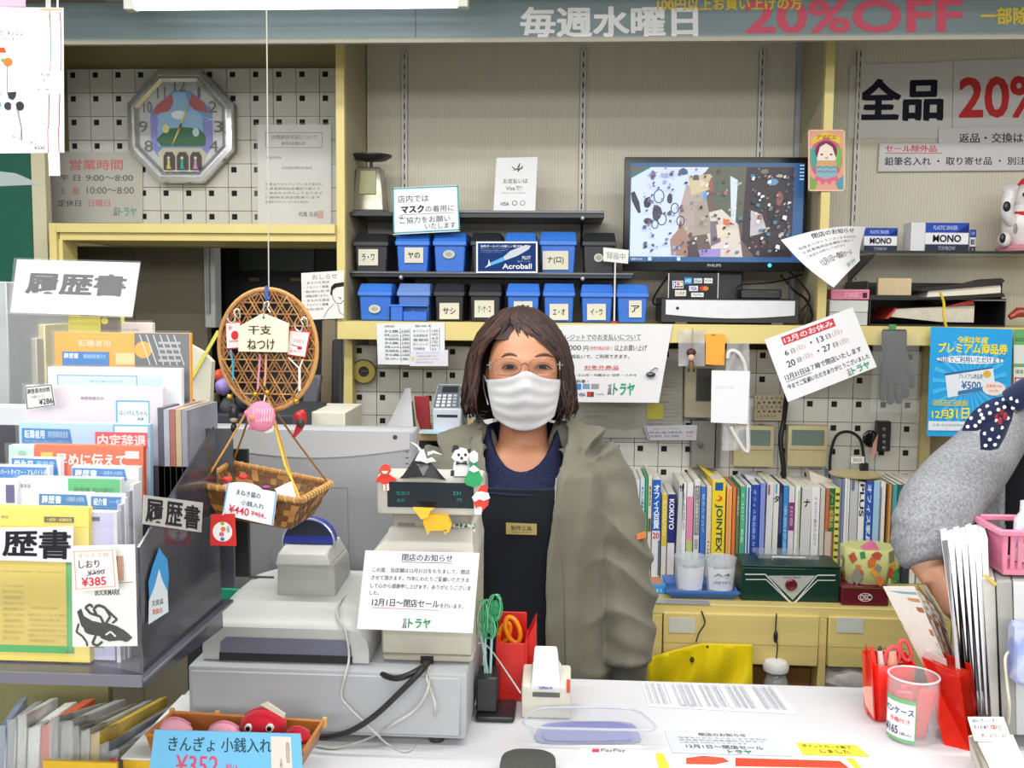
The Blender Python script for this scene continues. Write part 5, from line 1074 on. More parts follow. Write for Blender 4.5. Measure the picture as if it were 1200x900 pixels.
# eyes, brows
def dp(l,off=.0012): return [q for q in (drape(T,x,y,off) for x,y in l) if q]
for s,nm,cx_ in ((-1,'eye',598),(1,'eye',636)):
    e = MB()
    up = [(-10,2.4),(-6.5,-.6),(-1.5,-2.2),(4,-1.6),(8.5,1.4)] if s < 0 else [(-9,1.2),(-4.5,-1.6),(1.5,-2.0),(6.5,-.4),(11,3.0)]
    lo = [(8,2.2),(3,2.6),(-3,2.7),(-7,2.6)] if s < 0 else [(8,3.0),(3,2.6),(-2,2.4),(-6,1.8)]
    cy_ = 429.5
    def fill(pts,m,off):
        q = dp([(cx_+x,cy_+y) for x,y in pts],off); e.add(q,[tuple(range(len(q)))],m)
    fill(up+lo,mat('#8f766b',.2),.0024)
    fill([(x*.5+(-.3),y*1.0+.1) for x,y in up+lo],mat('#0c0706',.1),.0036)
    k = person.part('eye',e,parent=ib,label='dark narrowed smiling eye')
    person.part('eyelid',MB(mat('#3a231c',.6)).tube(dp([(cx_+x,cy_+y) for x,y in up],.0022),[.0009,.0018,.0022,.0019,.001],6),parent=k)
    person.part('lid_fold',MB(mat('#9a6448',.6)).tube(dp([(cx_+x*1.02,cy_+y-3.2) for x,y in up],.0004),.0008,6),parent=k)
    person.part('lower_lid',MB(mat('#a36c50',.6)).tube(dp([(cx_+x,cy_+y+.8) for x,y in lo],.0004),.0009,6),parent=k)
    br_ = [(588,418.5),(592,415.8),(597,414.8),(602,415.4),(606,417.5)] if s < 0 else [(627,418),(632,416.2),(638,415.2),(643,416),(648,419)]
    person.part('eyebrow',MB(mat('#5a4034',.9)).tube(dp(br_,.0006),[.0012,.0028,.0032,.0026,.001],8),parent=ib)
# mask
mm_ = mat('#c8c8cb',.8,kind='cloth',scale=200,amt=.03)
def maskf(u,v):
    xt = 570.5+87*u; yt = 445-8.5*math.exp(-((u-.53)/.16) ** 2)-1.5*math.sin(PI*u)
    xb = 578+72*u; ybt = 487+18*math.sin(PI*min(1,max(0,u))) ** .8
    x = xt+(xb-xt)*v ** 1.5; y = yt+(ybt-yt)*v
    dx = (x-614)/46.0
    f = .098*math.sqrt(max(.0,1-.93*dx*dx))+.006
    f += .026*math.exp(-((u-.53)/.2) ** 2)*(math.sin(PI*min(1,.35+.55*v)) ** 2)-.018*v ** 3
    f += .0016*math.sin(2*PI*(v*4.2+.12*math.sin(PI*u)))*math.sin(PI*u) ** .5+.0008*math.sin(13*u+9*v)
    return W(x,y,-f)
person.part('face_mask',MB(mm_).slab(maskf,40,40,.0015),parent=ib,label='white pleated disposable face mask',ang=70)
for xa,xb in ((570,567),(657.5,662)):
    person.part('ear_loop',MB(mm_).tube(sm([W(xa,447,-.03),W(xb,440,.0),W(xb,455,.03),W(xa+(2 if xa < 600 else -2),474,-.045)],4),.0012,6),parent=ib)
# glasses
gm = mat('#8f6a5c',.25,.6)
def gpt(x,y,off=.012):
    q = drape(T,x,y,off); return q if q and q.y < WY else W(x,y,-.06)
gl_ = MB(gm)
yg = WY-.108
for cx_ in (594,636):
    pts = [P(cx_+16.5*math.copysign(abs(math.cos(q)) ** .8,math.cos(q)),430+10.0*math.copysign(abs(math.sin(q)) ** .8,math.sin(q)),yg+.0006*(abs(cx_-615+16*math.cos(q)))*1.2) for q in [i*PI/14 for i in range(28)]]
    person.part('lens',MB(clear('#ffffff',.02,.03)).add(pts,[tuple(range(28))]),recalc=False)
    person.part('rim',MB(gm).tube(pts,.0007,6,closed=True))
person.part('nose_bridge',MB(gm).tube(sm([P(610.5,428,yg+.003),P(615,425.5,yg-.004),P(619.5,428,yg+.003)],3),.001,6))
for a_,b_ in ((577,571),(653,659)):
    person.part('temple',MB(mat('#c9c6c2',.2,.8)).tube([P(a_,427,yg+.024),P(b_,428,yg+.03),P(b_,430,WY+.01)],.0014,6))
    person.part('hinge',MB(mat('#d9d9da',.15,.8)).tube([P((a_+b_)/2,423.5,yg+.022),P((a_+b_)/2,433,yg+.022)],.0016,6))
# hair
def hair(name_fn,c,rx,ry,zt,mode,n,colr,seed=1,hrough=.7):
    rr = random.Random(seed); H1 = mat(colr[0],hrough,kind='plain',amt=.2,scale=40); H2 = mat(colr[1],hrough,kind='plain',amt=.2,scale=40); H3 = mat(colr[2],hrough,kind='plain',amt=.2,scale=40)
    mb = MB(H1)
    def pos(phi,t,k=1.0,flare=0):                 # t: 0 crown .. 1 ear level .. more hangs
        if t <= 1:
            a = t*PI/2; R_ = math.sin(a); z = zt*math.cos(a)
        else: R_ = 1+flare*(t-1)-.10*max(0,t-1.5) ** 2*4*(mode == 'bob'); z =-(t-1)*.105
        return c+Vector((rx*R_*k*math.sin(phi),-ry*R_*k*math.cos(phi),z))
    # scalp under-layer, open at the face
    nu,nv = 48,22; vs = []; fs = []
    for j in range(nv+1):
        for i in range(nu): vs.append(pos(-PI+2*PI*i/nu,2.0*j/nv+.001,.93))
    for j in range(nv):
        for i in range(nu):
            phi = abs(-PI+2*PI*(i+.5)/nu); t = 2.0*(j+.5)/nv
            if phi < 1.15 and t > (.62 if mode == 'bob' else .8): continue
            fs.append((j*nu+i,j*nu+(i+1) % nu,(j+1)*nu+(i+1) % nu,(j+1)*nu+i))
    mb.add(vs,fs,H1)
    for k in range(n):
        phi0 = rr.uniform(-PI,PI); s = 1 if phi0 > (-.25 if mode == 'bob' else 0) else -1
        L = rr.uniform(.93,1.04); lift = rr.uniform(.97,1.03)
        pts = []
        if mode == 'bob':
            T_ = 1.84*L if abs(phi0) > .9 else (1.7*L)
            if abs(phi0+.1) < .5 and rr.random() < .10: T_ = .62*L
            elif rr.random() < .5: T_ *= rr.uniform(.78,.98)
            phe = s*max(abs(phi0),rr.uniform(1.02,1.25)) if T_ > 1 else phi0+s*.35
            for j in range(9):
                t = T_*j/8; q = min(1,max(0,(t-.35)/.5)); q = q*q*(3-2*q); ph = phi0+(phe-phi0)*q
                pts.append(pos(ph+.07*math.sin(4*t+k)*t,max(t,.05),lift+.05*math.sin(3.5*t+k*1.7)*t,.17-.16*max(0,t-1.3)))
        else:
            if abs(phi0) < .62: T_ = .93*rr.uniform(.985,1.01); phe = phi0*1.05
            else: T_ = (2.12-.0*abs(phi0))*rr.uniform(.96,1.02); phe = s*max(abs(phi0),.82)
            for j in range(9):
                t = T_*j/8; q = min(1,max(0,(t-.3)/.6)); ph = phi0+(phe-phi0)*q
                pts.append(pos(ph,max(t,.05),lift,.22+.03*math.sin(k)))
        w_ = rr.uniform(.004,.0075)
        mb.tube(pts,[w_*.5]+[w_]*6+[w_*.7,w_*.2],5,m=rr.choice((H1,H1,H2,H3)),flat=.45)
    return mb
hcc = hc+Vector((-.012,.02,-.004))
person.part('hair',hair(None,hcc,.106,.114,.142,'bob',760,('#2b1b17','#38231d','#472c23'),3),parent=ib,label='reddish brown bob with swept fringe')
# sweater and apron
def torso(off,z0,z1,n=40,k=14,y0=WY+.02):
    rings = []
    prof = [(sh_z+.03,.06,.06),(sh_z+.012,.13,.085),(sh_z-.03,.172,.1),(sh_z-.12,.16,.118),(sh_z-.25,.145,.115),(sh_z-.38,.155,.12),(sh_z-.5,.17,.125)]
    def R_(z):
        if z >= prof[0][0]: return prof[0][1:]
        for (za,a1,a2),(zb,b1,b2) in zip(prof,prof[1:]):
            if z >= zb: q = (za-z)/(za-zb); return a1+(b1-a1)*q,a2+(b2-a2)*q
        return prof[-1][1:]
    for j in range(k):
        z = z1+(z0-z1)*j/(k-1); a_,b_ = R_(z); rings.append(ell(cxb,y0,z,a_+off,b_+off,n,.9))
    return rings
navy = mat('#1a1d2e',.9,kind='melange',scale=420,h2='#2d3150')
sw_ = torso(.008,sh_z-.45,sh_z+.012,40,30)
for j_,dd in ((0,.055),(1,.042),(2,.022)):
    sw_[j_] = [v-Vector((0,0,dd*max(0,-(v.y-WY-.02)/.094) ** 5)) for v in sw_[j_]]
person.part('sweater',MB(navy).loft(sw_,cap=False),parent=ib,label='navy knitted high-neck sweater')
cr = []
ncx = nb.x
for (z,rx,ry,yo,dp_) in ((sh_z-.034,.17,.11,-.016,.03),(sh_z-.012,.128,.108,-.018,.05),(sh_z+.0,.102,.102,-.02,.058),(sh_z+.025,.09,.1,-.016,.07),(sh_z+.045,.082,.098,-.012,.078),(sh_z+.06,.078,.094,-.01,.084),(sh_z+.066,.074,.088,-.008,.086),(sh_z+.06,.068,.08,-.006,.084),(sh_z+.02,.066,.07,-.002,.07)):
    cr.append([v+Vector((0,.0,-dp_*max(0,-(v.y-(WY+.02+yo))/ry) ** 1.3)) for v in ell(ncx,WY+.02+yo,z,rx,ry,36)])
person.part('knit_collar',MB(navy).loft(cr,cap=False),parent=ib)
rib = MB(mat('#2b2f4c',.9))
ap = mat('#14161c',.85,kind='cloth',scale=250,amt=.15)
def apron(u,v):
    x =-1+2*u; z = (sh_z-.052)+(.46-(sh_z-.052))*v; w_ = .095+.07*min(1,v*1.6)
    zz = max(z,sh_z-.5); r_ = [q for q in torso(.014,zz,zz,60,2)][0]
    a_ = max(p.x for p in r_)-cxb; b_ = (WY+.02)-min(p.y for p in r_)
    X = x*w_; return Vector((cxb+.003+X,WY+.02-b_*math.sqrt(max(.02,1-min(.97,(X/a_) ** 2))) ** .9-.004-.003*math.sin(9*x+6*v)*v,z))
person.part('apron',MB(ap).slab(apron,24,30,.003),parent=ib,label='black bib apron',ang=70)
bdg = Sheet([W(593,612.5,-.118),W(629,614,-.118),W(629,627,-.118),W(593,626,-.118)],(0,0,100,60))
kb = person.part('name_badge',bdg.base(mat('#a8985e',.35,.4),.0015),label='small brass-coloured name plate')
person.part('badge_lettering',bdg.art([('t','制作工具',16,14,84,38,'#3c3420',.5),('t','SEISAKU KOGU',18,44,80,52,'#6a5f3c')]),parent=kb,recalc=False)
# blouson : open front shell plus sleeves fused into one cloth surface
oliv = mat('#6f6c5f',.75,kind='cloth',scale=18,amt=.08,bump=.1)
jk = MB(oliv)
nA = 44; nZ = 26; ztop = sh_z+.028; zbot = .52
def shell(off,gapL,gapR):
    out = []
    for j in range(nZ):
        z = ztop+(zbot-ztop)*j/(nZ-1); zz = max(z,sh_z-.5); r_ = torso(off,zz,zz,80,2)[0]
        a_ = max(p.x for p in r_)-cxb; b_ = (WY+.02)-min(p.y for p in r_)
        q0 = gapR(z); q1 = 2*PI-gapL(z); row = []
        for i in range(nA):
            q = q0+(q1-q0)*i/(nA-1)                # q measured from front, going to +x (picture right)
            sx,cy_ = math.sin(q),-math.cos(q); sx = math.copysign(abs(sx) ** .9,sx); cy_ = math.copysign(abs(cy_) ** .9,cy_)
            wob = .004*math.sin(7*q+14*z)+.003*math.sin(15*q-9*z)
            row.append(Vector((cxb+(a_+wob)*sx,WY+.02+(b_+wob)*cy_,z)))
        out.append(row)
    return out
gR = lambda z: max(.25,.27+.1*max(0,(z-(sh_z-.2))/.2)+(.35*max(0,(z-(sh_z-.03))/.05)))
gL = lambda z: .42+.1*max(0,(z-(sh_z-.2))/.2)+(.25*max(0,(z-(sh_z-.03))/.05))
A = shell(.020,gL,gR); B = shell(.034,gL,gR)
fl = [v for r_ in A for v in r_]+[v for r_ in B for v in r_]; n_ = nA*nZ; fs = []
for j in range(nZ-1):
    for i in range(nA-1):
        q = (j*nA+i,j*nA+i+1,(j+1)*nA+i+1,(j+1)*nA+i); fs += [q,tuple(k+n_ for k in reversed(q))]
ring = list(range(nA))+[j*nA+nA-1 for j in range(1,nZ)]+[(nZ-1)*nA+i for i in range(nA-2,-1,-1)]+[j*nA for j in range(nZ-2,0,-1)]
for a,b in zip(ring,ring[1:]+ring[:1]): fs.append((a,a+n_,b+n_,b))
jk.add(fl,fs)
def sleeve(pts,rs,seed):
    rr = random.Random(seed); c = sm(pts,8); k = len(c)
    def rf(t,q): return 1+.085*(abs(math.sin(11*t*(1+.3*t)+1.3*math.sin(q+seed)))-.5)*(.3+1.3*t)+.04*math.sin(3*q+13*t)+.035*math.sin(41*t+3*q)
    R_ = [rs[0]+(rs[-1]-rs[0])*i/(k-1) for i in range(k)]
    R_ = [r_*(1+.1*math.exp(-((i/(k-1)-.88)/.09) ** 2)) for i,r_ in enumerate(R_)]
    jk.tube(c,R_,24,rf=rf)
sleeve([W(686,536,.02),W(704,568,.02),W(722,620,.01),W(730,680,.0),W(733,735,-.01),W(735,774,-.02)],[.073,.052],1)
sleeve([W(535,540,.03),W(512,580,.03),W(500,620,.01),W(492,675,.0),W(497,715,.0),W(501,745,.0)],[.073,.052],5)
# standing collar, both sides of the neck
for (pts) in ([(648,575),(657,545),(664,515),(662,490),(655,470)],[(574,575),(570,545),(566,518),(567,497),(573,480)]):
    sgn = 1 if pts[0][0] > 612 else -1
    inner = sm([W(x,y,dy) for (x,y),dy in zip(pts,(-.098,-.085,-.05,.0,.05))],4)
    jk.slab(lambda u,v: inner[int(u*(len(inner)-1))]+Vector((sgn*(.028*v+.012*math.sin(PI*v)),.02*v,-.012*v)),len(inner),4,.009)
for s_,pts in ((1,[W(645,508,.03),W(668,516,.03),W(690,532,.02)]),(-1,[W(580,512,.03),W(556,520,.03),W(530,538,.03)])): jk.tube(pts,[.03,.048,.068],16)
jm = fused(jk,.0055,2,oliv,disp=lambda v: .0012*math.sin(60*v.z+30*v.x)*math.sin(45*v.x-22*v.z)+(.0085*(1-abs(math.sin(34*v.z+17*abs(v.x-cxb)+1.2*math.sin(25*v.x+9*v.z)))) ** 2*min(1,max(0,(abs(v.x-cxb)-.12)/.05))*min(1,max(0,(sh_z-.06-v.z)/.12)))-.004*math.exp(-((math.sin(9*v.x+2.2*v.z))/.12) ** 2))
person.part('blouson',jm,parent=ib,label='open olive grey zip blouson',ang=80)
zp = MB(mat('#9a9a98',.3,.7))
person.part('zip',zp.tube(sm([W(652,560,-.135),W(651,590,-.148),W(654,620,-.152),W(659,660,-.150),W(661,700,-.147),W(662,760,-.145),W(664,800,-.145)],4),.0018,6),parent=ib)
cf = la[-1]
person.part('ribbed_cuff',MB(mat('#64625a',.85,kind='cloth',scale=200,bump=.4)).loft([[p+Vector((0,0,0)) for p in ell(W(736,y).x,WY-.02,W(736,y).z,r_+.0012*0,r_,40)] for y,r_ in ((768,.042),(776,.040),(790,.038),(800,.037),(801,.033))]),parent=ib)
person.part('orange_flash',MB(mat('#c9743c',.6)).prism([W(746,627,-.052),W(757,624,-.045),W(757.5,630,-.045),(W(746,633,-.052))],(0,.012,0)),parent=ib,label='small orange flash on the sleeve')
legs = MB(mat('#23242a',.85,kind='cloth'))
for s in (-1,1): legs.tube([(cxb+s*.08,WY+.02,.66),(cxb+s*.085,WY+.02,.4),(cxb+s*.085,WY+.03,.1)],[.1,.08,.07],20)
person.part('trousers',legs,parent=ib)
for s in (-1,1): person.part('shoe',MB(mat('#2a2a2c',.5)).ball((cxb+s*.087,WY-.03,.04),.047,.125,.04,16,10),parent=ib)
person.done()

# --- the second woman reaching in from the right ---
Y2 = 1.74
def V(px,py,dy=0): return P(px,py,Y2+dy)
p2 = Thing('person','woman in grey cardigan with polka-dot scarf reaching down at the right edge','person')
bb_ = MB(skin2)
YB = 2.0; c2x = P(1248,600,YB).x; s2z = P(1265,498,YB).z
hc2 = Vector((P(1300,396,1.9).x,1.9,P(1300,396,1.9).z))
bb_.ball(hc2,.075,.093,.118,56,40,fn=headfn(.075,.093,.118))
bb_.loft([ell(c2x+.025*k,YB-.02-.03*k,z,rx,ry) for k,(z,rx,ry) in enumerate(((s2z-.03,.07,.06),(s2z+.02,.055,.055),(hc2.z-.06,.05,.05)))])
bb_.loft([ell(c2x,YB,z,rx,ry,pw=.9) for z,rx,ry in ((s2z+.02,.05,.05),(s2z,.14,.08),(s2z-.05,.18,.1),(s2z-.15,.165,.115),(s2z-.3,.15,.11),(s2z-.42,.165,.115),(.6,.16,.11),(.56,.12,.09))])
for s in (-1,1):
    bb_.tube([(c2x+s*.08,YB,.62),(c2x+s*.085,YB,.36),(c2x+s*.085,YB+.01,.06),(c2x+s*.085,YB,.02)],[.08,.055,.04,.04],14)
    bb_.ball((c2x+s*.087,YB-.05,.035),.04,.11,.03,14,8)
arm = [V(1176,508,.22),V(1147,542,.13),V(1108,585,.0),V(1082,618,-.01),V(1084,652,-.03),V(1098,678,-.05)]
bb_.tube(sm(arm,3),[.04]*6+[.036]*4+[.033]*3+[.03,.027,.026],14)
wr = V(1093,664,-.05)
hand(bb_,wr,(V(1119,712,-.07)-wr),(.75,.2,.25),1.0,.42,-1,.1)
arm2 = [(c2x+.17,YB,s2z-.04),(c2x+.21,YB-.02,s2z-.2),(c2x+.2,YB-.1,s2z-.36),(c2x+.16,YB-.18,s2z-.4)]
bb_.tube(sm(arm2,3),[.05,.048,.046,.044,.042,.04,.036,.032,.028,.026],14); hand(bb_,arm2[-1],(-.4,-.8,-.2),(0,-.2,-1),.95,.4,1)
jb = p2.part('body',fused(bb_,.0045,1,skin2))
gc = mat('#8a8b90',.95,kind='melange',scale=220,h2='#9d9ea3')
ck = MB(gc)
def sleeve2(mb,pts,rs,seed,wr_=.05):
    c = sm(pts,8); k = len(c)
    def rf(t,q): return 1+wr_*math.sin(40*t*t+1.3*math.sin(q+seed))*min(1,t*1.6)+.04*math.sin(2*q+9*t)
    n = len(rs)-1; R_ = []
    for i in range(k):
        u = i/(k-1)*n; j = min(int(u),n-1); R_.append(rs[j]+(rs[j+1]-rs[j])*(u-j))
    mb.tube(c,R_,26,rf=rf)
sleeve2(ck,[V(1172,506,.2),V(1147,538,.13),V(1116,572,.05),V(1094,606,-.01),V(1085,630,-.025),V(1087,646,-.04),V(1091,659,-.05)],[.058,.063,.066,.064,.060,.054,.044],1,.045)
sleeve2(ck,arm2,[.072,.065,.06,.05],3)
# cardigan body (open front) around the torso
def card(off):
    out = []
    for j in range(20):
        z = s2z+.02+(.62-s2z-.02)*j/19
        t_ = j/19; a_ = (.07 if j == 0 else .15 if j == 1 else .185-.02*math.sin(PI*t_))+off; b_ = (.07 if j == 0 else .095 if j == 1 else .12)+off
        row = []
        for i in range(36):
            q = .98+(2*PI-1.96)*i/35
            sx,cy_ = math.sin(q),-math.cos(q); row.append(Vector((c2x+a_*sx,YB+b_*cy_,z)))
        out.append(row)
    return out
A = card(.004); B = card(.018); nA,nZ = 36,20
fl = [v for r_ in A for v in r_]+[v for r_ in B for v in r_]; n_ = nA*nZ; fs = []
for j in range(nZ-1):
    for i in range(nA-1):
        q = (j*nA+i,j*nA+i+1,(j+1)*nA+i+1,(j+1)*nA+i); fs += [q,tuple(k+n_ for k in reversed(q))]
ring = list(range(nA))+[j*nA+nA-1 for j in range(1,nZ)]+[(nZ-1)*nA+i for i in range(nA-2,-1,-1)]+[j*nA for j in range(nZ-2,0,-1)]
for a,b in zip(ring,ring[1:]+ring[:1]): fs.append((a,a+n_,b+n_,b))
ck.add(fl,fs)
p2.part('cardigan',fused(ck,.006,3,gc),parent=jb,label='grey flecked knitted cardigan',ang=80)
def cylt(off,z0,z1): return [ell(c2x,YB,z,rx+off,ry+off,32,.9) for z,rx,ry in ((s2z-.0,.12,.08),(s2z-.05,.17,.1),(s2z-.15,.165,.115),(s2z-.3,.155,.115),(s2z-.45,.168,.12),(z0,.17,.12))]
p2.part('dark_top',MB(mat('#17181d',.85,kind='cloth',scale=200)).loft(cylt(.006,.5,0)),parent=jb,label='near-black top under the cardigan')
leg2 = MB(mat('#1c1d24',.85,kind='cloth'))
for s in (-1,1): leg2.tube([(c2x+s*.08,YB,.6),(c2x+s*.085,YB,.36),(c2x+s*.085,YB,.1)],[.1,.08,.07],18)
p2.part('trousers',leg2,parent=jb)
for s in (-1,1): p2.part('shoe',MB(mat('#2a2a2c',.5)).ball((c2x+s*.087,YB-.05,.04),.047,.125,.04,14,8),parent=jb)
hb = hair(None,hc2+Vector((0,.02,0)),.096,.108,.135,'bob',300,('#3a2d28','#4a3a32','#5a463c'),9)
p2.part('hair',hb,parent=jb)
T2 = bvh(p2.p[0][1])
for s in (-1,1):
    o_ = hc2+Vector((s*.033,-.5,.004)); h_ = T2.ray_cast(o_,Vector((0,1,0)))
    e = MB(mat('#1d1210',.2)).ball(h_[0],.009,.0025,.0045,12,8); p2.part('eye',e,parent=jb)
    h_ = T2.ray_cast(hc2+Vector((s*.033,-.5,.03)),Vector((0,1,0))); p2.part('eyebrow',MB(mat('#4f3c34',.9)).ball(h_[0],.016,.002,.003,12,6),parent=jb)
p2.part('face_mask',MB(mm_).slab(lambda u,v: hc2+Vector(((-.068+.136*u)*(1-.15*v),-.115*math.sqrt(max(.05,1-.8*(2*u-1) ** 2))+.02*v*v+.0015*math.sin(24*v)*math.sin(PI*u),-.014-.09*v)),24,20,.0015),parent=jb)
# polka dot scarf with long collar flaps
sc_ = mat('#1f2848',.7,kind='cloth',scale=250)
SY =-.075
flaps = MB(sc_)
ns = Sheet([V(1120,455,SY),V(1200,455,SY),V(1200,530,SY),V(1120,530,SY)],(1120,455,1200,530))
def flap(mb,pts,th=.006,bulge=.012):
    n = len(pts); cx = sum(p[0] for p in pts)/n; cy = sum(p[1] for p in pts)/n
    F_ = [V(x,y,SY) for x,y in pts]; C_ = V(cx,cy,SY-bulge); Bk = [V(x,y,SY+th) for x,y in pts]
    mb.add(F_+[C_]+Bk,[(i,(i+1) % n,n) for i in range(n)]+[(i,i+n+1,(i+1) % n+n+1,(i+1) % n) for i in range(n)]+[tuple(range(2*n,n,-1))])
flap(flaps,[(1127,505),(1131,494),(1140,482),(1152,472),(1166,466),(1180,463),(1192,462),(1196,470),(1186,480),(1172,492),(1160,500),(1144,505)])
flap(flaps,[(1149,527),(1148,508),(1152,496),(1168,484),(1182,474),(1190,472),(1186,492),(1178,512),(1170,526),(1160,528)],.008,.016)
flaps.tube(sm([V(1186,470,-.07),V(1210,455,-.09),V(1240,452,-.1),V(1280,455,-.07)],5),.022,12)
ks = p2.part('scarf',flaps,parent=jb,label='navy scarf with white polka dots',ang=60)
dots = MB(mat('#dfe2ea',.7)); Ts = bvh(flaps)
for (x,y) in ((1138,490),(1148,481),(1157,476),(1143,499),(1134,500),(1152,490),(1160,484),(1168,473),(1176,468),(1185,467),(1170,480),(1177,477),(1154,508),(1163,503),(1160,515),(1170,512),(1155,522),(1166,521),(1174,501),(1181,490),(1150,472+14),(1187,478),(1168,493),(1148,494),(1192,470)):
    q = drape(Ts,x,y,.0012)
    if q: dots.add([q+Vector((.0032*math.cos(a_),-.0004*0,.0032*math.sin(a_))) for a_ in [i*PI/5 for i in range(10)]],[tuple(range(10))])
p2.part('polka_dots',dots,parent=ks,recalc=False)
rd = MB(mat('#8c2430',.7))
for x,y in ((1168,488),(1174,483),(1178,488),(1172,494)):
    q = drape(Ts,x,y,.001)
    if q: rd.ball(q,.004,.0015,.007,8,6)
p2.part('red_motif',rd,parent=ks)
p2.done()
# ---------------- counter ----------------
CZ = .8
byc = PZ(800,799,CZ).y; xr = 1.35; xm = P(566,760,1.8).x
white = mat('#c9c9cd',.35,amt=.02)
cb = MB(white)
CXL = P(150,888,1.42).x
cpts = [(CXL,1.0),(xr,1.0),(xr,byc),(xm,byc),(xm,1.9),(CXL,1.9)]
cb.prism([(x,y,CZ-.03) for x,y in cpts],(0,0,.03))
t = Thing('shop_counter','white-topped sales counter between the camera and the shopkeeper','counter')
t.part('worktop',cb,bev=.002)
t.part('front_panel',MB(mat('#b9b6ac',.5)).box(CXL+.02,xr-.02,1.04,1.06,.0,CZ-.031)); t.part('end_panel',MB(mat('#b9b6ac',.5)).box(CXL+.02,CXL+.04,1.061,1.88,.0,CZ-.031)); t.part('end_panel',MB(mat('#b9b6ac',.5)).box(xr-.04,xr-.02,1.061,byc-.02,.0,CZ-.031))
t.done()
# cash drawer
g1 = mat('#9fa1a5',.45,amt=.03); g2 = mat('#b3b4b2',.4,amt=.03); cream = mat('#bcbab0',.4,amt=.03); dark = mat('#2a2b2e',.5); violet = mat('#6a6b7c',.4)
DY = 1.475
a = P(222,868,DY); b = P(547,868,DY); zt_ = P(390,785,DY).z; DX0,DX1,DZ = a.x,b.x,zt_
t = Thing('cash_till_box','wide grey steel cash drawer under the register on the counter','drawer')
t.part('body',MB(g1).box(DX0,DX1,DY,DY+.3,CZ+.012,zt_),bev=.004,seg=2)
t.part('front_panel',MB(mat('#a3a5a9',.45,amt=.03)).box(DX0+.006,DX1-.01,DY-.004,DY,CZ+.018,zt_-.006),bev=.002)
for x in (DX0+.03,DX1-.05):
    for y in (DY+.02,DY+.26): t.part('foot',MB(dark).lathe((x,y,CZ+.001),[(.012,0),(.014,.012)],12))
t.done()
# register : base unit, display column, screen
t = Thing('cash_register','grey point-of-sale register seen from behind its screen','register')
RYf = 1.5; xa = P(237,735,RYf).x; xb = P(432,735,RYf).x; zb = DZ+.002; zf = P(335,735,RYf).z
def basefn():
    mb = MB(g2); N = 16
    # cross-section along x (rounded shoulders), lofted from front to back with rising top
    rings = []
    for (y,top,ins) in ((RYf,zf-.002,0),(RYf+.01,zf+.008,0),(RYf+.06,zf+.018,0),(RYf+.12,zf+.025,.002),(RYf+.2,zf+.03,.01),(RYf+.24,zf+.026,.02)):
        h = top-zb; r = min(.032,h*.6); x0,x1 = xa+ins,xb-ins
        pts = [(x0,zb),(x0,top-r)]+[(x0+r-r*math.cos(q),top-r+r*math.sin(q)) for q in (PI/6,PI/3,PI/2)]+[(x1-r+r*math.sin(q),top-r+r*math.cos(q)) for q in (0,PI/6,PI/3,PI/2)]+[(x1,zb)]
        rings.append([Vector((x,y,z)) for x,z in pts])
    mb.loft(rings); return mb
t.part('base_unit',basefn())
t.part('recess',MB(violet).add([Vector((xa+.028,RYf-.0015,zb+.0)),Vector((xa+.03,RYf-.0015,zf-.026)),Vector((xa+.04,RYf-.0015,zf-.018)),Vector((xb-.038,RYf-.0015,zf-.018)),Vector((xb-.028,RYf-.0015,zf-.028)),Vector((xb-.026,RYf-.0015,zb+.0))],[(0,1,2,3,4,5)]))
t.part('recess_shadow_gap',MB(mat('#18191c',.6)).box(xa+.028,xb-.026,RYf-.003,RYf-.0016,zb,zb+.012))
t.part('top_vent',MB(mat('#4a4b4e',.5)).box(xa+.02,xa+.065,RYf+.17,RYf+.173,zf+.027,zf+.0315))
cx = P(362,660,1.615).x; k_ = 1.615/F
def rr_(x,w_,y0,y1,z): return [Vector((x-w_,y0,z)),Vector((x+w_,y0,z)),Vector((x+w_*1.0,y1,z)),Vector((x-w_,y1,z))]
zc = lambda py: P(362,py,1.615).z
t.part('column',MB(mat('#acaca8',.4)).loft([rr_(cx,36*k_,1.595,1.715,zf+.02),rr_(cx,35*k_,1.595,1.705,zc(662)),rr_(cx,34.5*k_,1.585,1.695,zc(656))]),bev=.004,seg=2)
t.part('column_hood',MB(mat('#b4b4b0',.4)).loft([rr_(cx,33.5*k_,1.577,1.695,zc(656)),rr_(cx-.002,29*k_,1.58,1.685,zc(643)),rr_(cx-.002,29.5*k_,1.605,1.685,zc(640))]),bev=.003)
dm = MB(mat('#1d2f8c',.2)); dc = P(361,637,1.625)
ring_o = [dc+Vector((31*k_*math.cos(q),0,29*k_*math.sin(q))) for q in [PI*i/20 for i in range(21)]]
dm.prism([p for p in ring_o],(0,.03,0)); dk_ = t.part('dome_badge',dm)
t.part('dome_top',MB(mat('#202634',.25)).prism([dc+Vector((30*k_*math.cos(q),-.001,28*k_*math.sin(q))) for q in [PI*(.12+.76*i/14) for i in range(15)]],(0,-.001,0)),parent=dk_)
t.part('silver_arc',MB(mat('#b9bec8',.2,.6)).tube([dc+Vector((32*k_*math.cos(q),.002,30*k_*math.sin(q))) for q in [PI*(-.05+1.1*i/20) for i in range(21)]],.0022,8),parent=dk_)
c,bb_ = pc((352,612,372,620),1.7085); t.part('badge_lettering',Sheet([v-Vector((0,.006,0)) for v in c],bb_).art([('t','TEC',354,614,369,619,'#c9cfdc',1)]),recalc=False,parent=dk_)
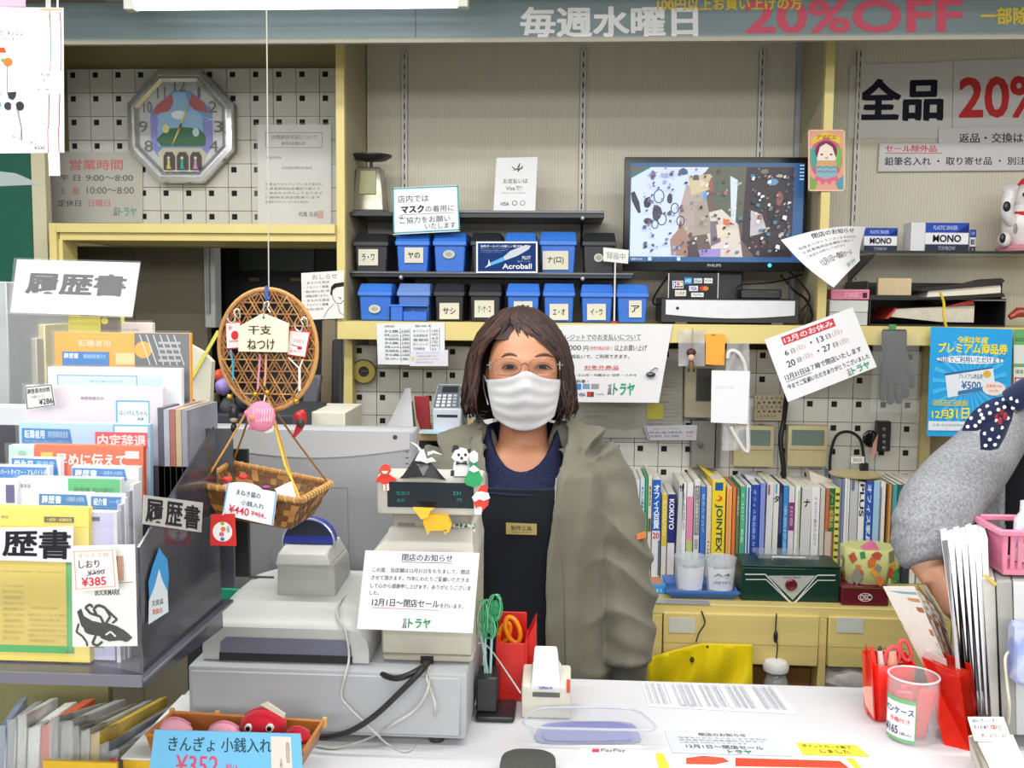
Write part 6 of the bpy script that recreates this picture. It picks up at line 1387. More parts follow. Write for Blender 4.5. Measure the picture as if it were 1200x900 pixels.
# screen seen from behind
SYc = 1.765; scr_m = mat('#8f8f93',.45,amt=.03); scr2 = mat('#b4b4b7',.4,amt=.02)
sx = lambda x,y=600: P(x,y,SYc).x; sz = lambda y: P(362,y,SYc).z
TLx,TRx,BLx,BRx = sx(237),sx(488),sx(253),sx(478)
def bs(y0,i,zt,zb_): return [Vector((TLx+i,y0,zt-i)),Vector((TRx-i,y0,zt-i)),Vector((BRx-i,y0,zb_+i)),Vector((BLx+i,y0,zb_+i))]
t.part('screen_back',MB(scr_m).loft([bs(SYc+.03,.0,sz(500),sz(699)),bs(SYc+.012,.0,sz(500),sz(699)),bs(SYc,.008,sz(500),sz(699))]),bev=.004,seg=2)
n_ = 16
t.part('upper_band',MB(scr2).slab(lambda u,v: Vector((TLx+.012+(TRx-TLx-.024)*u,SYc-.003,sz(504)+(sz(524+12*math.sin(PI*u))-sz(504))*v)),n_,3,.003))
for px in (254,463): t.part('screw_hole',MB(mat('#3a3c40',.5)).lathe(P(px,512.5,SYc-.0035),[(.0045,0),(.001,-.0005)],12,axis='Y'))
for x,ys in ((243,(528,535,542,549)),(477,(530,537,544,551)),(259,(641,648,655,662))):
    for y in ys: t.part('vent',MB(mat('#55575c',.6)).box(P(x,y,SYc).x-.003,P(x,y,SYc).x+.003,SYc-.0008,SYc+.001,P(x,y,SYc).z,P(x,y,SYc).z+.002))
c,bb_ = pc((255,500,480,700),SYc-.0005); t.part('seam',Sheet(c,bb_).art([('l',[(392,571),(408,571),(410,700)],.6,'#77787c'),('l',[(375,571),(408,571)],.6,'#85868a'),('l',[(318,640),(317,700)],.6,'#85868a'),('l',[(394,683),(480,684)],.6,'#85868a')]),recalc=False)
t.part('screen_foot',MB(mat('#3c3e42',.4)).box(sx(300),sx(478),SYc-.0,SYc+.04,sz(711),sz(699)-.001),bev=.003)
t.part('screen_face',MB(mat('#15171a',.2)).add(bs(SYc+.0302,.012,sz(500),sz(699)),[(0,1,2,3)]))
t.done()
# receipt printer block with customer display
t = Thing('receipt_printer','cream receipt printer block with two-line customer display on top','printer')
PYf = 1.515; q0 = P(448,760,PYf); q1 = P(554,760,PYf)
zz = lambda y,Y=PYf: P(500,y,Y).z
t.part('lower_body',MB(mat('#a8a394',.45)).box(q0.x,q1.x,PYf,PYf+.2,DZ+.002,zz(768)),bev=.003)
t.part('middle_body',MB(mat('#b2ae9f',.45)).box(q0.x-.001,q1.x,PYf-.001,PYf+.2,zz(768)+.001,zz(668)),bev=.003)
t.part('cable_port',MB(mat('#1a1a1c',.7)).box(P(493,775,PYf).x,P(508,775,PYf).x,PYf-.002,PYf+.001,zz(781),zz(769)))
x0,x1 = P(436,640,PYf).x,P(556,640,PYf).x
t.part('hood',MB(cream).loft([[Vector((x,y,z)) for x,y in ((x0+i,PYf+f),(x1-i*.2,PYf+f),(x1-i*.2,PYf+.18),(x0+i,PYf+.18))] for z,i,f in ((zz(676),.0,0),(zz(650),-.002,-.004),(zz(636),.018,.01),(zz(622),.024,.02))]),bev=.004,seg=2)
t.part('neck',MB(mat('#a39f94',.5)).box(P(456,615,PYf).x,P(548,615,PYf).x,PYf+.03,PYf+.12,zz(624),zz(604)),bev=.003)
dx0,dx1 = P(444,582,PYf).x,P(566,582,PYf).x
t.part('display_head',MB(cream).box(dx0,dx1,PYf-.02,PYf+.05,zz(604,PYf-.02),zz(558,PYf-.02)),bev=.006,seg=2)
dg = t.part('display_glass',MB(mat('#1d262c',.12)).pbox(454,565.5,555,595,PYf-.0222,PYf-.019))
c,bb_ = pc((454,565,555,595),PYf-.0226); t.part('display_digits',Sheet(c,bb_).art([('t','TEC-RG 75',464,576,480,580,'#3c8c8c'),('t','合計',465,584,475,588,'#3c8c8c'),('t','231',531,576,540,580,'#3f9c9a'),('t','円',536,584,541,588,'#3c8c8c')]),recalc=False,parent=dg)
c,bb_ = pc((540,610,560,622),PYf+.028)
t.part('patterned_sticker',MB(mat('#dfe6dc',.5,kind='patch',h2='#1f4c34',scale=260)).pbox(529,614,557,624,PYf+.026,PYf+.029)); t.part('port_slots',MB(mat('#77756c',.5)).pbox(466,613,486,618,PYf+.028,PYf+.0305)); t.done()
sign('closing_notice','white shop closing notice with green kana logo taped on the receipt printer','sign',[(428,645),(562,648),(554,742),(418,737)],[1.49,1.49,1.48,1.48],'#e4e5ec',
     [('t','閉店のお知らせ',33,3,77,12,'#3c3c44',.8),('l',[(33,13.5),(77,13.5)],.7,'#4a4a50'),('t','この度、当店舗は12月31日をもちまして、閉店',8,21,93,27,'#55555c',.5),('t','させて頂きます。75年にわたりご愛顧いただきま',8,31,93,37,'#55555c',.5),('t','して心から感謝申し上げます。ありがとうございま',8,41,95,47,'#55555c',.5),('t','した。',8,51,16,56,'#55555c',.5),
      ('t','12月1日～閉店セール',11,60,69,70,'#3c3c44',.8),('l',[(11,72),(69,73)],.6,'#c04a4a'),('t','を行います。',70,64,90,70,'#55555c',.5),('t','文\n具',39,84,43,97,'#444444',.5),('t','トラヤ',44,84,63,96,'#3a8a4a',1.715)],box=(0,0,100,100),th=.0006)
# cables
def cab(label,pts,r,m): return solid('cable',label,'cable',MB(m).tube(sm([Vector(p) for p in pts],6),r,8))
gc_ = mat('#b4b4ae',.5)
cab('thick black cable drooping across the front of the cash drawer',[P(500,776,1.505),P(494,786,1.46),P(470,810,1.45),P(440,838,1.445),P(410,857,1.44),P(380,864,1.44),P(362,862,1.445)],.0045,bc)
cab('black cable looping from register base to the printer port',[P(422,772,1.62),P(436,780,1.53),P(448,790,1.478),P(465,795,1.46),P(485,788,1.465),P(503,776,1.505)],.0048,bc)
cab('thin white cord hanging from the printer port',[P(504,779,1.505),P(500,795,1.46),P(507,815,1.46),P(510,833,1.455),PZ(504,858,CZ+.003),PZ(478,880,CZ+.003),PZ(455,872,CZ+.003),P(438,857,1.45),P(410,830,1.46),P(400,815,1.465),P(405,790,1.465),P(409,770,1.49),P(405,740,1.495),P(395,720,1.515),P(400,703,1.575),P(418,688,1.665)],.0018,gc_)
cab('thin grey cord curving low along the drawer front',[P(502,782,1.5),P(502,805,1.455),P(488,830,1.455),P(462,848,1.455),PZ(430,866,CZ+.003),PZ(395,876,CZ+.003),PZ(372,874,CZ+.003)],.0022,gc_)
# origami figures on the display
def T2b(name,label): return Thing(name,label,'origami','origami figures on the customer display')
def poly(Y,cl,pts,th=.004): return MB(mat(cl,.55)).prism([P(x,y,Y) for x,y in pts],(0,th,0))
OY = PYf-.03
t = T2b('origami_figure','red hooded paper doll at the left end of the customer display')
t.part('robe',poly(OY,'#d8321f',[(440,566),(442,560),(446,556),(455,556),(461,560),(464,562),(463,565),(458,563),(455,567),(449,568),(446,565)])); t.part('hood',poly(OY-.003,'#e0412c',[(444,552),(447,546),(451,544),(456,546),(458,552),(455,557),(447,557)])); t.part('face',poly(OY-.005,'#ecdcd0',[(447,552),(455,552),(453,555),(449,555)],.001))
for x in (449,453): t.part('leg',poly(OY,'#e8d0c8',[(x,567),(x+2.6,567),(x+2.8,575),(x,575)]))
t.done()
t = T2b('origami_figure','black folded paper helmet with white horns on the customer display')
blkp = '#1b1c1f'
t.part('helmet',MB(mat(blkp,.4)).add([P(468,561,OY),P(487,541,OY-.004),P(505,542,OY-.004),P(523,563,OY),P(496,558,OY-.03),P(487,541,OY+.04),P(505,542,OY+.04)],[(0,4,1),(1,4,2),(2,4,3),(0,1,5),(1,2,6,5),(2,3,6),(0,5,6,3,4)]))
t.part('side_flap',poly(OY,'#26272b',[(469,562),(492,527),(495,530),(480,552)],.002)); t.part('cuff',poly(OY-.006,'#dfe0e4',[(486,540),(491,530),(496,526),(500,538),(508,541),(500,543),(492,540)],.003))
for l in ([(494,527),(488,521),(481,518),(489,524),(493,531)],[(501,530),(508,528),(518,533),(508,531),(501,534)],[(500,538),(506,536),(511,541),(504,540)]): t.part('horn',poly(OY-.008,'#e6e7ea',l,.002))
t.done()
t = T2b('origami_figure','white and black folded paper panda on the customer display')
t.part('head',poly(OY,'#e4e4e6',[(529,536),(533,528),(540,526),(547,528),(550,533),(548,539),(541,541),(533,540)],.012)); t.part('ear',poly(OY+.002,'#222226',[(529,530),(531,522),(536,522),(538,526),(533,530)])); t.part('ear',poly(OY+.002,'#222226',[(547,527),(552,526),(551,531),(549,531)]))
for x,y in ((537.5,533),(545.5,533),(541,537)): t.part('eye_patch',MB(mat('#222226',.5)).ball(P(x,y,OY-.001),.0022,.001,.0024,8,6))
t.part('body',poly(OY+.002,'#d9d9dc',[(532,541),(548,541),(551,558),(530,558)],.015)); t.part('arm',poly(OY,'#222226',[(535,541),(540,543),(546,541),(548,545),(540,544),(534,545)],.003)); t.part('foot',poly(OY,'#222226',[(528,552),(532,551),(532,558),(528,558)],.004)); t.done()
t = T2b('origami_figure','green robed paper doll with white hood right of the panda')
t.part('hood',poly(OY-.006,'#dfe6e2',[(550,532),(555,528),(560,532),(560,540),(555,543),(550,539)])); t.part('neck_fold',poly(OY-.004,'#1c8c54',[(549,543),(555,542),(561,544),(558,551),(552,551)])); t.part('collar',poly(OY-.008,'#e4ece8',[(555,545),(562,551),(555,554),(549,550)],.002)); t.part('robe',poly(OY-.006,'#219a5c',[(549,552),(555,554),(561,552),(566,563),(562,569),(554,571),(546,568),(544,563)])); t.done()
t = T2b('origami_figure','red and white paper Santa at the right end of the customer display')
t.part('hat',poly(OY-.012,'#d83424',[(559,577),(563,570),(568,568),(571,572),(571,578)])); t.part('beard',poly(OY-.014,'#e8e6e8',[(553,583),(558,577),(564,576),(572,578),(574,584),(567,587),(562,585),(556,588)])); t.part('coat',poly(OY-.012,'#dc3a28',[(554,586),(562,584),(573,585),(572,592),(566,598),(558,597)])); t.part('boots',poly(OY-.012,'#e4dcdc',[(556,594),(565,594),(564,603),(556,603)])); t.done()
t = T2b('origami_figure','yellow folded paper cow hanging under the customer display')
yo = '#f0b022'
t.part('body',poly(OY-.014,yo,[(496,604),(507,603),(524,604),(529,616),(526,624),(520,622),(505,622),(500,624),(496,614)],.012)); t.part('head',poly(OY-.022,'#f5bc30',[(484,595),(509,596),(504,599),(502,606),(494,609),(489,603)],.006)); t.part('leg',poly(OY-.014,yo,[(499,620),(504,622),(501,627)],.004)); t.part('leg',poly(OY-.014,yo,[(520,621),(526,622),(521,627)],.004)); t.done()

# ---------------- things on the counter ----------------
q = PZ(578,848,CZ); SX,SYq = q.x,q.y
t = Thing('black_stamp_stand','black plastic stand with green mesh bundles on sticks beside the register','stand')
k_ = SYq/F
t.part('foot',MB(mat('#1c1c1f',.35)).box(SX-.03,SX+.035,SYq,SYq+.075,CZ+.001,CZ+.012),bev=.005,seg=2)
t.part('block',MB(mat('#212124',.35)).box(SX-.03,SX+.006,SYq+.014,SYq+.07,CZ+.012,P(570,798,SYq).z),bev=.003)
for i,(dx,tx,ty) in enumerate(((-.017,566,716),(-.008,574,722),(-.012,560,740))):
    t.part('stick',MB(mat('#9fc4c0',.4)).tube([(SX+dx,SYq+.035,P(570,800,SYq).z),P(tx+3,ty,SYq+.02)],.0022,6))
rr = random.Random(5)
nt = MB(mat('#2fa368',.5)); nt2 = mat('#7fc49c',.5)
for (cx_,cy_,rx_,ry_) in ((568,722,14,20),(580,712,11,16),(573,735,12,14)):
    c_ = P(cx_,cy_,SYq+.02)
    for k in range(9):
        a_ = rr.uniform(0,PI); tl = rr.uniform(-.6,.6); s1 = rr.uniform(.6,1)
        nt.tube([c_+Vector((rx_*k_*s1*math.cos(q_)*math.cos(a_),rx_*k_*s1*math.cos(q_)*math.sin(a_),ry_*k_*math.sin(q_)+tl*.01*math.cos(q_))) for q_ in [j*PI/7 for j in range(14)]],.0007,4,closed=True,m=nt2 if k % 3 == 0 else None)
    nt.ball(c_,rx_*k_*.55,rx_*k_*.4,ry_*k_*.6,10,8,m=clear('#4cb47c',.35,.4))
t.part('mesh_bundle',nt,kind='stuff'); t.done()
solid('thin_cord','thin grey cord running from the stand to the label printer','cable',MB(gc_).tube(sm([P(553,757,1.64),P(566,754,1.66),P(580,768,1.63),PZ(610,812,CZ+.06)],5),.0014,6))
q = PZ(603,822,CZ)
t = Thing('red_pen_case','tall red plastic case holding orange scissors behind the label printer','pen holder')
rd_ = mat('#c8201c',.35); xa,xb = P(581,760,q.y).x,P(615,760,q.y).x; zt_ = P(598,754,q.y).z; zt2 = P(620,733,q.y).z
cs = MB(rd_)
cs.box(xa,xb,q.y,q.y+.004,CZ+.001,zt_).box(xa,xa+.004,q.y+.004,q.y+.07,CZ+.001,zt_).box(xb,xb+.004,q.y,q.y+.07,CZ+.001,zt_+.002).box(xa,xb,q.y+.07,q.y+.074,CZ+.001,zt2).box(xa,xb,q.y+.004,q.y+.07,CZ+.001,CZ+.005)
t.part('case',cs,bev=.0008); t.part('back_flap',MB(rd_).hexa([Vector((xb+.002,q.y+.02,zt_)),Vector((xb+.018,q.y+.02,zt2)),Vector((xb+.02,q.y+.02,CZ+.02)),Vector((xb+.004,q.y+.02,CZ+.001)),Vector((xb+.002,q.y+.074,zt_)),Vector((xb+.018,q.y+.074,zt2)),Vector((xb+.02,q.y+.074,CZ+.02)),Vector((xb+.004,q.y+.074,CZ+.001))]),bev=.001); t.done()
t = Thing('scissors','orange-handled scissors standing in the tall red case','scissors')
om = mat('#e8860f',.3)
for (cx_,cy_,rx_,ry_,tl) in ((601,738,8,15,-.25),(591,742,6,12,.3)):
    t.part('handle',MB(om).tube([P(cx_+rx_*math.cos(a_)+tl*ry_*math.sin(a_),cy_-ry_*math.sin(a_),q.y+.035+(.01 if tl > 0 else 0)) for a_ in [i*PI/10 for i in range(20)]],.0042,8,closed=True))
t.part('blade',MB(mat('#b9bcc0',.2,.9)).prism([P(594,752,q.y+.035),P(602,752,q.y+.035),P(599,795,q.y+.035)],(0,.003,0))); t.done()
q = PZ(640,843,CZ)
t = Thing('label_printer','white desktop tape printer with small blue print on its lid','printer')
wp = mat('#d6d7d6',.35,amt=.02); wp2 = mat('#c9c6b8',.4)
xa,xb = P(611,820,q.y).x,P(669,820,q.y).x; z1 = P(640,796,q.y).z
t.part('base',MB(wp2).hexa([(xa,q.y,z1-.012),(xb,q.y,z1-.012),(xb,q.y,CZ+.001),(xa,q.y,CZ+.001),(xa,q.y+.07,z1),(xb,q.y+.07,z1),(xb,q.y+.07,CZ+.001),(xa,q.y+.07,CZ+.001)]),bev=.004,seg=2)
x0,x1 = P(622,790,q.y).x,P(658,790,q.y).x
ld = t.part('lid',MB(wp).hexa([(x0,q.y+.002,P(640,810,q.y).z),(x1,q.y+.002,P(640,810,q.y).z),(x1,q.y+.002,z1-.014),(x0,q.y+.002,z1-.014),(x0+.004,q.y+.06,P(640,778,q.y).z-.012),(x1-.006,q.y+.06,P(640,778,q.y).z-.012),(x1,q.y+.07,z1),(x0,q.y+.07,z1)]),bev=.003,seg=2)
t.part('top_cover',MB(mat('#dcdde0',.3)).hexa([(x0+.001,q.y-.002,P(640,803,q.y).z),(x1-.001,q.y-.002,P(640,803,q.y).z),(x1-.001,q.y-.0,P(640,811,q.y).z),(x0+.001,q.y-.0,P(640,811,q.y).z),(x0+.004,q.y+.055,P(640,770,q.y).z),(x1-.008,q.y+.055,P(640,770,q.y).z),(x1-.004,q.y+.055,P(640,790,q.y).z),(x0+.004,q.y+.055,P(640,790,q.y).z)]),bev=.003,seg=2,parent=ld)
c,bb_ = pc((624,803,656,811),q.y-.0032); t.part('lettering',Sheet(c,bb_).art([('t','TEPRA-N',631,804.5,647,808,'#2c3c8c',1)]),recalc=False,parent=ld)
t.part('tape_slot',MB(mat('#5a5c58',.4)).pbox(624,811.5,656,817,q.y-.001,q.y+.003)); t.part('side_button',MB(mat('#c0503c',.4)).pbox(664,802,668,812,q.y-.002,q.y+.02)); t.done()
# clear coin tray
A = [PZ(628,829,CZ+.03),PZ(745,829,CZ+.03),PZ(770,851,CZ+.03),PZ(765,856,CZ+.03),PZ(618,853,CZ+.03),PZ(612,845,CZ+.03)]
B = [PZ(640,846,CZ+.002),PZ(742,846,CZ+.002),PZ(752,866,CZ+.002),PZ(748,871,CZ+.002),PZ(632,872,CZ+.002),PZ(624,862,CZ+.002)]
def rnd(L,n=4):
    out = []
    for i in range(len(L)):
        a0,b0,c0 = L[i-1],L[i],L[(i+1) % len(L)]; p0 = b0+(a0-b0)*.3; p1 = b0+(c0-b0)*.3
        for j in range(n): u = j/(n-1); out.append(p0*(1-u) ** 2+b0*2*u*(1-u)+p1*u*u)
    return out
t = Thing('coin_tray','clear plastic coin tray with lilac-tinted base in front of the label printer','tray')
RA,RB = rnd(A),rnd(B); n_ = len(RA)
t.part('wall',MB(clear('#d3d6dc',.24,.05)).add(RA+RB,[(i,(i+1) % n_,n_+(i+1) % n_,n_+i) for i in range(n_)]),recalc=False)
t.part('rim',MB(clear('#c3c7cf',.6,.1)).tube(RA,.0022,6,closed=True)); t.part('base',MB(clear('#8e92c8',.42,.2)).prism(RB,(0,0,.0012)))
ctr = sum(RB,Vector())/n_; t.part('lilac_mat',MB(clear('#8a8ec4',.6,.3)).prism([ctr+(p-ctr)*.85+Vector((0,0,.002)) for p in RB],(0,0,.001))); t.done()
def flat(name,label,cat,pts,z,cl,items,th=.0005,extra=None,rough=None):
    c3 = [PZ(x,y,z+.001) for x,y in pts]
    sh = Sheet(c3,(0,0,100,100),out=Vector((0,0,1))); t = Thing(name,label,cat)
    t.part('sheet',sh.base(mat(cl,rough or .6,amt=.02),th))
    if items: t.part('lettering',sh.art(items),recalc=False)
    if extra: extra(t,sh)
    t.done()
bars = [('r',x0+1.3*k,6,x0+1.3*k+(.45+.5*((k*7+int(x0)) % 3 == 0)),88,'#a9abb3') for x0 in (2,22,42,61,80) for k in range(12) if (k*5+int(x0)) % 4]
flat('barcode_sheet','laminated sheet of long barcodes lying at the back edge of the counter','sheet',[(751,799),(910,805),(934,837),(760,828)],CZ,'#d2d3d8',bars+[('t','単価バーコード',22,90,60,96,'#888888')],rough=.2)
flat('flat_closing_notice','bluish laminated closing notice lying flat in the middle of the counter','sign',[(778,856),(908,859),(928,886),(788,882)],CZ,'#c2c6cd',[('t','閉店のお知らせ',30,8,72,22,'#5a5c66',.8)]+rows(10,88,28,60,3,'#7c7e88')+[('t','12月1日～閉店セール',14,62,80,78,'#5a5c66',.5),('t','トラヤ',48,82,68,96,'#3a8a5a',1.5)],rough=.2)
flat('yellow_label_strip','small yellow strip with black print lying right of the flat closing notice','label',[(933,870),(1003,873),(1019,886),(941,884)],CZ,'#ead33c',[('t','ポイントカード終了',6,14,86,42,'#3a3418',.8),('t','しました',30,54,76,84,'#3a3418',.8)])
flat('qr_payment_card','laminated pale payment card at the front edge of the counter','card',[(680,873),(752,873),(766,915),(672,915)],CZ,'#d6d6da',[('r',20,12,31,22,'#c8424c'),('t','PayPay',34,12,72,23,'#6a6a70',.8)],rough=.2)
flat('red_sale_flyer','white flyer with big red lettering and yellow border at the counter front','flyer',[(768,883),(1000,889),(1030,925),(778,925)],CZ,'#e2dedb',[('p',[(0,0),(4,0),(7,100),(0,100)],'#d9c93c'),('p',[(96,0),(100,0),(100,100),(98,100)],'#d9c93c'),('p',[(15,12),(24,4),(34,8),(36,20),(28,30),(14,30)],'#d8503c'),('p',[(40,8),(92,10),(94,34),(38,34)],'#d2452f'),('c',50,60,30,20,'#d2452f')])
q = PZ(620,893,CZ)
solid('charcoal_pin_holder','dark charcoal round-cornered pad at the bottom edge of the counter','pad',MB(mat('#3f403c',.9,amt=.3,scale=300,bump=.6)).loft([[Vector((q.x+(.041+i)*math.copysign(abs(math.cos(a_)) ** .6,math.cos(a_)),q.y-.05+(.05+i)*math.copysign(abs(math.sin(a_)) ** .6,math.sin(a_)),z)) for a_ in [k*PI/12 for k in range(24)]] for z,i in ((CZ+.001,0),(CZ+.02,0),(CZ+.024,-.006))]))

# ---------------- right end of the counter ----------------
q = PZ(1046,848,CZ)
t = Thing('red_pen_cup','glossy red plastic pen cup at the right end of the counter','pen holder')
r_ = mat('#e2261c',.25)
xa,xb = P(1024,810,q.y).x,P(1075,810,q.y).x; zt_ = P(1048,781,q.y).z
def cupring(z,g): return [Vector((x,y,z)) for x,y in ((xa+g+.006,q.y+g*.5),(xb-g,q.y+g*.5+.01),(xb-g+.003,q.y+.07-g),(xa+g,q.y+.075-g),(xa-.006+g,q.y+.03))]
t.part('cup',MB(r_).loft([cupring(CZ+.001,.006),cupring(zt_,0),cupring(zt_,.0025),cupring(CZ+.004,.008)]),bev=.001)
t.part('front_wing',MB(r_).hexa([P(1014,756,q.y+.02),P(1022,780,q.y),P(1026,846,q.y),P(1016,835,q.y+.02)]+[v+Vector((.004,.01,0)) for v in (P(1014,756,q.y+.02),P(1022,780,q.y),P(1026,846,q.y),P(1016,835,q.y+.02))],r_))
t.part('clear_wing',MB(clear('#e8b8a8',.5,.2)).hexa([P(1011,806,q.y),P(1022,806,q.y-.005),P(1024,842,q.y-.005),P(1014,826,q.y)]+[v+Vector((.002,.006,0)) for v in (P(1011,806,q.y),P(1022,806,q.y-.005),P(1024,842,q.y-.005),P(1014,826,q.y))])); t.done()
def inpen(name,label,cat,pts,r,cl,tip=None):
    t = Thing(name,label,cat,'pens and tools in the red cup'); t.part('barrel',MB(mat(cl,.3)).tube([P(x,y,q.y+d_) for x,y,d_ in pts],r,10));
    if tip: t.part('tip',MB(mat(tip,.3)).tube([P(pts[-1][0],pts[-1][1],q.y+pts[-1][2]),P(pts[-1][0]+.5,pts[-1][1]-5,q.y+pts[-1][2])],[r[-1],r[-1]*.3],10))
    t.done()
inpen('marker_pen','red marker with pointed cap at the left of the red cup','pen',[(1024,800,.03),(1022,770,.03),(1021,757,.03)],[.006,.006,.002],'#e8402c')
inpen('marker_pen','white and black marker in the red cup','pen',[(1036,800,.04),(1033,778,.04),(1031,762,.04)],[.006,.006,.004],'#dcd6cc','#1c1c1c')
t = Thing('scissors','pink-red handled scissors standing in the red cup','scissors','pens and tools in the red cup')
pm_ = mat('#e0525c',.25)
for (cx_,cy_,rx_,ry_,tl) in ((1061,762,6,12,-.25),(1046,769,8,11,.1)):
    t.part('handle',MB(pm_).tube([P(cx_+rx_*math.cos(a_)+tl*ry_*math.sin(a_),cy_-ry_*math.sin(a_),q.y+.035) for a_ in [i*PI/10 for i in range(20)]],.0032,8,closed=True))
t.part('blade',MB(mat('#b9bcc0',.2,.9)).prism([P(1048,778,q.y+.035),P(1058,776,q.y+.035),P(1054,830,q.y+.035)],(0,.003,0))); t.done()
inpen('tape_roll','gold and pink round tool between the scissors in the red cup','stationery',[(1046,800,.03),(1046,776,.03),(1046,764,.03)],[.008,.0085,.006],'#d9a48c')
# jar of red cases
q = PZ(1075,876,CZ); rj = 30*q.y/F; jc = Vector((q.x+.004,q.y+rj,CZ+.001)); zt_ = P(1075,803,q.y).z
t = Thing('clear_jar','clear round jar with green lid band and handwritten price label, full of red cases','jar')
t.part('glass',MB(clear('#e6e2e4',.16,.03)).lathe(jc,[(rj*.92,0),(rj,.006),(rj,zt_-CZ-.012),(rj*.96,zt_-CZ-.002),(rj*.93,zt_-CZ-.006),(rj*.95,.004)],36)); t.part('rim',MB(clear('#d9d9de',.6,.1)).tube([jc+Vector((rj*.97*math.cos(a_),rj*.97*math.sin(a_),zt_-CZ)) for a_ in [i*PI/16 for i in range(32)]],.0018,6,closed=True))
def jl(u,v): a_ =-1.52+1.32*u; return jc+Vector(((rj+.0008)*math.sin(a_),-(rj+.0008)*math.cos(a_),(P(1060,823,q.y).z-CZ)+(P(1060,873,q.y).z-P(1060,823,q.y).z)*v))
lb = t.part('green_label',MB(mat('#6fae7a',.5)).grid(lambda u,v: jl(u,v),12,2),recalc=False)
t.part('white_label',MB(paper('#e6e8ea')).grid(lambda u,v: jl(.0+.97*u,.1+.82*v)+Vector((0,-.0006,0)),12,2),recalc=False,parent=lb)
def curvetext(s,u0,v0,u1,v1,cl,bold=1):
    vs,fs = glyphs(s,bold); return MB(ink(cl)).add([jl(u0+(u1-u0)*u,v1+(v0-v1)*v)+Vector((-.0008,-.0014-l*1e-5,0)) for u,v,l in vs],fs)
t.part('lettering',curvetext('ペンケース',-.05,.2,.95,.36,'#2c3c7c'),recalc=False,parent=lb); t.part('lettering',curvetext('予備付き',.2,.44,.85,.56,'#d0504c',.5),recalc=False,parent=lb); t.part('lettering',curvetext('¥165',.0,.64,.5,.84,'#4a3c70'),recalc=False,parent=lb); t.part('lettering',curvetext('(税込)',.56,.76,.9,.85,'#4a3c70',.5),recalc=False,parent=lb)
t.done()
rr = random.Random(8)
for k,(dx,dy,lx,cl,lab) in enumerate(((-.012,-.012,-.15,'#d8484a','coral red slim case leaning left in the clear jar'),(.006,-.016,.2,'#d8262a','bright red slim case at the front of the clear jar'),(.02,.0,-.12,'#c81e22','deep red slim case at the right of the clear jar'),(-.004,.012,.1,'#b81c20','dark red slim case at the back of the clear jar'),(-.022,.006,.1,'#d0383c','red slim case at the left of the clear jar'))):
    b0 = jc+Vector((dx*.7,dy*.7,.003)); t1 = b0+Vector((lx*.07,dy*.2,.076+.004*(k % 3)))
    ax = (t1-b0).normalized(); sd = Vector((1,.2*k-.4,0)).normalized(); sd = (sd-ax*sd.dot(ax)).normalized(); n2 = ax.cross(sd)
    pf = [(-.0125,-.004),(.0125,-.004),(.0125,.004),(-.0125,.004)]
    solid('red_case',lab,'case',MB(mat(cl,.3)).loft([[b0+ax*h+sd*(x*s1)+n2*(y*s1) for x,y in pf] for h,s1 in ((0,.8),(.004,1),((t1-b0).length-.004,1),((t1-b0).length,.8))]),'slim red cases in the clear jar',bev=.0015)
# red clear rack
q = PZ(1120,880,CZ)
t = Thing('red_acrylic_rack','tall translucent red acrylic rack right of the clear jar','rack')
ra = mat('#dc2416',.12,kind='clear',alpha=.78)
F4 = [P(1078,774,q.y+.07),P(1118,786,q.y+.0),P(1137,882,q.y-.0),P(1108,874,q.y+.01)]
F4 = [P(1080,770,q.y+.1),P(1124,790,q.y),P(1137,881,q.y),P(1106,873,q.y+.02)]
t.part('front_pane',MB(ra).hexa(F4+[v+Vector((.002,.004,0)) for v in F4]));
B4 = [v+Vector((.03,.03,.004)) for v in F4]; t.part('back_pane',MB(ra).hexa(B4+[v+Vector((.002,.004,0)) for v in B4]))
for k in range(4):
    o_ = Vector((.006+.006*k,.006+.006*k,-.004)); G = [v+o_ for v in F4]
    t.part('divider',MB(mat('#e03a22',.25,kind='clear',alpha=.6)).hexa(G+[v+Vector((.001,.002,0)) for v in G]))
t.part('white_insert',MB(paper('#e0ccc8')).hexa([P(1080,760,q.y+.12),P(1108,772,q.y+.06),P(1112,800,q.y+.06),P(1084,790,q.y+.12)]+[P(1081,760,q.y+.125),P(1109,772,q.y+.065),P(1113,800,q.y+.065),P(1085,790,q.y+.125)])); t.done()
# fanned brochures
q0y = 1.66
br_cols = ['#d9d4cc','#c9b8a4','#dfe0e2','#b98a6c','#e4ddd4','#a9785c','#dcdfe0']
for k,(cl,lab) in enumerate(zip(br_cols,('nearest brochure of the leaning fan, pale with photos','second brochure of the leaning fan, beige edge','third brochure of the leaning fan, white edge','fourth brochure of the leaning fan, tan cover','fifth brochure of the leaning fan, cream','sixth brochure of the leaning fan, brown cover','rearmost brochure of the leaning fan, white'))):
    d_ = .012*k
    A = [P(1035+8*k,688-.5*k,q0y+d_),P(1072+5.5*k,688+5.5*k,q0y-.03+d_),P(1137,842,q0y-.06+d_),P(1098,812,q0y-.02+d_)]
    t = Thing('brochure',lab,'brochure','fan of leaning brochures'); t.part('cover',MB(mat(cl,.35)).hexa(A+[v+Vector((.001,.005,0)) for v in A]))
    sh = Sheet(A,(0,0,100,100)); rr = random.Random(k)
    its = [('p',[(3,y),(97,y+1),(97,y+h),(3,y+h-1)],c_) for y,h,c_ in ((3,3,'#7c9aa4'),(8,4,'#b9845c'),(15,5,'#9a6044'),(24,5,'#d8cfc4'),(32,6,'#a9684c'),(42,5,'#c8b49c'))] if k in (0,2,4,6) else [('r',3,4,97,12,'#dcd6cc'),('r',3,18,97,26,'#8c5a44')]
    t.part('printed_photos',sh.art(its),recalc=False); t.done()
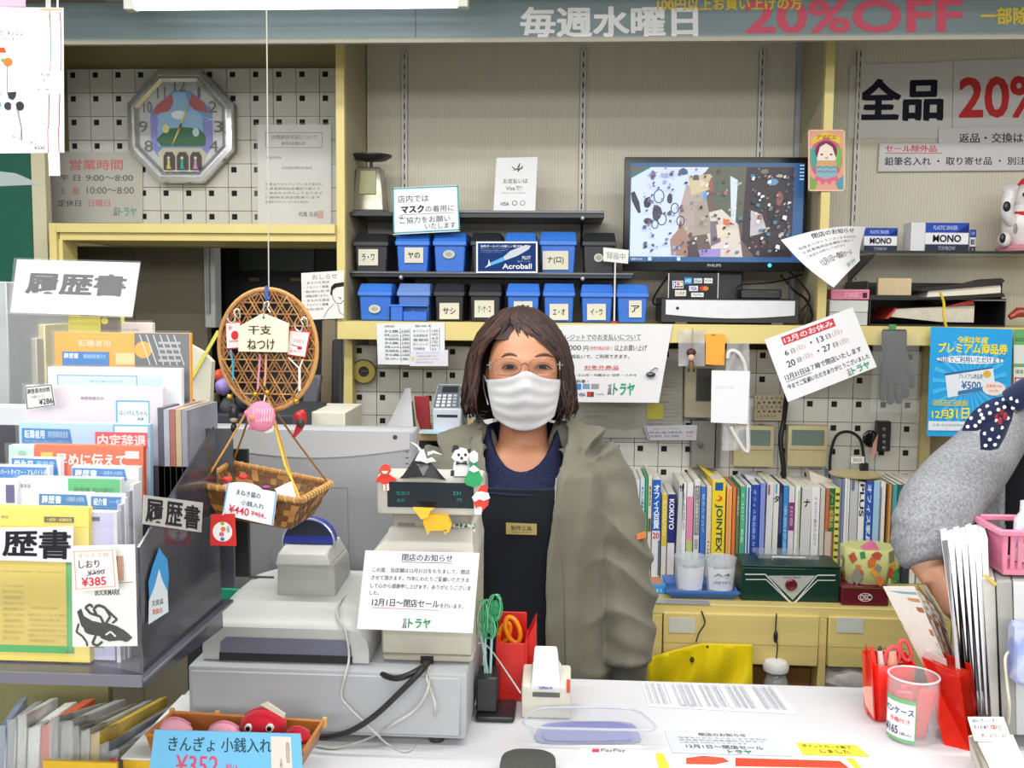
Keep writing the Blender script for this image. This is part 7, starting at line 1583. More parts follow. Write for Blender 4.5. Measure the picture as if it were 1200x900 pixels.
# white stack of upright catalogues
A = lambda x,y,Y: P(x,y,Y)
for k in range(7):
    x0 = 1103+7.8*k; x1 = x0+7.8; w_ = [.0,.0,.1][k % 3]
    f = [P(x0,633+(k % 2)*2-k*.2,1.6),P(x1,632+(k % 2)*2-k*.2,1.6),P(x1+13-k,838,1.55),P(x0+27-2.6*k,838,1.55)]
    t = Thing('upright_price_list',['first','second','third','fourth','fifth','sixth','seventh'][k]+' white price list counted from the hand in the leaning stack','booklet','white price lists leaning upright at the right end')
    t.part('pages',MB(mat(['#e2e2e8','#d6d6dc','#e6e6ea','#cfcfd6','#dedee2','#e4e4e8','#d2d2da'][k],.6)).hexa(f+[v+Vector((.03,.09,.006)) for v in f]),bev=.0006);
    e0 = Sheet(f,(0,0,100,100)); t.part('edge_line',e0.art([('l',[(95,2),(95,99)],2.5,'#a2a2aa'),('l',[(40,10),(50,98)],2,'#bcbcc4')]),recalc=False); t.done()
# grey document files
for k,(x0,x1,y0,cl,lab) in enumerate(((1151,1166,678,'#a9a8a2','light grey document file right of the white price lists'),(1167,1186,681,'#8e8d89','mid grey document file under the pink basket'),(1187,1230,683,'#b4b6b8','pale grey document file at the right picture edge'))):
    f = [P(x0,y0,1.58),P(x1,y0,1.58),P(x1+6,862,1.53),P(x0+12-4*k,862,1.53)]
    t = Thing('document_file',lab,'file','grey document files at the right end'); t.part('folder',MB(mat(cl,.5)).hexa(f+[v+Vector((.05,.14,.0)) for v in f]),bev=.003,seg=2)
    t.part('pages',MB(paper('#d6d3cc')).hexa([P(x0+2,y0-1,1.6),P(x1-2,y0-1,1.6),P(x1-2,y0+6,1.6),P(x0+2,y0+6,1.6)]+[v+Vector((0,.1,0)) for v in (P(x0+2,y0-1,1.6),P(x1-2,y0-1,1.6),P(x1-2,y0+6,1.6),P(x0+2,y0+6,1.6))])); t.done()
solid('yellow_strip','narrow yellow paper strip across the grey files','paper',MB(mat('#d3b64c',.5)).hexa([P(1152,674,1.575),P(1156,673,1.575),P(1169,684,1.575),P(1166,687,1.575)]+[v+Vector((0,.002,0)) for v in (P(1152,674,1.575),P(1156,673,1.575),P(1169,684,1.575),P(1166,687,1.575))]))
fz = P(1190,681,1.58).z
solid('cloth_bundle','beige packet tipped in the crook of the arm','packet',MB(mat('#b9b292',.5,amt=.15)).hexa([P(1088,648,1.84),P(1112,612,1.84),P(1131,618,1.84),P(1120,665,1.84)]+[v+Vector((0,.05,-.01)) for v in (P(1088,648,1.84),P(1112,612,1.84),P(1131,618,1.84),P(1120,665,1.84))]),bev=.004)
t = Thing('pink_plastic_basket','small pink slotted plastic basket standing on the grey files','basket')
pk = mat('#d9829c',.35); bx0,bx1 = P(1173,650,1.6).x,P(1250,650,1.6).x; bt = P(1200,624,1.6).z; y0_,y1_ = 1.6,1.71
t.part('rim',MB(pk).box(bx0-.006,bx1,y0_-.006,y0_+.004,bt-.006,bt+.004).box(bx0-.006,bx0+.004,y0_+.004,y1_,bt-.006,bt+.004).box(bx0-.006,bx1,y1_,y1_+.01,bt-.006,bt+.004),bev=.002)
for k in range(9):
    x = bx0+.002+k*.012; t.part('slat',MB(pk).hexa([(x,y0_,bt-.006),(x+.008,y0_,bt-.006),(x+.0075+.004*(1-k/8),y0_+.006,fz+.012),(x+.004*(1-k/8)+.001,y0_+.006,fz+.012),(x,y0_+.002,bt-.006),(x+.008,y0_+.002,bt-.006),(x+.0075+.004*(1-k/8),y0_+.008,fz+.012),(x+.004*(1-k/8)+.001,y0_+.008,fz+.012)]))
t.part('base',MB(pk).box(bx0+.006,bx1,y0_+.002,y1_-.01,fz+.004,fz+.012)); t.part('side_wall',MB(mat('#c9708c',.4)).hexa([(bx0-.001,y1_,bt),(bx0-.001,y0_,bt),(bx0+.006,y0_+.006,fz+.01),(bx0+.006,y1_-.01,fz+.01),(bx0+.001,y1_,bt),(bx0+.001,y0_,bt),(bx0+.008,y0_+.006,fz+.01),(bx0+.008,y1_-.01,fz+.01)])); t.done()
solid('white_bottle','white bottle standing in the pink basket','bottle',MB(mat('#dfe1e6',.3)).lathe(Vector((P(1206,600,1.65).x,1.66,fz+.014)),[(.018,0),(.018,.07),(.01,.082),(.01,.1),(.004,.102)],16))
solid('lilac_pouch','lilac pouch in the pink basket beside the bottle','pouch',MB(mat('#c6b9dc',.5)).ball(Vector((P(1194,620,1.63).x,1.63,fz+.062)),.01,.01,.02,12,8))
solid('blue_print_parcel','blue-grey printed wrapped bundle at the lower right edge','parcel',MB(mat('#a9b0cc',.4,kind='patch',h2='#7a86b4',scale=30)).hexa([P(1191,733,1.5),P(1230,733,1.5),P(1230,815,1.48),P(1188,800,1.48)]+[v+Vector((0,.03,0)) for v in (P(1191,733,1.5),P(1230,733,1.5),P(1230,815,1.48),P(1188,800,1.48))]),bev=.004)
cab('white cord hanging in front of the grey files',[P(1184,762,1.52),P(1178,772,1.5),P(1180,800,1.5),P(1183,830,1.5),PZ(1180,862,CZ+.004)],.0022,mat('#cfcab8',.5))
# card stand bottom right
t = Thing('card_display_stand','white stepped leaflet stand at the bottom right corner','stand')
A1 = [P(1134,840,1.47),P(1176,840,1.47),P(1186,868,1.4),P(1142,866,1.4)]; A2 = [P(1142,862,1.42),P(1187,861,1.42),P(1214,925,1.28),P(1172,925,1.28)]
for i,(A_,its) in enumerate(((A1,[('t','2021 カレンダー',8,8,82,26,'#4a5a8c',.8),('t','名入れ承り',8,38,50,56,'#5a5a5a',.8),('t','中!!',55,34,82,60,'#d0604c',1),('t','詳しくはスタッフまで',22,74,90,92,'#5a5a5a',.5)]),(A2,[('t','ご案内',30,6,60,12,'#8a8a8a'),('c',55,45,24,16,'#dcd4e0'),('c',55,45,10,6,'#e6e6ea')]))):
    sh = Sheet(A_,(0,0,100,100),out=Vector((0,-1,1))); k = t.part('leaflet',sh.base(paper('#e8e6e2'),.003)); t.part('lettering',sh.art(its),recalc=False,parent=k)
t.part('side_wall',MB(mat('#c9c2b4',.5)).prism([P(1136,864,1.42),P(1142,862,1.42),P(1174,925,1.28),P(1160,925,1.32),PZ(1139,890,CZ+.001)],(0,.004,0)))
t.part('base',MB(clear('#d8cfc0',.5,.2)).box(P(1150,880,1.42).x,P(1190,880,1.42).x,1.3,1.44,CZ+.001,CZ+.02)); t.done()
# ---------------- left: hanging woven disc and basket ----------------
HY = 1.36
cane = mat('#9c6a38',.5,amt=.2,scale=120); cane2 = mat('#b98a50',.5,amt=.2,scale=120)
dc = P(314,410,HY); k_ = HY/F; RX,RZ = 59*k_,72*k_
t = Thing('woven_cane_disc','round openwork cane disc hanging on a string, covered with charms','decoration')
t.part('rim',MB(cane2).tube([dc+Vector((RX*math.cos(a_),.004*math.sin(2*a_),RZ*math.sin(a_))) for a_ in [i*PI/24 for i in range(48)]],.0032,8,closed=True))
t.part('inner_rim',MB(cane).tube([dc+Vector((RX*.93*math.cos(a_),.003,RZ*.94*math.sin(a_))) for a_ in [i*PI/24 for i in range(48)]],.002,6,closed=True))
wv = MB(cane)
step = 13.6*k_
for ang,yo in ((0,0),(PI/3,.0015),(-PI/3,-.0015)):
    u = (math.cos(ang),math.sin(ang)); nrm = (-u[1],u[0])
    for i in range(-7,8):
        for e in (-.13,.13):
            o_ = (i+e)*step; px_,pz_ = nrm[0]*o_,nrm[1]*o_
            A_ = (u[0]/RX) ** 2+(u[1]/RZ) ** 2; B_ = 2*(px_*u[0]/RX ** 2+pz_*u[1]/RZ ** 2); C_ = (px_/RX) ** 2+(pz_/RZ) ** 2-.96
            D_ = B_*B_-4*A_*C_
            if D_ <= 0: continue
            s0,s1 = (-B_-math.sqrt(D_))/2/A_,(-B_+math.sqrt(D_))/2/A_
            if e < 0 and (ang == 0): continue
            pts = [dc+Vector((px_+u[0]*(s0+(s1-s0)*j/6),yo+.0012*math.sin(j*2+i),pz_+u[1]*(s0+(s1-s0)*j/6))) for j in range(7)]
            wv.tube(pts,.0012 if ang else .0014,4,m=cane2 if (i+int(e*10)) % 3 == 0 else cane)
t.part('open_weave',wv,kind='stuff')
strm = mat('#b9b7ac',.6)
t.part('string',MB(strm).tube([P(314,0,HY)+Vector((0,0,.5)),P(314,200,HY),P(315,342,HY)],.0009,5)); t.part('cord_knot',MB(mat('#2c4a8c',.6)).tube(sm([P(313,336,HY),P(312,345,HY-.004),P(314,352,HY-.006)],3),.0035,6)); t.done()
hk_ = mat('#d9d9d6',.2,.7)
def charm(name,label,q4,cl,its,strap=None,hook=None,border=None):
    t = Thing(name,label,'charm','charms on the cane disc')
    c,b = pc(q4,HY-.01); sh = Sheet(c,b)
    if border:
        cx_ = (b[0]+b[2])/2; cy_ = (b[1]+b[3])/2
        Bc = [P(cx_+(x-cx_)*1.14,cy_+(y-cy_)*1.12,HY-.0075) for x,y in (q4 if isinstance(q4[0],(tuple,list)) else [(q4[0],q4[1]),(q4[2],q4[1]),(q4[2],q4[3]),(q4[0],q4[3])])]
        t.part('pouch',MB(mat(border,.5)).prism(Bc,(0,.005,0)),bev=.001)
    t.part('card',sh.base(paper(cl),.0015)); t.part('lettering',sh.art(its),recalc=False)
    if hook:
        x,y = hook; t.part('wire_hook',MB(hk_).tube(sm([P(x-6,y+2,HY-.012),P(x-6,y+9,HY-.013),P(x,y+12,HY-.014),P(x+3,y+5,HY-.014),P(x+1,y,HY-.013),P(x+5,y-4,HY-.012),P(x+8,y,HY-.012),P(x+8,y+7,HY-.012)],4),.0011,6))
    if strap:
        for pts,cl2,r_ in strap: t.part('strap',MB(mat(cl2,.5)).tube([P(x,y,HY-.012) for x,y in pts],r_,6))
    t.done()
charm('red_bordered_charm','small white and red charm card with blue strap at the left of the cane disc',[(265,379),(281,378),(281,407),(266,408)],'#e6dad6',[('c',275,393,4.5,5.5,'#c9303a'),('t','金',267,381,272,386,'#d04a50'),('r',268,399,279,401,'#d89a94')],strap=[([(270,410),(273,425),(273,445)],'#3f9cb4',.0016)],hook=(273,366),border='#c4323a')
charm('red_bordered_charm','red bordered charm card with white strap at the right of the cane disc',[(340,388),(362,390),(357,418),(337,415)],'#ecdcda',[('t','交通安全',343,397,358,402,'#c98a88'),('l',[(341,405),(354,407)],.8,'#4a3434'),('r',350,406,356,410,'#c4323a'),('t','お守り',340,411,354,415,'#b97a78')],strap=[([(338,419),(350,431)],'#e6dcd4',.0012),([(355,421),(351,431)],'#e6dcd4',.0012),([(351,430),(351,458)],'#e8e4de',.002)],hook=(352,376),border='#c9302f')
t = Thing('wooden_votive_plaque','pale house-shaped wooden plaque with brushed characters on the cane disc','plaque')
pl = [(279,412),(279,383),(308,367),(338,379),(337,413)]
t.part('board',MB(mat('#e2dcc0',.5,amt=.04)).prism([P(x,y,HY-.02) for x,y in pl],(0,.004,0)),bev=.0005)
c,b = pc((279,367,338,413),HY-.0205)
t.part('lettering',Sheet(c,b).art([('t','干支',291,381,318,392,'#3c3a30',.8),('t','ねつけ',290,397,322,410,'#3c3a30',.8),('c',309,372,1.4,1.4,'#2a2824')]),recalc=False)
t.part('wire_hook',MB(hk_).tube(sm([P(309,372,HY-.022),P(309,362,HY-.022),P(310,355,HY-.02),P(315,354,HY-.018),P(314,361,HY-.02),P(317,366,HY-.022)],4),.001,6)); t.done()
t = Thing('pink_bell_straps','two pink cord straps with gold bells hanging below the plaque','strap')
for pts,cl in (([(305,415),(303,440),(302,456)],'#d88aa8'),([(312,415),(311,440),(310,452)],'#d99a88')): t.part('cord',MB(mat(cl,.5)).tube([P(x,y,HY-.012) for x,y in pts],.0016,6))
for x,y in ((299,462),(313,460),(269,465)): t.part('bell',MB(mat('#c9a03c',.25,.8)).ball(P(x,y,HY-.013),.0042,n=10,k=8))
t.done()
t = Thing('white_strap_bell','small gold bell at the end of the white strap on the cane disc','bell'); t.part('ball',MB(mat('#c9a03c',.25,.8)).ball(P(347,470,HY-.01),.0046,n=10,k=8)); t.part('loop',MB(hk_).tube([P(347,464,HY-.01),P(350,459,HY-.01)],.0008,5)); t.done()
# pink fish coin purse and small charms
t = Thing('pink_fish_purse','pink checked fish-shaped fabric purse hanging under the cane disc','purse')
pkm = mat('#e58aa8',.7,kind='cloth',amt=.06); FYp = HY-.03
t.part('body',MB(pkm).ball(P(306,488,FYp),17*k_,.012,18*k_,20,12)); t.part('tail',MB(pkm).loft([[P(x,y,FYp+d_) for x,y,d_ in l] for l in ([(296,494,-.004),(318,492,-.004),(318,496,.004),(297,498,.004)],[(288,502,-.003),(320,500,-.003),(320,504,.003),(290,505,.003)])]),bev=.002)
t.part('fin',MB(mat('#d87a98',.7)).ball(P(290,484,FYp),4*k_,.006,4*k_,10,8)); t.part('patch',MB(mat('#c98a64',.7)).ball(P(297,490,FYp-.008),5*k_,.005,5*k_,10,8))
ck_ = MB(mat('#f0d6de',.7))
for i in range(7):
    ck_.tube([P(297+i*3.2,479,FYp-.0105),P(291+i*3.2+6,494,FYp-.0115)],.0004,4); ck_.tube([P(300+i*3,494,FYp-.0115),P(297+i*3+5,479,FYp-.0105)],.0004,4)
t.part('checked_weave',ck_,kind='stuff'); t.part('cord',MB(mat('#e8c8d0',.6)).tube([P(309,472,FYp),P(311,462,HY-.012)],.0012,5)); t.part('barcode_tag',MB(paper('#d8d8d8')).prism([P(310,503,FYp),P(320,501,FYp),P(320,506,FYp),P(311,508,FYp)],(0,.0008,0))); t.done()
solid('red_chili_charm','red and black curled pepper-shaped charm right of the pink fish','charm',MB(mat('#b9202a',.3)).tube(sm([P(349,482,HY-.02),P(352,488,HY-.02),P(352,498,HY-.02),P(348,506,HY-.02),P(344,512,HY-.02)],4),[.004,.0085,.009,.009,.0088,.0085,.008,.007,.006,.0055,.005,.0045,.004,.003,.003,.0025,.002][:17],10,m=mat('#b9202a',.3)).ball(P(352,495,HY-.026),.006,.004,.008,10,8,m=mat('#3c2c2c',.4)))
t = Thing('black_netsuke_charm','small black and brown figure charm hanging left of the pink fish','charm'); t.part('body',MB(mat('#17161a',.35)).ball(P(274,484,HY-.01),.007,.006,.014,12,10)); t.part('band',MB(mat('#9c8c6c',.5)).ball(P(274,492,HY-.012),.0055,.005,.004,10,6)); t.part('foot',MB(mat('#17161a',.35)).ball(P(274,501,HY-.01),.0045,.005,.007,10,8)); t.part('cord',MB(mat('#3c3c3c',.5)).tube([P(274,474,HY-.01),P(272,460,HY-.01)],.0009,5)); t.done()

# basket
t = Thing('woven_bark_basket','brown woven bark basket hanging by cords before the register screen','basket')
wb = mat('#8c5f30',.6,kind='patch',h2='#5c3c1c',scale=55,amt=.2,bump=.5)
RM = [P(270,542,1.43),P(389,566,1.42),P(352,587,1.28),P(233,568,1.29)]
cB = sum(RM,Vector())/4; BT = [cB+(p-cB)*.72+Vector((0,0,-.045)) for p in RM]
def wall(a0,a1,b0,b1,inset):
    n_ = max(6,int((a1-a0).length/.010)); rows_ = 5
    out = []
    for j in range(rows_):
        for i in range(n_):
            u0,u1,v0,v1 = i/n_,(i+1)/n_,j/rows_,(j+1)/rows_
            pt = lambda u,v: (a0*(1-u)+a1*u)*(1-v)+(b0*(1-u)+b1*u)*v
            o_ = (cB-(a0+a1)/2); o_.z = 0; o_ = o_.normalized()*(-.0015 if (i+j) % 2 else .0008)
            yield [pt(u0,v0) ,pt(u1,v0),pt(u1,v1),pt(u0,v1)],-o_*1.0,o_
side = MB(wb); m2_ = mat('#a9783c',.55,amt=.25,scale=60); m3_ = mat('#6c4522',.6,amt=.25,scale=60)
rr = random.Random(2)
for i in range(4):
    for (q4,off,nn) in wall(RM[i],RM[(i+1) % 4],BT[i],BT[(i+1) % 4],0):
        mid = sum(q4,Vector())/4; n_ = (mid-cB); n_.z = 0; n_ = n_.normalized()
        q4 = [p+n_*(.0012 if off.length > .001 else 0) for p in q4]
        side.hexa(q4+[p-n_*.0025 for p in q4],rr.choice((wb,m2_,m3_)))
t.part('woven_sides',side,kind='stuff'); t.part('floor',MB(m3_).prism(BT,(0,0,-.002)))
rimp = [RM[i]*(1-u)+RM[(i+1) % 4]*u for i in range(4) for u in (0.03,.25,.5,.75,.97)]
t.part('rim',MB(m2_).tube(rimp,.0042,8,closed=True))
lash = MB(mat('#c9a468',.5))
for i in range(4):
    for k in range(int((RM[i]-RM[(i+1) % 4]).length/.012)):
        c_ = RM[i]+(RM[(i+1) % 4]-RM[i])*((k+.5)*.012/(RM[i]-RM[(i+1) % 4]).length); ax = (RM[(i+1) % 4]-RM[i]).normalized()
        lash.tube([c_+(Vector((0,0,1))*math.cos(a_)+ax.cross(Vector((0,0,1)))*math.sin(a_))*.0046+ax*.0004*a_ for a_ in [j*PI/3 for j in range(6)]],.0009,3,closed=True)
t.part('rim_lashing',lash,kind='stuff')
top = P(306,470,HY+.01); cord = mat('#b98a3c',.6); cord2 = mat('#8c6428',.6)
for i,m_ in ((0,cord2),(1,cord2),(2,cord),(3,cord)):
    e_ = RM[i]+(cB-RM[i])*.06; s_o = top+Vector(((-.01,.01,.012,-.012)[i],0,0)); t.part('cord',MB(m_).tube([s_o,(s_o+e_)/2+Vector((0,0,-.002)),e_],.0016,6))
t.part('cord',MB(mat('#d9b03c',.6)).tube([top+Vector((.012,-.004,0)),P(334,545,1.3),P(350,580,1.29)],.0016,6)); t.done()
# contents
t = Thing('cat_coin_purse','white beckoning-cat purse with red ears lying in the bark basket','purse'); t.part('body',MB(mat('#e4e2e2',.6)).ball(P(280,572,1.34)+Vector((0,0,-.006)),.034,.022,.014,16,10))
for x,y in ((266,562),(285,559)): t.part('ear',MB(mat('#d0302c',.5)).ball(P(x,y,1.335),.007,.006,.0045,10,8))
t.done()
t = Thing('folded_paper_packet','white folded packet with purple tie in the bark basket','packet'); t.part('packet',MB(paper('#d8d6d4')).hexa([P(322,573,1.34),P(341,564,1.36),P(350,582,1.33),P(330,586,1.32)]+[v+Vector((.003,.004,-.006)) for v in (P(322,573,1.34),P(341,564,1.36),P(350,582,1.33),P(330,586,1.32))])); t.part('tie',MB(mat('#8c3c8c',.5)).ball(P(312,571,1.33),.006,.005,.003,10,6)); t.done()
sign('purse_price_card','white handwritten price card in blue-edged frame clipped to the bark basket','sign',[(267,566),(325,577),(320,616),(261,603)],1.265,'#dfe5ea',
     [('l',[(1,0),(0,100)],2.5,'#6aa4cc'),('l',[(98,0),(98,100)],2.5,'#6aa4cc'),('t','まねき猫の',20,12,68,30,'#4c4a52',.5),('t','小銭入れ',32,42,78,58,'#4c4a52',.5),('t','¥440',10,64,50,88,'#d0304c',1),('t','¥484',54,68,80,84,'#c46a70',.5),('l',[(54,70),(86,84)],2,'#b9505a')],box=(0,0,100,100))
t = Thing('red_round_charm_card','red square card with round multicoloured print hanging below the basket','card'); c,b = pc([(247,603),(275,602),(277,640),(246,639)],1.26); sh = Sheet(c,b)
t.part('card',sh.base(paper('#c9302f'),.001)); t.part('lettering',sh.art([('c',261,623,12,12,'#e6e2e0'),('c',261,613,2.6,2.4,'#8ca83c'),('c',262,620,3.2,3,'#d9783c'),('c',260,626,3,2.8,'#d0607c'),('c',261,632,2.6,2.4,'#3c7cb4'),('t','福',266,616,270,624,'#8c8c9c',.5)]),recalc=False); t.part('hanger',MB(hk_).tube([P(261,604,1.258),P(262,598,1.26)],.0008,5)); t.done()
# teal stand part and grey board behind
solid('teal_plastic_panel','teal green plastic panel standing behind the register base','panel',MB(mat('#159a78',.35)).prism([P(232,595,1.72),P(247,600,1.72),P(256,690,1.72),P(290,693,1.72),P(284,702,1.72),P(250,714,1.72),P(240,714,1.72)],(0,.01,0)))
# cluttered goods behind the disc
solid('white_cupboard','plain white flat-topped cupboard between the screen and the yellow post','cupboard',MB(paper('#d9d5c6')).pbox(340,483,406,1100,2.3,2.5),bev=.002)
rr = random.Random(12)
for k,(x,y,r_,cl,lab) in enumerate(((262,452,9,'#8c7ab8','small mauve plush heap behind the cane disc'),(258,440,6,'#c4503c','red knob-shaped toy behind the cane disc'),(268,480,12,'#1f2024','black pouch behind the cane disc'),(287,470,10,'#2c3440','navy pouch behind the cane disc'),(249,470,8,'#5c5a30','olive stick bundle behind the cane disc'))):
    solid('small_goods',lab,'goods',MB(mat(cl,.6,amt=.2)).ball(P(x,y,2.2),r_*2.2/F,.03,r_*1.3*2.2/F,12,8,fn=lambda p,d: p*(1+.15*math.sin(8*d.x+3*k)*math.sin(6*d.z))),'small goods heaped behind the cane disc')
solid('goods_shelf','dark low cupboard carrying the small goods behind the register','cupboard',MB(mat('#2e3138',.6)).box(P(240,500,2.15).x,P(345,500,2.15).x,2.15,2.45,.0,P(290,486,2.15).z),bev=.003)
for k,(x0,x1,y0,y1,Y,cl,lab) in enumerate(((373,389,375,995,2.6,'#6c604c','brown leather-look tube leaning beside the yellow post'),(385,397,398,1000,2.55,'#1b1c1f','black rod leaning beside the yellow post'),(355,372,440,483,2.48,'#55565c','grey wedge box behind the right edge of the cane disc'))):
    solid('leaning_rod' if k < 2 else 'grey_box',lab,'tube' if k < 2 else 'box',MB(mat(cl,.4)).hexa([P(x0+4,y0,Y),P(x1+4,y0,Y),P(x1-4,y1,Y),P(x0-4,y1,Y)]+[v+Vector((0,.03,0)) for v in (P(x0+4,y0,Y),P(x1+4,y0,Y),P(x1-4,y1,Y),P(x0-4,y1,Y))]),bev=.004)
# ---------------- goldfish purse tray ----------------
t = Thing('bamboo_tray','brown bamboo tray with goldfish purses in front of the cash drawer','tray')
bm2 = mat('#a0602a',.4,kind='wood',scale=40,amt=.2,h2='#a0602a')
zr = .872; TR = [PZ(201,834,zr),PZ(380,845,zr),PZ(356,882,zr),PZ(170,861,zr)]; cT = sum(TR,Vector())/4; TB = [cT+(p-cT)*.93+Vector((0,0,-.03)) for p in TR]
for i in range(4):
    a0,a1,b0,b1 = TR[i],TR[(i+1) % 4],TB[i],TB[(i+1) % 4]; inn = (cT-(a0+a1)/2); inn.z = 0; inn = inn.normalized()*.004
    t.part('side_strip',MB(bm2).hexa([a0,a1,b1,b0]+[a0+inn,a1+inn,b1+inn,b0+inn]),bev=.0008)
    t.part('top_strip',MB(mat('#b8763a',.35,amt=.1)).tube([a0+inn*.5,a1+inn*.5],.0028,6))
t.part('floor',MB(mat('#8c5a30',.5,kind='ribbed',scale=60,amt=.3)).prism([p+Vector((0,0,.002)) for p in TB],(0,0,.002)));
for f_ in (.0,.3,.55,1):
    p_ = TR[0]+(TR[1]-TR[0])*f_; t.part('binding',MB(mat('#d0a860',.5)).box(p_.x-.003,p_.x+.003,p_.y-.001,p_.y+.006,p_.z-.01,p_.z+.004))
t.done()
def fish(label,px,py,sc,cl,eyes,ang=0,Y=1.43):
    t = Thing('goldfish_purse',label,'purse','goldfish purses in the bamboo tray'); c_ = P(px,py,Y); m_ = mat(cl,.7,kind='cloth',amt=.08,scale=150,bump=.3)
    t.part('body',MB(m_).ball(c_,.036*sc,.026*sc,.019*sc,20,12,fn=lambda p,d: Vector((p.x,p.y,p.z*(1+.25*(d.z > 0)*d.z)))))
    t.part('zip_fin',MB(mat('#a8303c' if cl[1] != 'e' else '#d08098',.6)).tube(sm([c_+Vector((x*sc,.004,z*sc)) for x,z in ((-.03,.012),(-.015,.021),(0,.0245),(.015,.021),(.03,.012))],3),.0025,6))
    for ex,ez in eyes:
        e_ = c_+Vector((ex*sc,-.0235*sc,ez*sc)); t.part('eye_white',MB(mat('#e6e6e6',.4)).lathe(e_,[(.0012,-.002),(.0055,-.001),(.006,.003)],14,axis='Y')); t.part('pupil',MB(mat('#121216',.2)).lathe(e_+Vector((0,-.0022,0)),[(.0003,-.0015),(.0033,-.0008),(.0036,.001)],12,axis='Y'))
    t.part('mouth',MB(mat('#e0502c',.6)).tube([c_+Vector((.006*sc*math.cos(a_),-.0262*sc,-.008*sc+.004*sc*math.sin(a_))) for a_ in [i*PI/8 for i in range(9)]],.0013,6)); t.done()
fish('crimson goldfish purse with a paper tag, facing out of the bamboo tray',309,849,.95,'#b8182c',((-.0165,.004),(.0165,.005)),Y=1.37)
fish('crimson goldfish purse lying lower right in the bamboo tray',348,864,.55,'#b0162a',((.008,.002),),Y=1.33)
fish('pale pink goldfish purse at the left of the bamboo tray',204,857,.75,'#eba6b8',(),Y=1.37)
fish('pale pink goldfish purse in the middle of the bamboo tray',262,861,.72,'#e6a0b4',((-.022,-.002),),Y=1.36)
solid('paper_tag','small cream tag on the crimson goldfish purse','tag',MB(paper('#d9cbb8')).hexa([P(305,826,1.35),P(313,823,1.35),P(334,837,1.35),P(333,842,1.35)]+[v+Vector((0,.003,0)) for v in (P(305,826,1.35),P(313,823,1.35),P(334,837,1.35),P(333,842,1.35))]))
sign('goldfish_price_card','light blue handwritten price card before the bamboo tray','sign',[(181,855),(352,860),(356,925),(172,925)],[1.272,1.272,1.255,1.255],'#6fb2d8',
     [('t','きんぎょ 小銭入れ',192,862,320,880,'#2a4a54',.7),('t','¥352',203,884,255,908,'#c4506c',.8),('t','税込',264,894,280,904,'#c4506c',.5),('r',319,859,344,925,'#d6cbc2'),('t','高\n岡\n民\n芸',337,866,342,892,'#7a6a60',.3),('t','人\n形\n店',329,886,333,904,'#5a4a44',.5)],th=.002)
t = Thing('yellow_card_boxes','row of yellow card boxes under the bamboo tray','box')
for k in range(4):
    a = PZ(140+20*k,888,CZ+.04); x = a.x; t.part('box',MB(mat('#e0b52c',.5)).box(x,x+.0245,1.33,1.5,CZ+.001,CZ+.034),bev=.001)
t.part('white_lid',MB(paper('#d6d6d4')).box(PZ(140,888,.84).x,PZ(140,888,.84).x+.2,1.325,1.55,CZ+.035,CZ+.038)); t.done()

# ---------------- resume rack at the left ----------------
RK = 1.065
smoke = mat('#3a3a44',.1,kind='clear',alpha=.72)
sx_ = P(164,700,1.08).x
t = Thing('acrylic_form_rack','smoked acrylic stand holding packs of resume forms at the left','rack')
t.part('side_panel',MB(smoke).prism([Vector((sx_,1.075,P(165,806,1.08).z)),Vector((sx_,1.075,P(165,640,1.08).z)),Vector((sx_,1.32,P(235,500,1.32).z)),Vector((sx_,1.34,P(240,735,1.34).z))],(.003,0,0)))
t.part('base_plate',MB(mat('#5c5a66',.3)).box(-.85,sx_+.012,1.06,1.36,RK-.006,RK-.001),bev=.001)
t.part('front_lip',MB(mat('#73717e',.25)).box(-.85,sx_+.01,1.056,1.0595,RK-.009,RK+.004))
for k in range(5):
    zt_ = RK+.02+.045*k; t.part('step',MB(mat('#4a4a52',.4)).box(-.85,sx_-.004,1.1+.07*k+.03,1.1+.07*k+.035,RK,zt_+.04))
t.part('dark_back',MB(mat('#1e1e22',.6)).box(-.85,sx_-.002,1.47,1.48,RK,RK+.2)); t.done()
GP = 'packs of resume forms in the acrylic rack'
def pack(label,x0,y0,x1,Y,cl,its,bot=None,wrapc=True,th=.012):
    c0 = P(x0,y0,Y); c1 = P(x1,y0,Y); zb_ = bot if bot is not None else RK+.001
    zb_ = min(zb_,c0.z-.08) if bot is None else zb_
    C4 = [Vector((c0.x,Y,(c0.z+c1.z)/2)),Vector((c1.x,Y,(c0.z+c1.z)/2)),Vector((c1.x,Y-.006,zb_)),Vector((c0.x,Y-.006,zb_))]
    t = Thing('form_pack',label,'stationery',GP); ph = (c0.z-zb_)/Y*F
    t.part('paper',MB(paper(cl)).hexa(C4+[v+Vector((0,th,0)) for v in C4]),bev=.0005)
    sh = Sheet([v-Vector((0,.0004,0)) for v in C4],(x0,y0,x1,y0+ph))
    if its: t.part('lettering',sh.art(its),recalc=False)
    if wrapc:
        w2 = Sheet([C4[0]+Vector((-.003,-.003,.004)),C4[1]+Vector((.003,-.003,.004)),C4[2]+Vector((.003,-.003,0)),C4[3]+Vector((-.003,-.003,0))],(0,0,1,1)); r0 = x0*.13+y0
        t.part('plastic_wrap',MB(clear('#f4f6fa',.10,.12)).grid(lambda u,v: w2.at(u,v,.0012*math.sin(8*u+r0)*math.sin(14*v+r0)+.0008*math.sin(31*u+17*v)),20,14),recalc=False)
    t.done()
BL = '#2474ba'
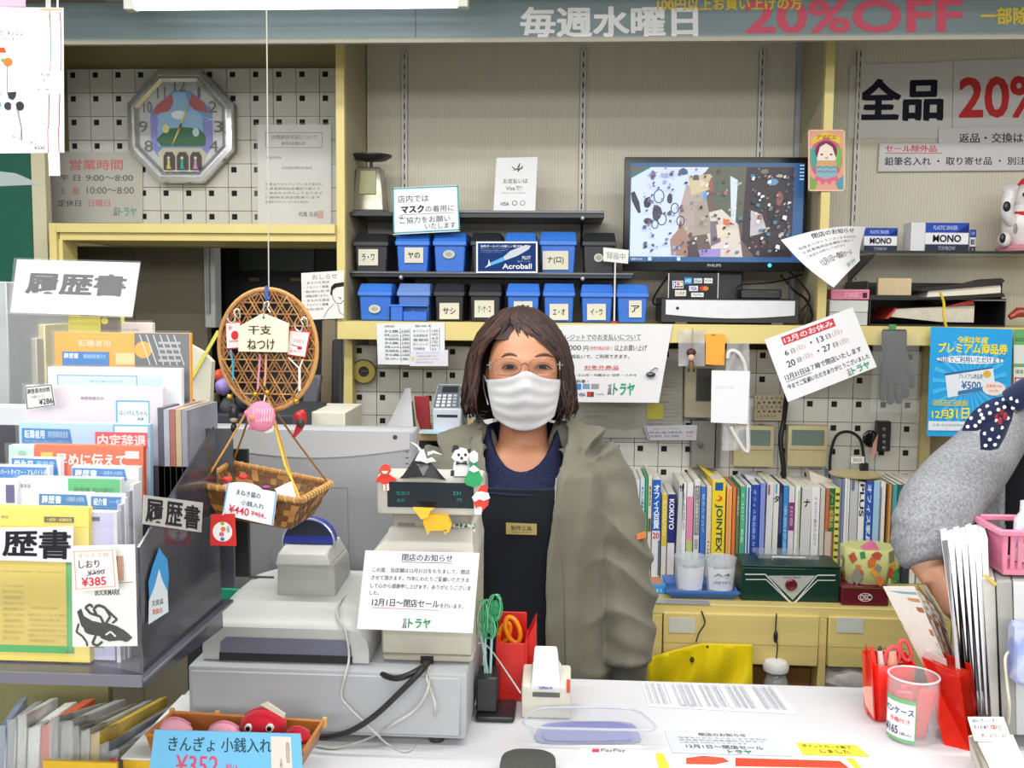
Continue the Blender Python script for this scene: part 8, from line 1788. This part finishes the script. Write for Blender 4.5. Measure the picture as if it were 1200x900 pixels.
def tab(x0,y0,x1,y1,s='履歴書',s2='一般職用 JIS規格'): return [('p',[(x0,y0),(x1-3,y0+.5),(x1,y1),(x0,y1)],BL),('t',s,x0+3,y0+2,x0+(x1-x0)*.45,y0+(y1-y0)*.68,'#dce6f0',1),('t',s2,x0+(x1-x0)*.52,y0+3,x1-5,y0+(y1-y0)*.6,'#9cc4e4',.4),('t','面接で差がつく書きやすい用紙です',x0+3,y0+(y1-y0)*.78,x1-5,y0+(y1-y0)*.92,'#8cb8dc')]
pack('rearmost lime and grey form pack under the plastic headline sign',80,371,142,1.48,'#d9d95c',[('r',118,371,142,420,'#6c6c6a'),('c',123,376,4,4,'#d9d95c'),('r',82,378,116,381,'#c3c84c')],RK+.12)
pack('white form pack edge beside the lime one at the rear',143,378,178,1.47,'#c9c9c8',[('t','ビジネス封筒',144,386,162,388,'#7a7a7a')],RK+.12)
pack('orange and dark grey patterned form pack near the rear',64,390,222,1.44,'#eda02c',[('r',158,390,222,470,'#5d5f62'),('c',168,410,10,10,'#eda02c'),('t','転職者用',92,399,130,407,'#e8c8a0',1)]+[('l',[(164+8*k,392),(176+8*k,428)],1.2,'#c6c8c8') for k in range(6)]+[('r',186,400+7*k,212,403+7*k,'#a9aaa8') for k in range(4)]+[('r',73,413,128,430,BL),('t','履歴書',75,415,92,421,'#dce6f0',1),('t','職務経歴書付き',98,416,124,421,'#9cc4e4',.4),('r',136,414,158,428,'#efc48c')],RK+.12)
pack('clear-wrapped white form pack with pale blue frame',56,431,212,1.40,'#dfe2ea',[('f',67,440,161,470,1,'#5aa8c0'),('r',69,442,159,470,'#c2dfee'),('r',163,441,190,452,'#bcdde6'),('t','履歴書用封筒',105,446,145,449,'#8aa8b8')],RK+.1)
pack('pale pink envelope pack with handwritten size label',30,453,190,1.36,'#ddd0d8',[('t','●履歴書在中',95,465,122,469,'#8c8088',.5),('r',136,469,175,500,'#5aa8c4'),('r',138,471,174,500,'#dde4ea'),('t','はいけんちゃん',140,481,173,487,'#4c5058',.3),('t','A4',161,489,168,493,'#4c5058',.5)],RK+.09)
pack('light blue pack with red declined-offer label',22,496,175,1.32,'#a8cdea',[('f',133,497,175,512,1,'#4aa0b8'),('r',135,499,173,506,'#d6e2ea')]+tab(26,503,85,521,'転職者用','履歴書職務経歴書')+[('r',112,506,173,525,'#d2404c'),('t','内定辞退',115,509,171,523,'#f2dcdc',1.5)],RK+.08)
pack('vivid orange pack with white headline on telling early',40,522,167,1.285,'#dc5a26',[('r',48,531,62,540,'#d8b82c'),('t','早めに伝えて',66,532,148,547,'#f0e4dc',1.6),('r',147,528,163,537,'#e0dcd8')],RK+.07)
pack('mint green pack edge left of the vivid orange pack',10,522,39,1.283,'#b9dccb',[('c',26,531,5,3,'#8cbca4')],RK+.07)
pack('white pack with wide blue title tab above the green pack',14,537,70,1.255,'#dfe3ea',tab(14,537,69,562,'学生用','履歴書'),RK+.06)
pack('grey-white pack with blue title tab at the middle of the rack',84,547,162,1.25,'#d9dade',tab(85,549,149,563),RK+.06)
pack('pack with part-timer title tab at the left edge',-30,546,57,1.225,'#d0dbe6',[('p',[(-30,547),(54,547),(57,562),(-30,562)],BL),('t','パートタイマー・アルバイト用',1,550,55,557,'#dce6f0',.8)],RK+.05)
pack('bright green and white form pack in the middle of the rack',20,560,141,1.2,'#dddfe6',[('r',80,560,141,640,'#48ad68'),('t','●●●',24,568,36,573,'#9c9ca4'),('t','履歴書 自己紹介',87,571,134,578,'#2c6a40',.8),('r',7,570,17,600,'#4c4a7c')],RK+.04)
pack('white pack with navy photo patch at the left picture edge',-30,562,19,1.19,'#e0e3ec',[('r',7,568,17,590,'#4c4a84')],RK+.04)
pack('white pack with blue title tab in front of the green pack',44,578,106,1.165,'#e2e4ea',tab(46,579,104,596),RK+.02)
pack('lilac-white pack with second blue title tab beside it',107,580,150,1.16,'#cfd0e2',tab(107,582,148,598,'紹介書','一般'),RK+.02)
pack('foremost yellow notepad pack with green border',-60,594,103,1.105,'#e4cf52',[('t','履歴書',2,605,10,608,'#7c7440',.3),('r',52,605,87,612,'#5c5430'),('t','一般用・転職者用',55,606.5,84,610.5,'#e4cf52',.5),('l',[(-60,618),(103,617)],.5,'#a89840'),('f',-80,655,85,773,9,'#35a24a'),('r',-75,658,77,764,'#cdb650'),('t','品名 履歴書用紙 一般 B5判 四枚入り',2,672,80,674,'#8c8038'),('t','日本法令 様式規格',6,690,28,692,'#9a8c3c'),('t','写真票 封筒付 応募用',35,716,66,719,'#9a8c3c')]+rows(2,28,696,760,9,'#a8983c')+rows(32,78,724,762,6,'#a8983c')+[('r',60+1.6*k,785,61+1.6*k,795,'#5c5430') for k in range(15)],RK+.001)
pack('lavender pack with green corner beside the yellow notepad',104,600,133,1.115,'#b9b6da',[('r',106,606,117,611,'#4a4858'),('r',104,668,120,776,'#b9b6da'),('r',106,758,120,768,'#35925a'),('r',106,786,118,796,'#5a5878')],RK+.001)
for k in range(5):
    solid('form_pack',['first','second','third','fourth','fifth'][k]+' thin pack edge right of the lavender pack, counted from the lavender pack','stationery',MB(paper(['#c9c9d2','#a9aab4','#d2d2d8','#8e8f9a','#c6c6cc'][k])).pbox(135+5*k,600-8*k,139.5+5*k,800,1.108+.008*k,1.13+.008*k),GP)
for k,(x,y,cl,lab) in enumerate(((186,478,'#5b5d66','dark grey binder edge standing behind the acrylic side'),(193,480,'#a9abb8','lilac-grey binder edge standing behind the acrylic side'),(200,480,'#a0685c','red-brown binder edge standing behind the acrylic side'),(207,480,'#b8a888','tan binder edge standing behind the acrylic side'),(214,481,'#8c8e9c','grey-blue binder edge standing behind the acrylic side'))):
    solid('binder',lab,'binder',MB(mat(cl,.4)).pbox(x,y,x+6.4,625,1.34,1.46),'binders behind the acrylic side')
solid('white_folder_board','tall cream folder on a dark block behind the rack beside the screen','folder',MB(mat('#25262a',.6)).box(P(215,548,1.95).x,P(241,548,1.95).x,1.95,2.0,0,P(228,545,1.95).z).add([],[],paper('#cdcbbb')).prism([P(214,400,1.95),P(236,412,1.95),P(248,424,1.95),P(243,545,1.95),P(214,548,1.95)],(0,.02,0),paper('#cdcbbb')) if True else MB(paper('#cdcbbb')).prism([P(214,400,1.95),P(236,412,1.95),P(248,424,1.95),P(243,545,1.95),P(214,548,1.95)],(0,.02,0)))
solid('yellow_ruler','yellow-green ruler leaning behind the cane disc','ruler',MB(mat('#d0c85c',.35)).prism([P(222,444,1.945),P(225,446,1.945),P(257,390,1.945),P(254,387,1.945)],(0,.003,0)))
sign('vertical_headline_sign','white strip with bold black characters across the yellow notepad pack','sign',[(-50,620),(86,617),(85,659),(-50,655)],1.085,'#e2e3ea',[('t','履',-42,622,-2,654,'#24242c',1.4),('t','歴',4,622,44,653,'#24242c',1.4),('t','書',47,621,83,655,'#24242c',1.4)])
Ya = [1.085,1.27,1.27,1.085]
sxp = sx_+.005
def side_c(pts): # points lie on the rack side plane x = sxp
    out = []
    for px,py in pts:
        d = ray(px,py); out.append(Vector((0,0,CAMZ))+d*(sxp/d.x))
    return out
c3 = side_c([(169,580),(238,589),(236,624),(168,614)])
sh = Sheet(c3,(0,0,100,100),out=Vector((1,-.3,0))); t = Thing('side_headline_sign','white strip with bold brushed characters on the side of the acrylic rack','sign'); t.part('sheet',sh.base(paper('#b5b4b2'),.001)); t.part('lettering',sh.art([('t','履',3,12,30,90,'#222226',1.2),('t','歴',34,12,62,92,'#222226',1.2),('t','書',66,14,94,92,'#222226',1.2)]),recalc=False); t.done()
c3 = side_c([(173,640),(199,640),(198,725),(173,732)])
sh = Sheet(c3,(0,0,100,100),out=Vector((1,-.3,0))); t = Thing('mountain_sticker','blue and white mountain-shaped sticker on the acrylic rack side','sticker'); t.part('print',sh.art([('p',[(50,2),(66,10),(88,18),(96,40),(92,62),(50,68),(6,70),(2,46),(20,26)],'#3c8cc4'),('p',[(50,30),(62,44),(90,62),(96,90),(2,100),(4,70),(30,52)],'#c9d2d8'),('t','文房具',16,70,70,78,'#3c4044',.8),('t','取扱店',20,82,66,89,'#c4403c',.8)]),recalc=False); t.done()
# bookmark packet
t = Thing('bookmark_packet','clear packet with black dancing-figure bookmark and price tag hanging on the rack','packet')
c,b = pc([(84,640),(158,638),(161,757),(85,758)],1.06); sh = Sheet(c,(84,638,161,758)); t.part('card',sh.base(paper('#e2e3e0')))
fig = [('t','BOOKMARK',112,690,142,697,'#2a2a2e',1),('l',[(86,684),(158,682)],1,'#8a8a86'),
       ('p',[(90,716),(95,712),(98,721),(108,727),(120,730),(128,737),(122,746),(112,745),(104,742),(95,733)],'#26241f'),('p',[(112,733),(124,729),(138,734),(150,742),(156,748),(150,752),(140,751),(128,752),(118,748)],'#26241f'),('c',110,737,12,7,'#26241f'),('c',136,743,13,7,'#26241f'),('l',[(92,730),(89,740),(96,745),(101,752),(102,757)],2.4,'#26241f'),
       ('l',[(122,731),(118,722),(106,718),(100,711),(106,707),(109,711)],3,'#26241f'),('l',[(124,731),(130,722),(124,712),(116,708),(110,713),(114,721)],3,'#26241f'),('l',[(112,709),(122,710),(130,718),(138,726),(132,730)],2.6,'#26241f'),('l',[(112,745),(108,754),(114,757),(120,752)],3,'#26241f'),('l',[(124,744),(130,740),(136,746)],2,'#e2e3e0'),('c',148,749,5,3.5,'#26241f'),('r',134,651,140,680,'#1f2238'),('r',140,651,147,680,'#b88a6c')]
t.part('lettering',sh.art(fig),recalc=False); w2 = Sheet(pc([(80,620),(160,618),(168,790),(80,770)],1.052)[0],(0,0,1,1)); t.part('plastic_sleeve',MB(clear('#f2f4f8',.07,.1)).grid(lambda u,v: w2.at(u,v,.002*math.sin(7*u+3)*math.sin(9*v)+.0012*math.sin(23*v+9*u)),18,22),recalc=False); t.done()
sign('bookmark_price_tag','white tag with orange border and red price on the bookmark packet','tag',[(83,643),(135,641),(139,690),(86,694)],1.045,'#e6e2e0',[('f',6,6,94,94,1.6,'#e09a70'),('t','きりえ工房',16,12,84,22,'#c9a0a0'),('t','しおり',16,28,62,46,'#4a4a5c',.8),('t','¥350',34,52,72,62,'#5a4a5c',.5),('l',[(32,64),(74,52)],1.6,'#4a3a4a'),('t','¥385',20,68,74,88,'#cf3048',1)],box=(0,0,100,100))
# plastic headline sign on top
def xtr(t,sh): t.part('stick',MB(mat('#c9c9c4',.4)).box(sh.at(50,100).x-.003,sh.at(50,100).x+.003,1.49,1.494,RK+.12,sh.at(50,100).z+.01))
sign('plastic_headline_sign','glossy plastic-sleeved headline sign above the resume packs','sign',[(20,304),(164,308),(155,371),(12,366)],1.45,'#dfe0e4',[('t','履歴書',28,320,150,346,'#45454a',2)],box=(12,304,164,371),wrap=2,rough=.3,extra=None)
sign('sealed_price_label','small black-bordered handwritten price label left of the pale pink pack','tag',[(29,453),(61,450),(65,475),(31,480)],1.33,'#dde0dc',[('f',2,2,98,98,3,'#3c4440'),('t','履歴書用封筒',8,12,90,34,'#3c4440',.5),('t','10枚入り',20,42,66,56,'#7c827e'),('t','¥286',46,62,94,88,'#3c4440',1)],box=(0,0,100,100))
# small signboards behind the rack at the far left
for k,(x0,x1,y0,cl,lab) in enumerate(((0,10,330,'#a9aeb0','grey crate edge at the far left behind the rack'),(4,16,388,'#c9c3a4','cream envelope box with oval print at the far left'),(17,25,395,'#8c4a40','dark red box edge between cream boxes at the far left'),(26,44,396,'#b9b6aa','grey cream box at the far left by the beige post'),(46,54,380,'#cfc7a4','narrow cream box beside the beige post'))):
    t = Thing('stock_box',lab,'box','stock boxes at the far left'); t.part('carton',MB(mat(cl,.6)).pbox(x0-(12 if k < 1 else 0),y0,x1,500,2.0+.03*k,2.25),bev=.002)
    if k == 1:
        c,b = pc((4,388,16,500),2.0+.03*k-.001); t.part('lettering',Sheet(c,b).art([('c',12,400,2.5,5,'#3a3a4c'),('t','長\n形\n封\n筒',9,412,14,450,'#6a6a60',.5)]),recalc=False)
    t.done()
solid('stock_shelf','dark green shelf top under the stock boxes at the far left','shelf',MB(mat('#173328',.5)).box(-1.3,P(66,500,2.0).x,1.95,2.3,P(20,482,2.0).z-.05,P(20,482,2.0).z),bev=.002)
solid('white_carton','white carton under the dark green shelf at the left edge','box',MB(paper('#d0d3da')).box(-1.3,P(60,500,1.9).x,1.9,1.94,.3,P(20,476,1.9).z),bev=.002)
# hanging poster top left
t = Thing('hanging_accessory_poster','overexposed white poster of ribbon accessories hanging at the upper left corner','poster')
c,b = pc([(-60,8),(74,9),(75,179),(-60,180)],1.15); sh = Sheet(c,(-60,8,75,180)); t.part('sheet',sh.base(paper('#efecee'),.001))
t.part('lettering',sh.art([('t','ウ、キノコュ',0,35,27,41,'#5a5a60',.3),('t','・+,',6,44,22,47,'#5a5a60'),('p',[(-6,55),(6,55),(8,61),(-6,61)],'#d8502c'),('c',10,72,5.5,5,'#d87a34'),('c',4,70,2,2,'#6a9a5c'),('l',[(9,77),(9.5,108)],.7,'#4a4a4e'),('p',[(9,108),(20,107),(19,113),(16,117),(11,115)],'#35353a'),('c',10,124,4.5,4.8,'#3a3a40'),('c',24,124,5,5.4,'#35353a'),('p',[(14,122),(19,120),(25,155),(24,166),(18,160),(13,160)],'#c6c8d4'),('l',[(22,130),(26,150),(26,165)],.8,'#35353a'),('p',[(-10,95),(4,108),(0,112),(-10,104)],'#e6c4ac'),('c',-2,122,4,5,'#38a4d8'),('p',[(-10,135),(-2,140),(-2,168),(-10,168)],'#c4e4ec'),('l',[(36,70),(38,88),(33,116),(40,118)],.5,'#c9c9cc'),
   ('t','リボン白黒各種',45,85,71,89,'#4a4a50',.3),('t','キノコュ',51,92,66,95,'#4a4a50',.3),('t','¥1,100 税込',45,103,72,106,'#5a5a60',.3),('t','リボン',32,166,44,170,'#4a4a50',.3),('t','¥330',41,172,53,176,'#3a3a40',.6)]),recalc=False)
t.part('top_rail',MB(mat('#d8c8a0',.5)).tube([sh.at(50,11,.004),sh.at(75,11,.004)],.0016,6)); t.part('hanger_tape',MB(clear('#e8ecf0',.5,.2)).add([sh.at(55,-60,.001),sh.at(61,-60,.001),sh.at(61,12,.001),sh.at(55,12,.001)],[(0,1,2,3)]),recalc=False); t.part('hanger_tape',MB(paper('#e4e4e4')).add([sh.at(68,-60,.001),sh.at(70,-60,.001),sh.at(70,12,.001),sh.at(68,12,.001)],[(0,1,2,3)]),recalc=False); t.done()
t = Thing('hanging_ribbon','white ribbon with dark red edges hanging over the accessory poster','ribbon')
rb = lambda u,v: P(58+13*u+1.2*math.sin(7*v)-1.5*v*(v > .7),14+192*v,1.135+.004*math.sin(11*v))
t.part('band',MB(paper('#e9e4e4')).slab(rb,3,30,.0006)); red_ = mat('#8c3040',.6)
for u in (.02,.98):
    for v0,v1 in ((.0,.36),(.5,.86)): t.part('red_edge',MB(red_).slab(lambda a_,b_: rb(u+.05*(a_-.5),v0+(v1-v0)*b_)+Vector((0,-.0006,0)),2,16,.0004))
t.done()
solid('pink_poster_edge','pink edge of a poster at the very top left corner','poster',MB(paper('#d8a8bc')).pbox(-60,-20,29,8,1.3,1.302))
sign('white_small_board','white glossy folded sheet sticking out at the left edge','sign',[(-40,196),(18,203),(48,216),(-40,220)],1.7,'#9aa6a4',[],th=.002,rough=.2)

# ---------------- files below the rack ----------------
struct('trim_12',MB(mat('#7c7850',.7,amt=.1)).box(-1.3,P(128,850,1.8).x,1.8,1.82,.3,1.02))
struct('trim_15',MB(mat('#5a5a54',.7)).box(-1.3,CXL-.003,1.0,1.8,.6,.62))
rr = random.Random(21)
gl_ = ['#6b7690','#8a8c92','#b9bab8','#d2d2d0','#c0452c','#8f8f90','#9c9d9a','#7f7a72','#a3a39c','#c7a83c','#6f747c','#8b8f94']
nm_ = ['slate blue sleeve leaning at the far left under the rack','grey sleeve leaning second from the left under the rack','pale grey sleeve leaning under the rack near the left','white-topped thick sleeve leaning under the rack','orange-red box file leaning under the rack','grey film sleeve right of the orange-red box file','crumpled clear grey sleeve in the middle under the rack','taupe sleeve leaning right of the crumpled grey one','light olive-grey sleeve leaning under the rack','mustard yellow folder leaning under the rack at the right','dark slate sleeve leaning right of the mustard folder','rightmost grey sleeve with pink dot leaning under the rack']
for k in range(12):
    x = 2+11.6*k-(4 if k < 4 else 0); w_ = 10.5 if k not in (3,4,6) else 15; top = 838+[10,2,-4,10,8,-2,4,10,14,18,30,38][k]; lean = 24+6.2*k
    f = [P(x,top+6,1.36),P(x+w_,top+3,1.36),P(x+w_-4,985,1.33),P(x-4,985,1.33)]
    bk = [P(x+lean,818+(k*5) % 9,1.72),P(x+w_+lean,816+(k*5) % 9,1.72),P(x+w_-2+lean,940,1.70),P(x-2+lean,940,1.70)]
    t = Thing('leaning_sleeve',nm_[k],'folder','sleeves leaning under the rack'); t.part('sleeve',MB(mat(gl_[k],.3,kind='patch',h2=None,scale=14,amt=.12)).hexa(f+bk),bev=.0015)
    t.part('film',MB(clear('#e8ecee',.3,.15)).grid(lambda u,v: f[0]+(f[1]-f[0])*(1.1*u-.05)+(f[3]-f[0])*v+Vector((0,-.004+.003*math.sin(9*v+5*u+k),.004*(1-v))),6,10),recalc=False)
    if k == 11: t.part('pink_dot',MB(mat('#d8306c',.4)).ball((f[0]+f[1])/2+Vector((0,-.006,-.014)),.007,.002,.007,10,6))
    t.done()
t = Thing('yellow_tray_edge','yellow cardboard tray edge below the leaning sleeves','tray'); t.part('front',MB(mat('#e0b52c',.5)).pbox(52,893,138,985,1.29,1.295)); t.part('floor',MB(mat('#c09a24',.5)).box(P(52,900,1.3).x,P(138,900,1.3).x,1.2955,1.34,P(90,985,1.3).z,P(90,985,1.3).z+.003)); t.done()
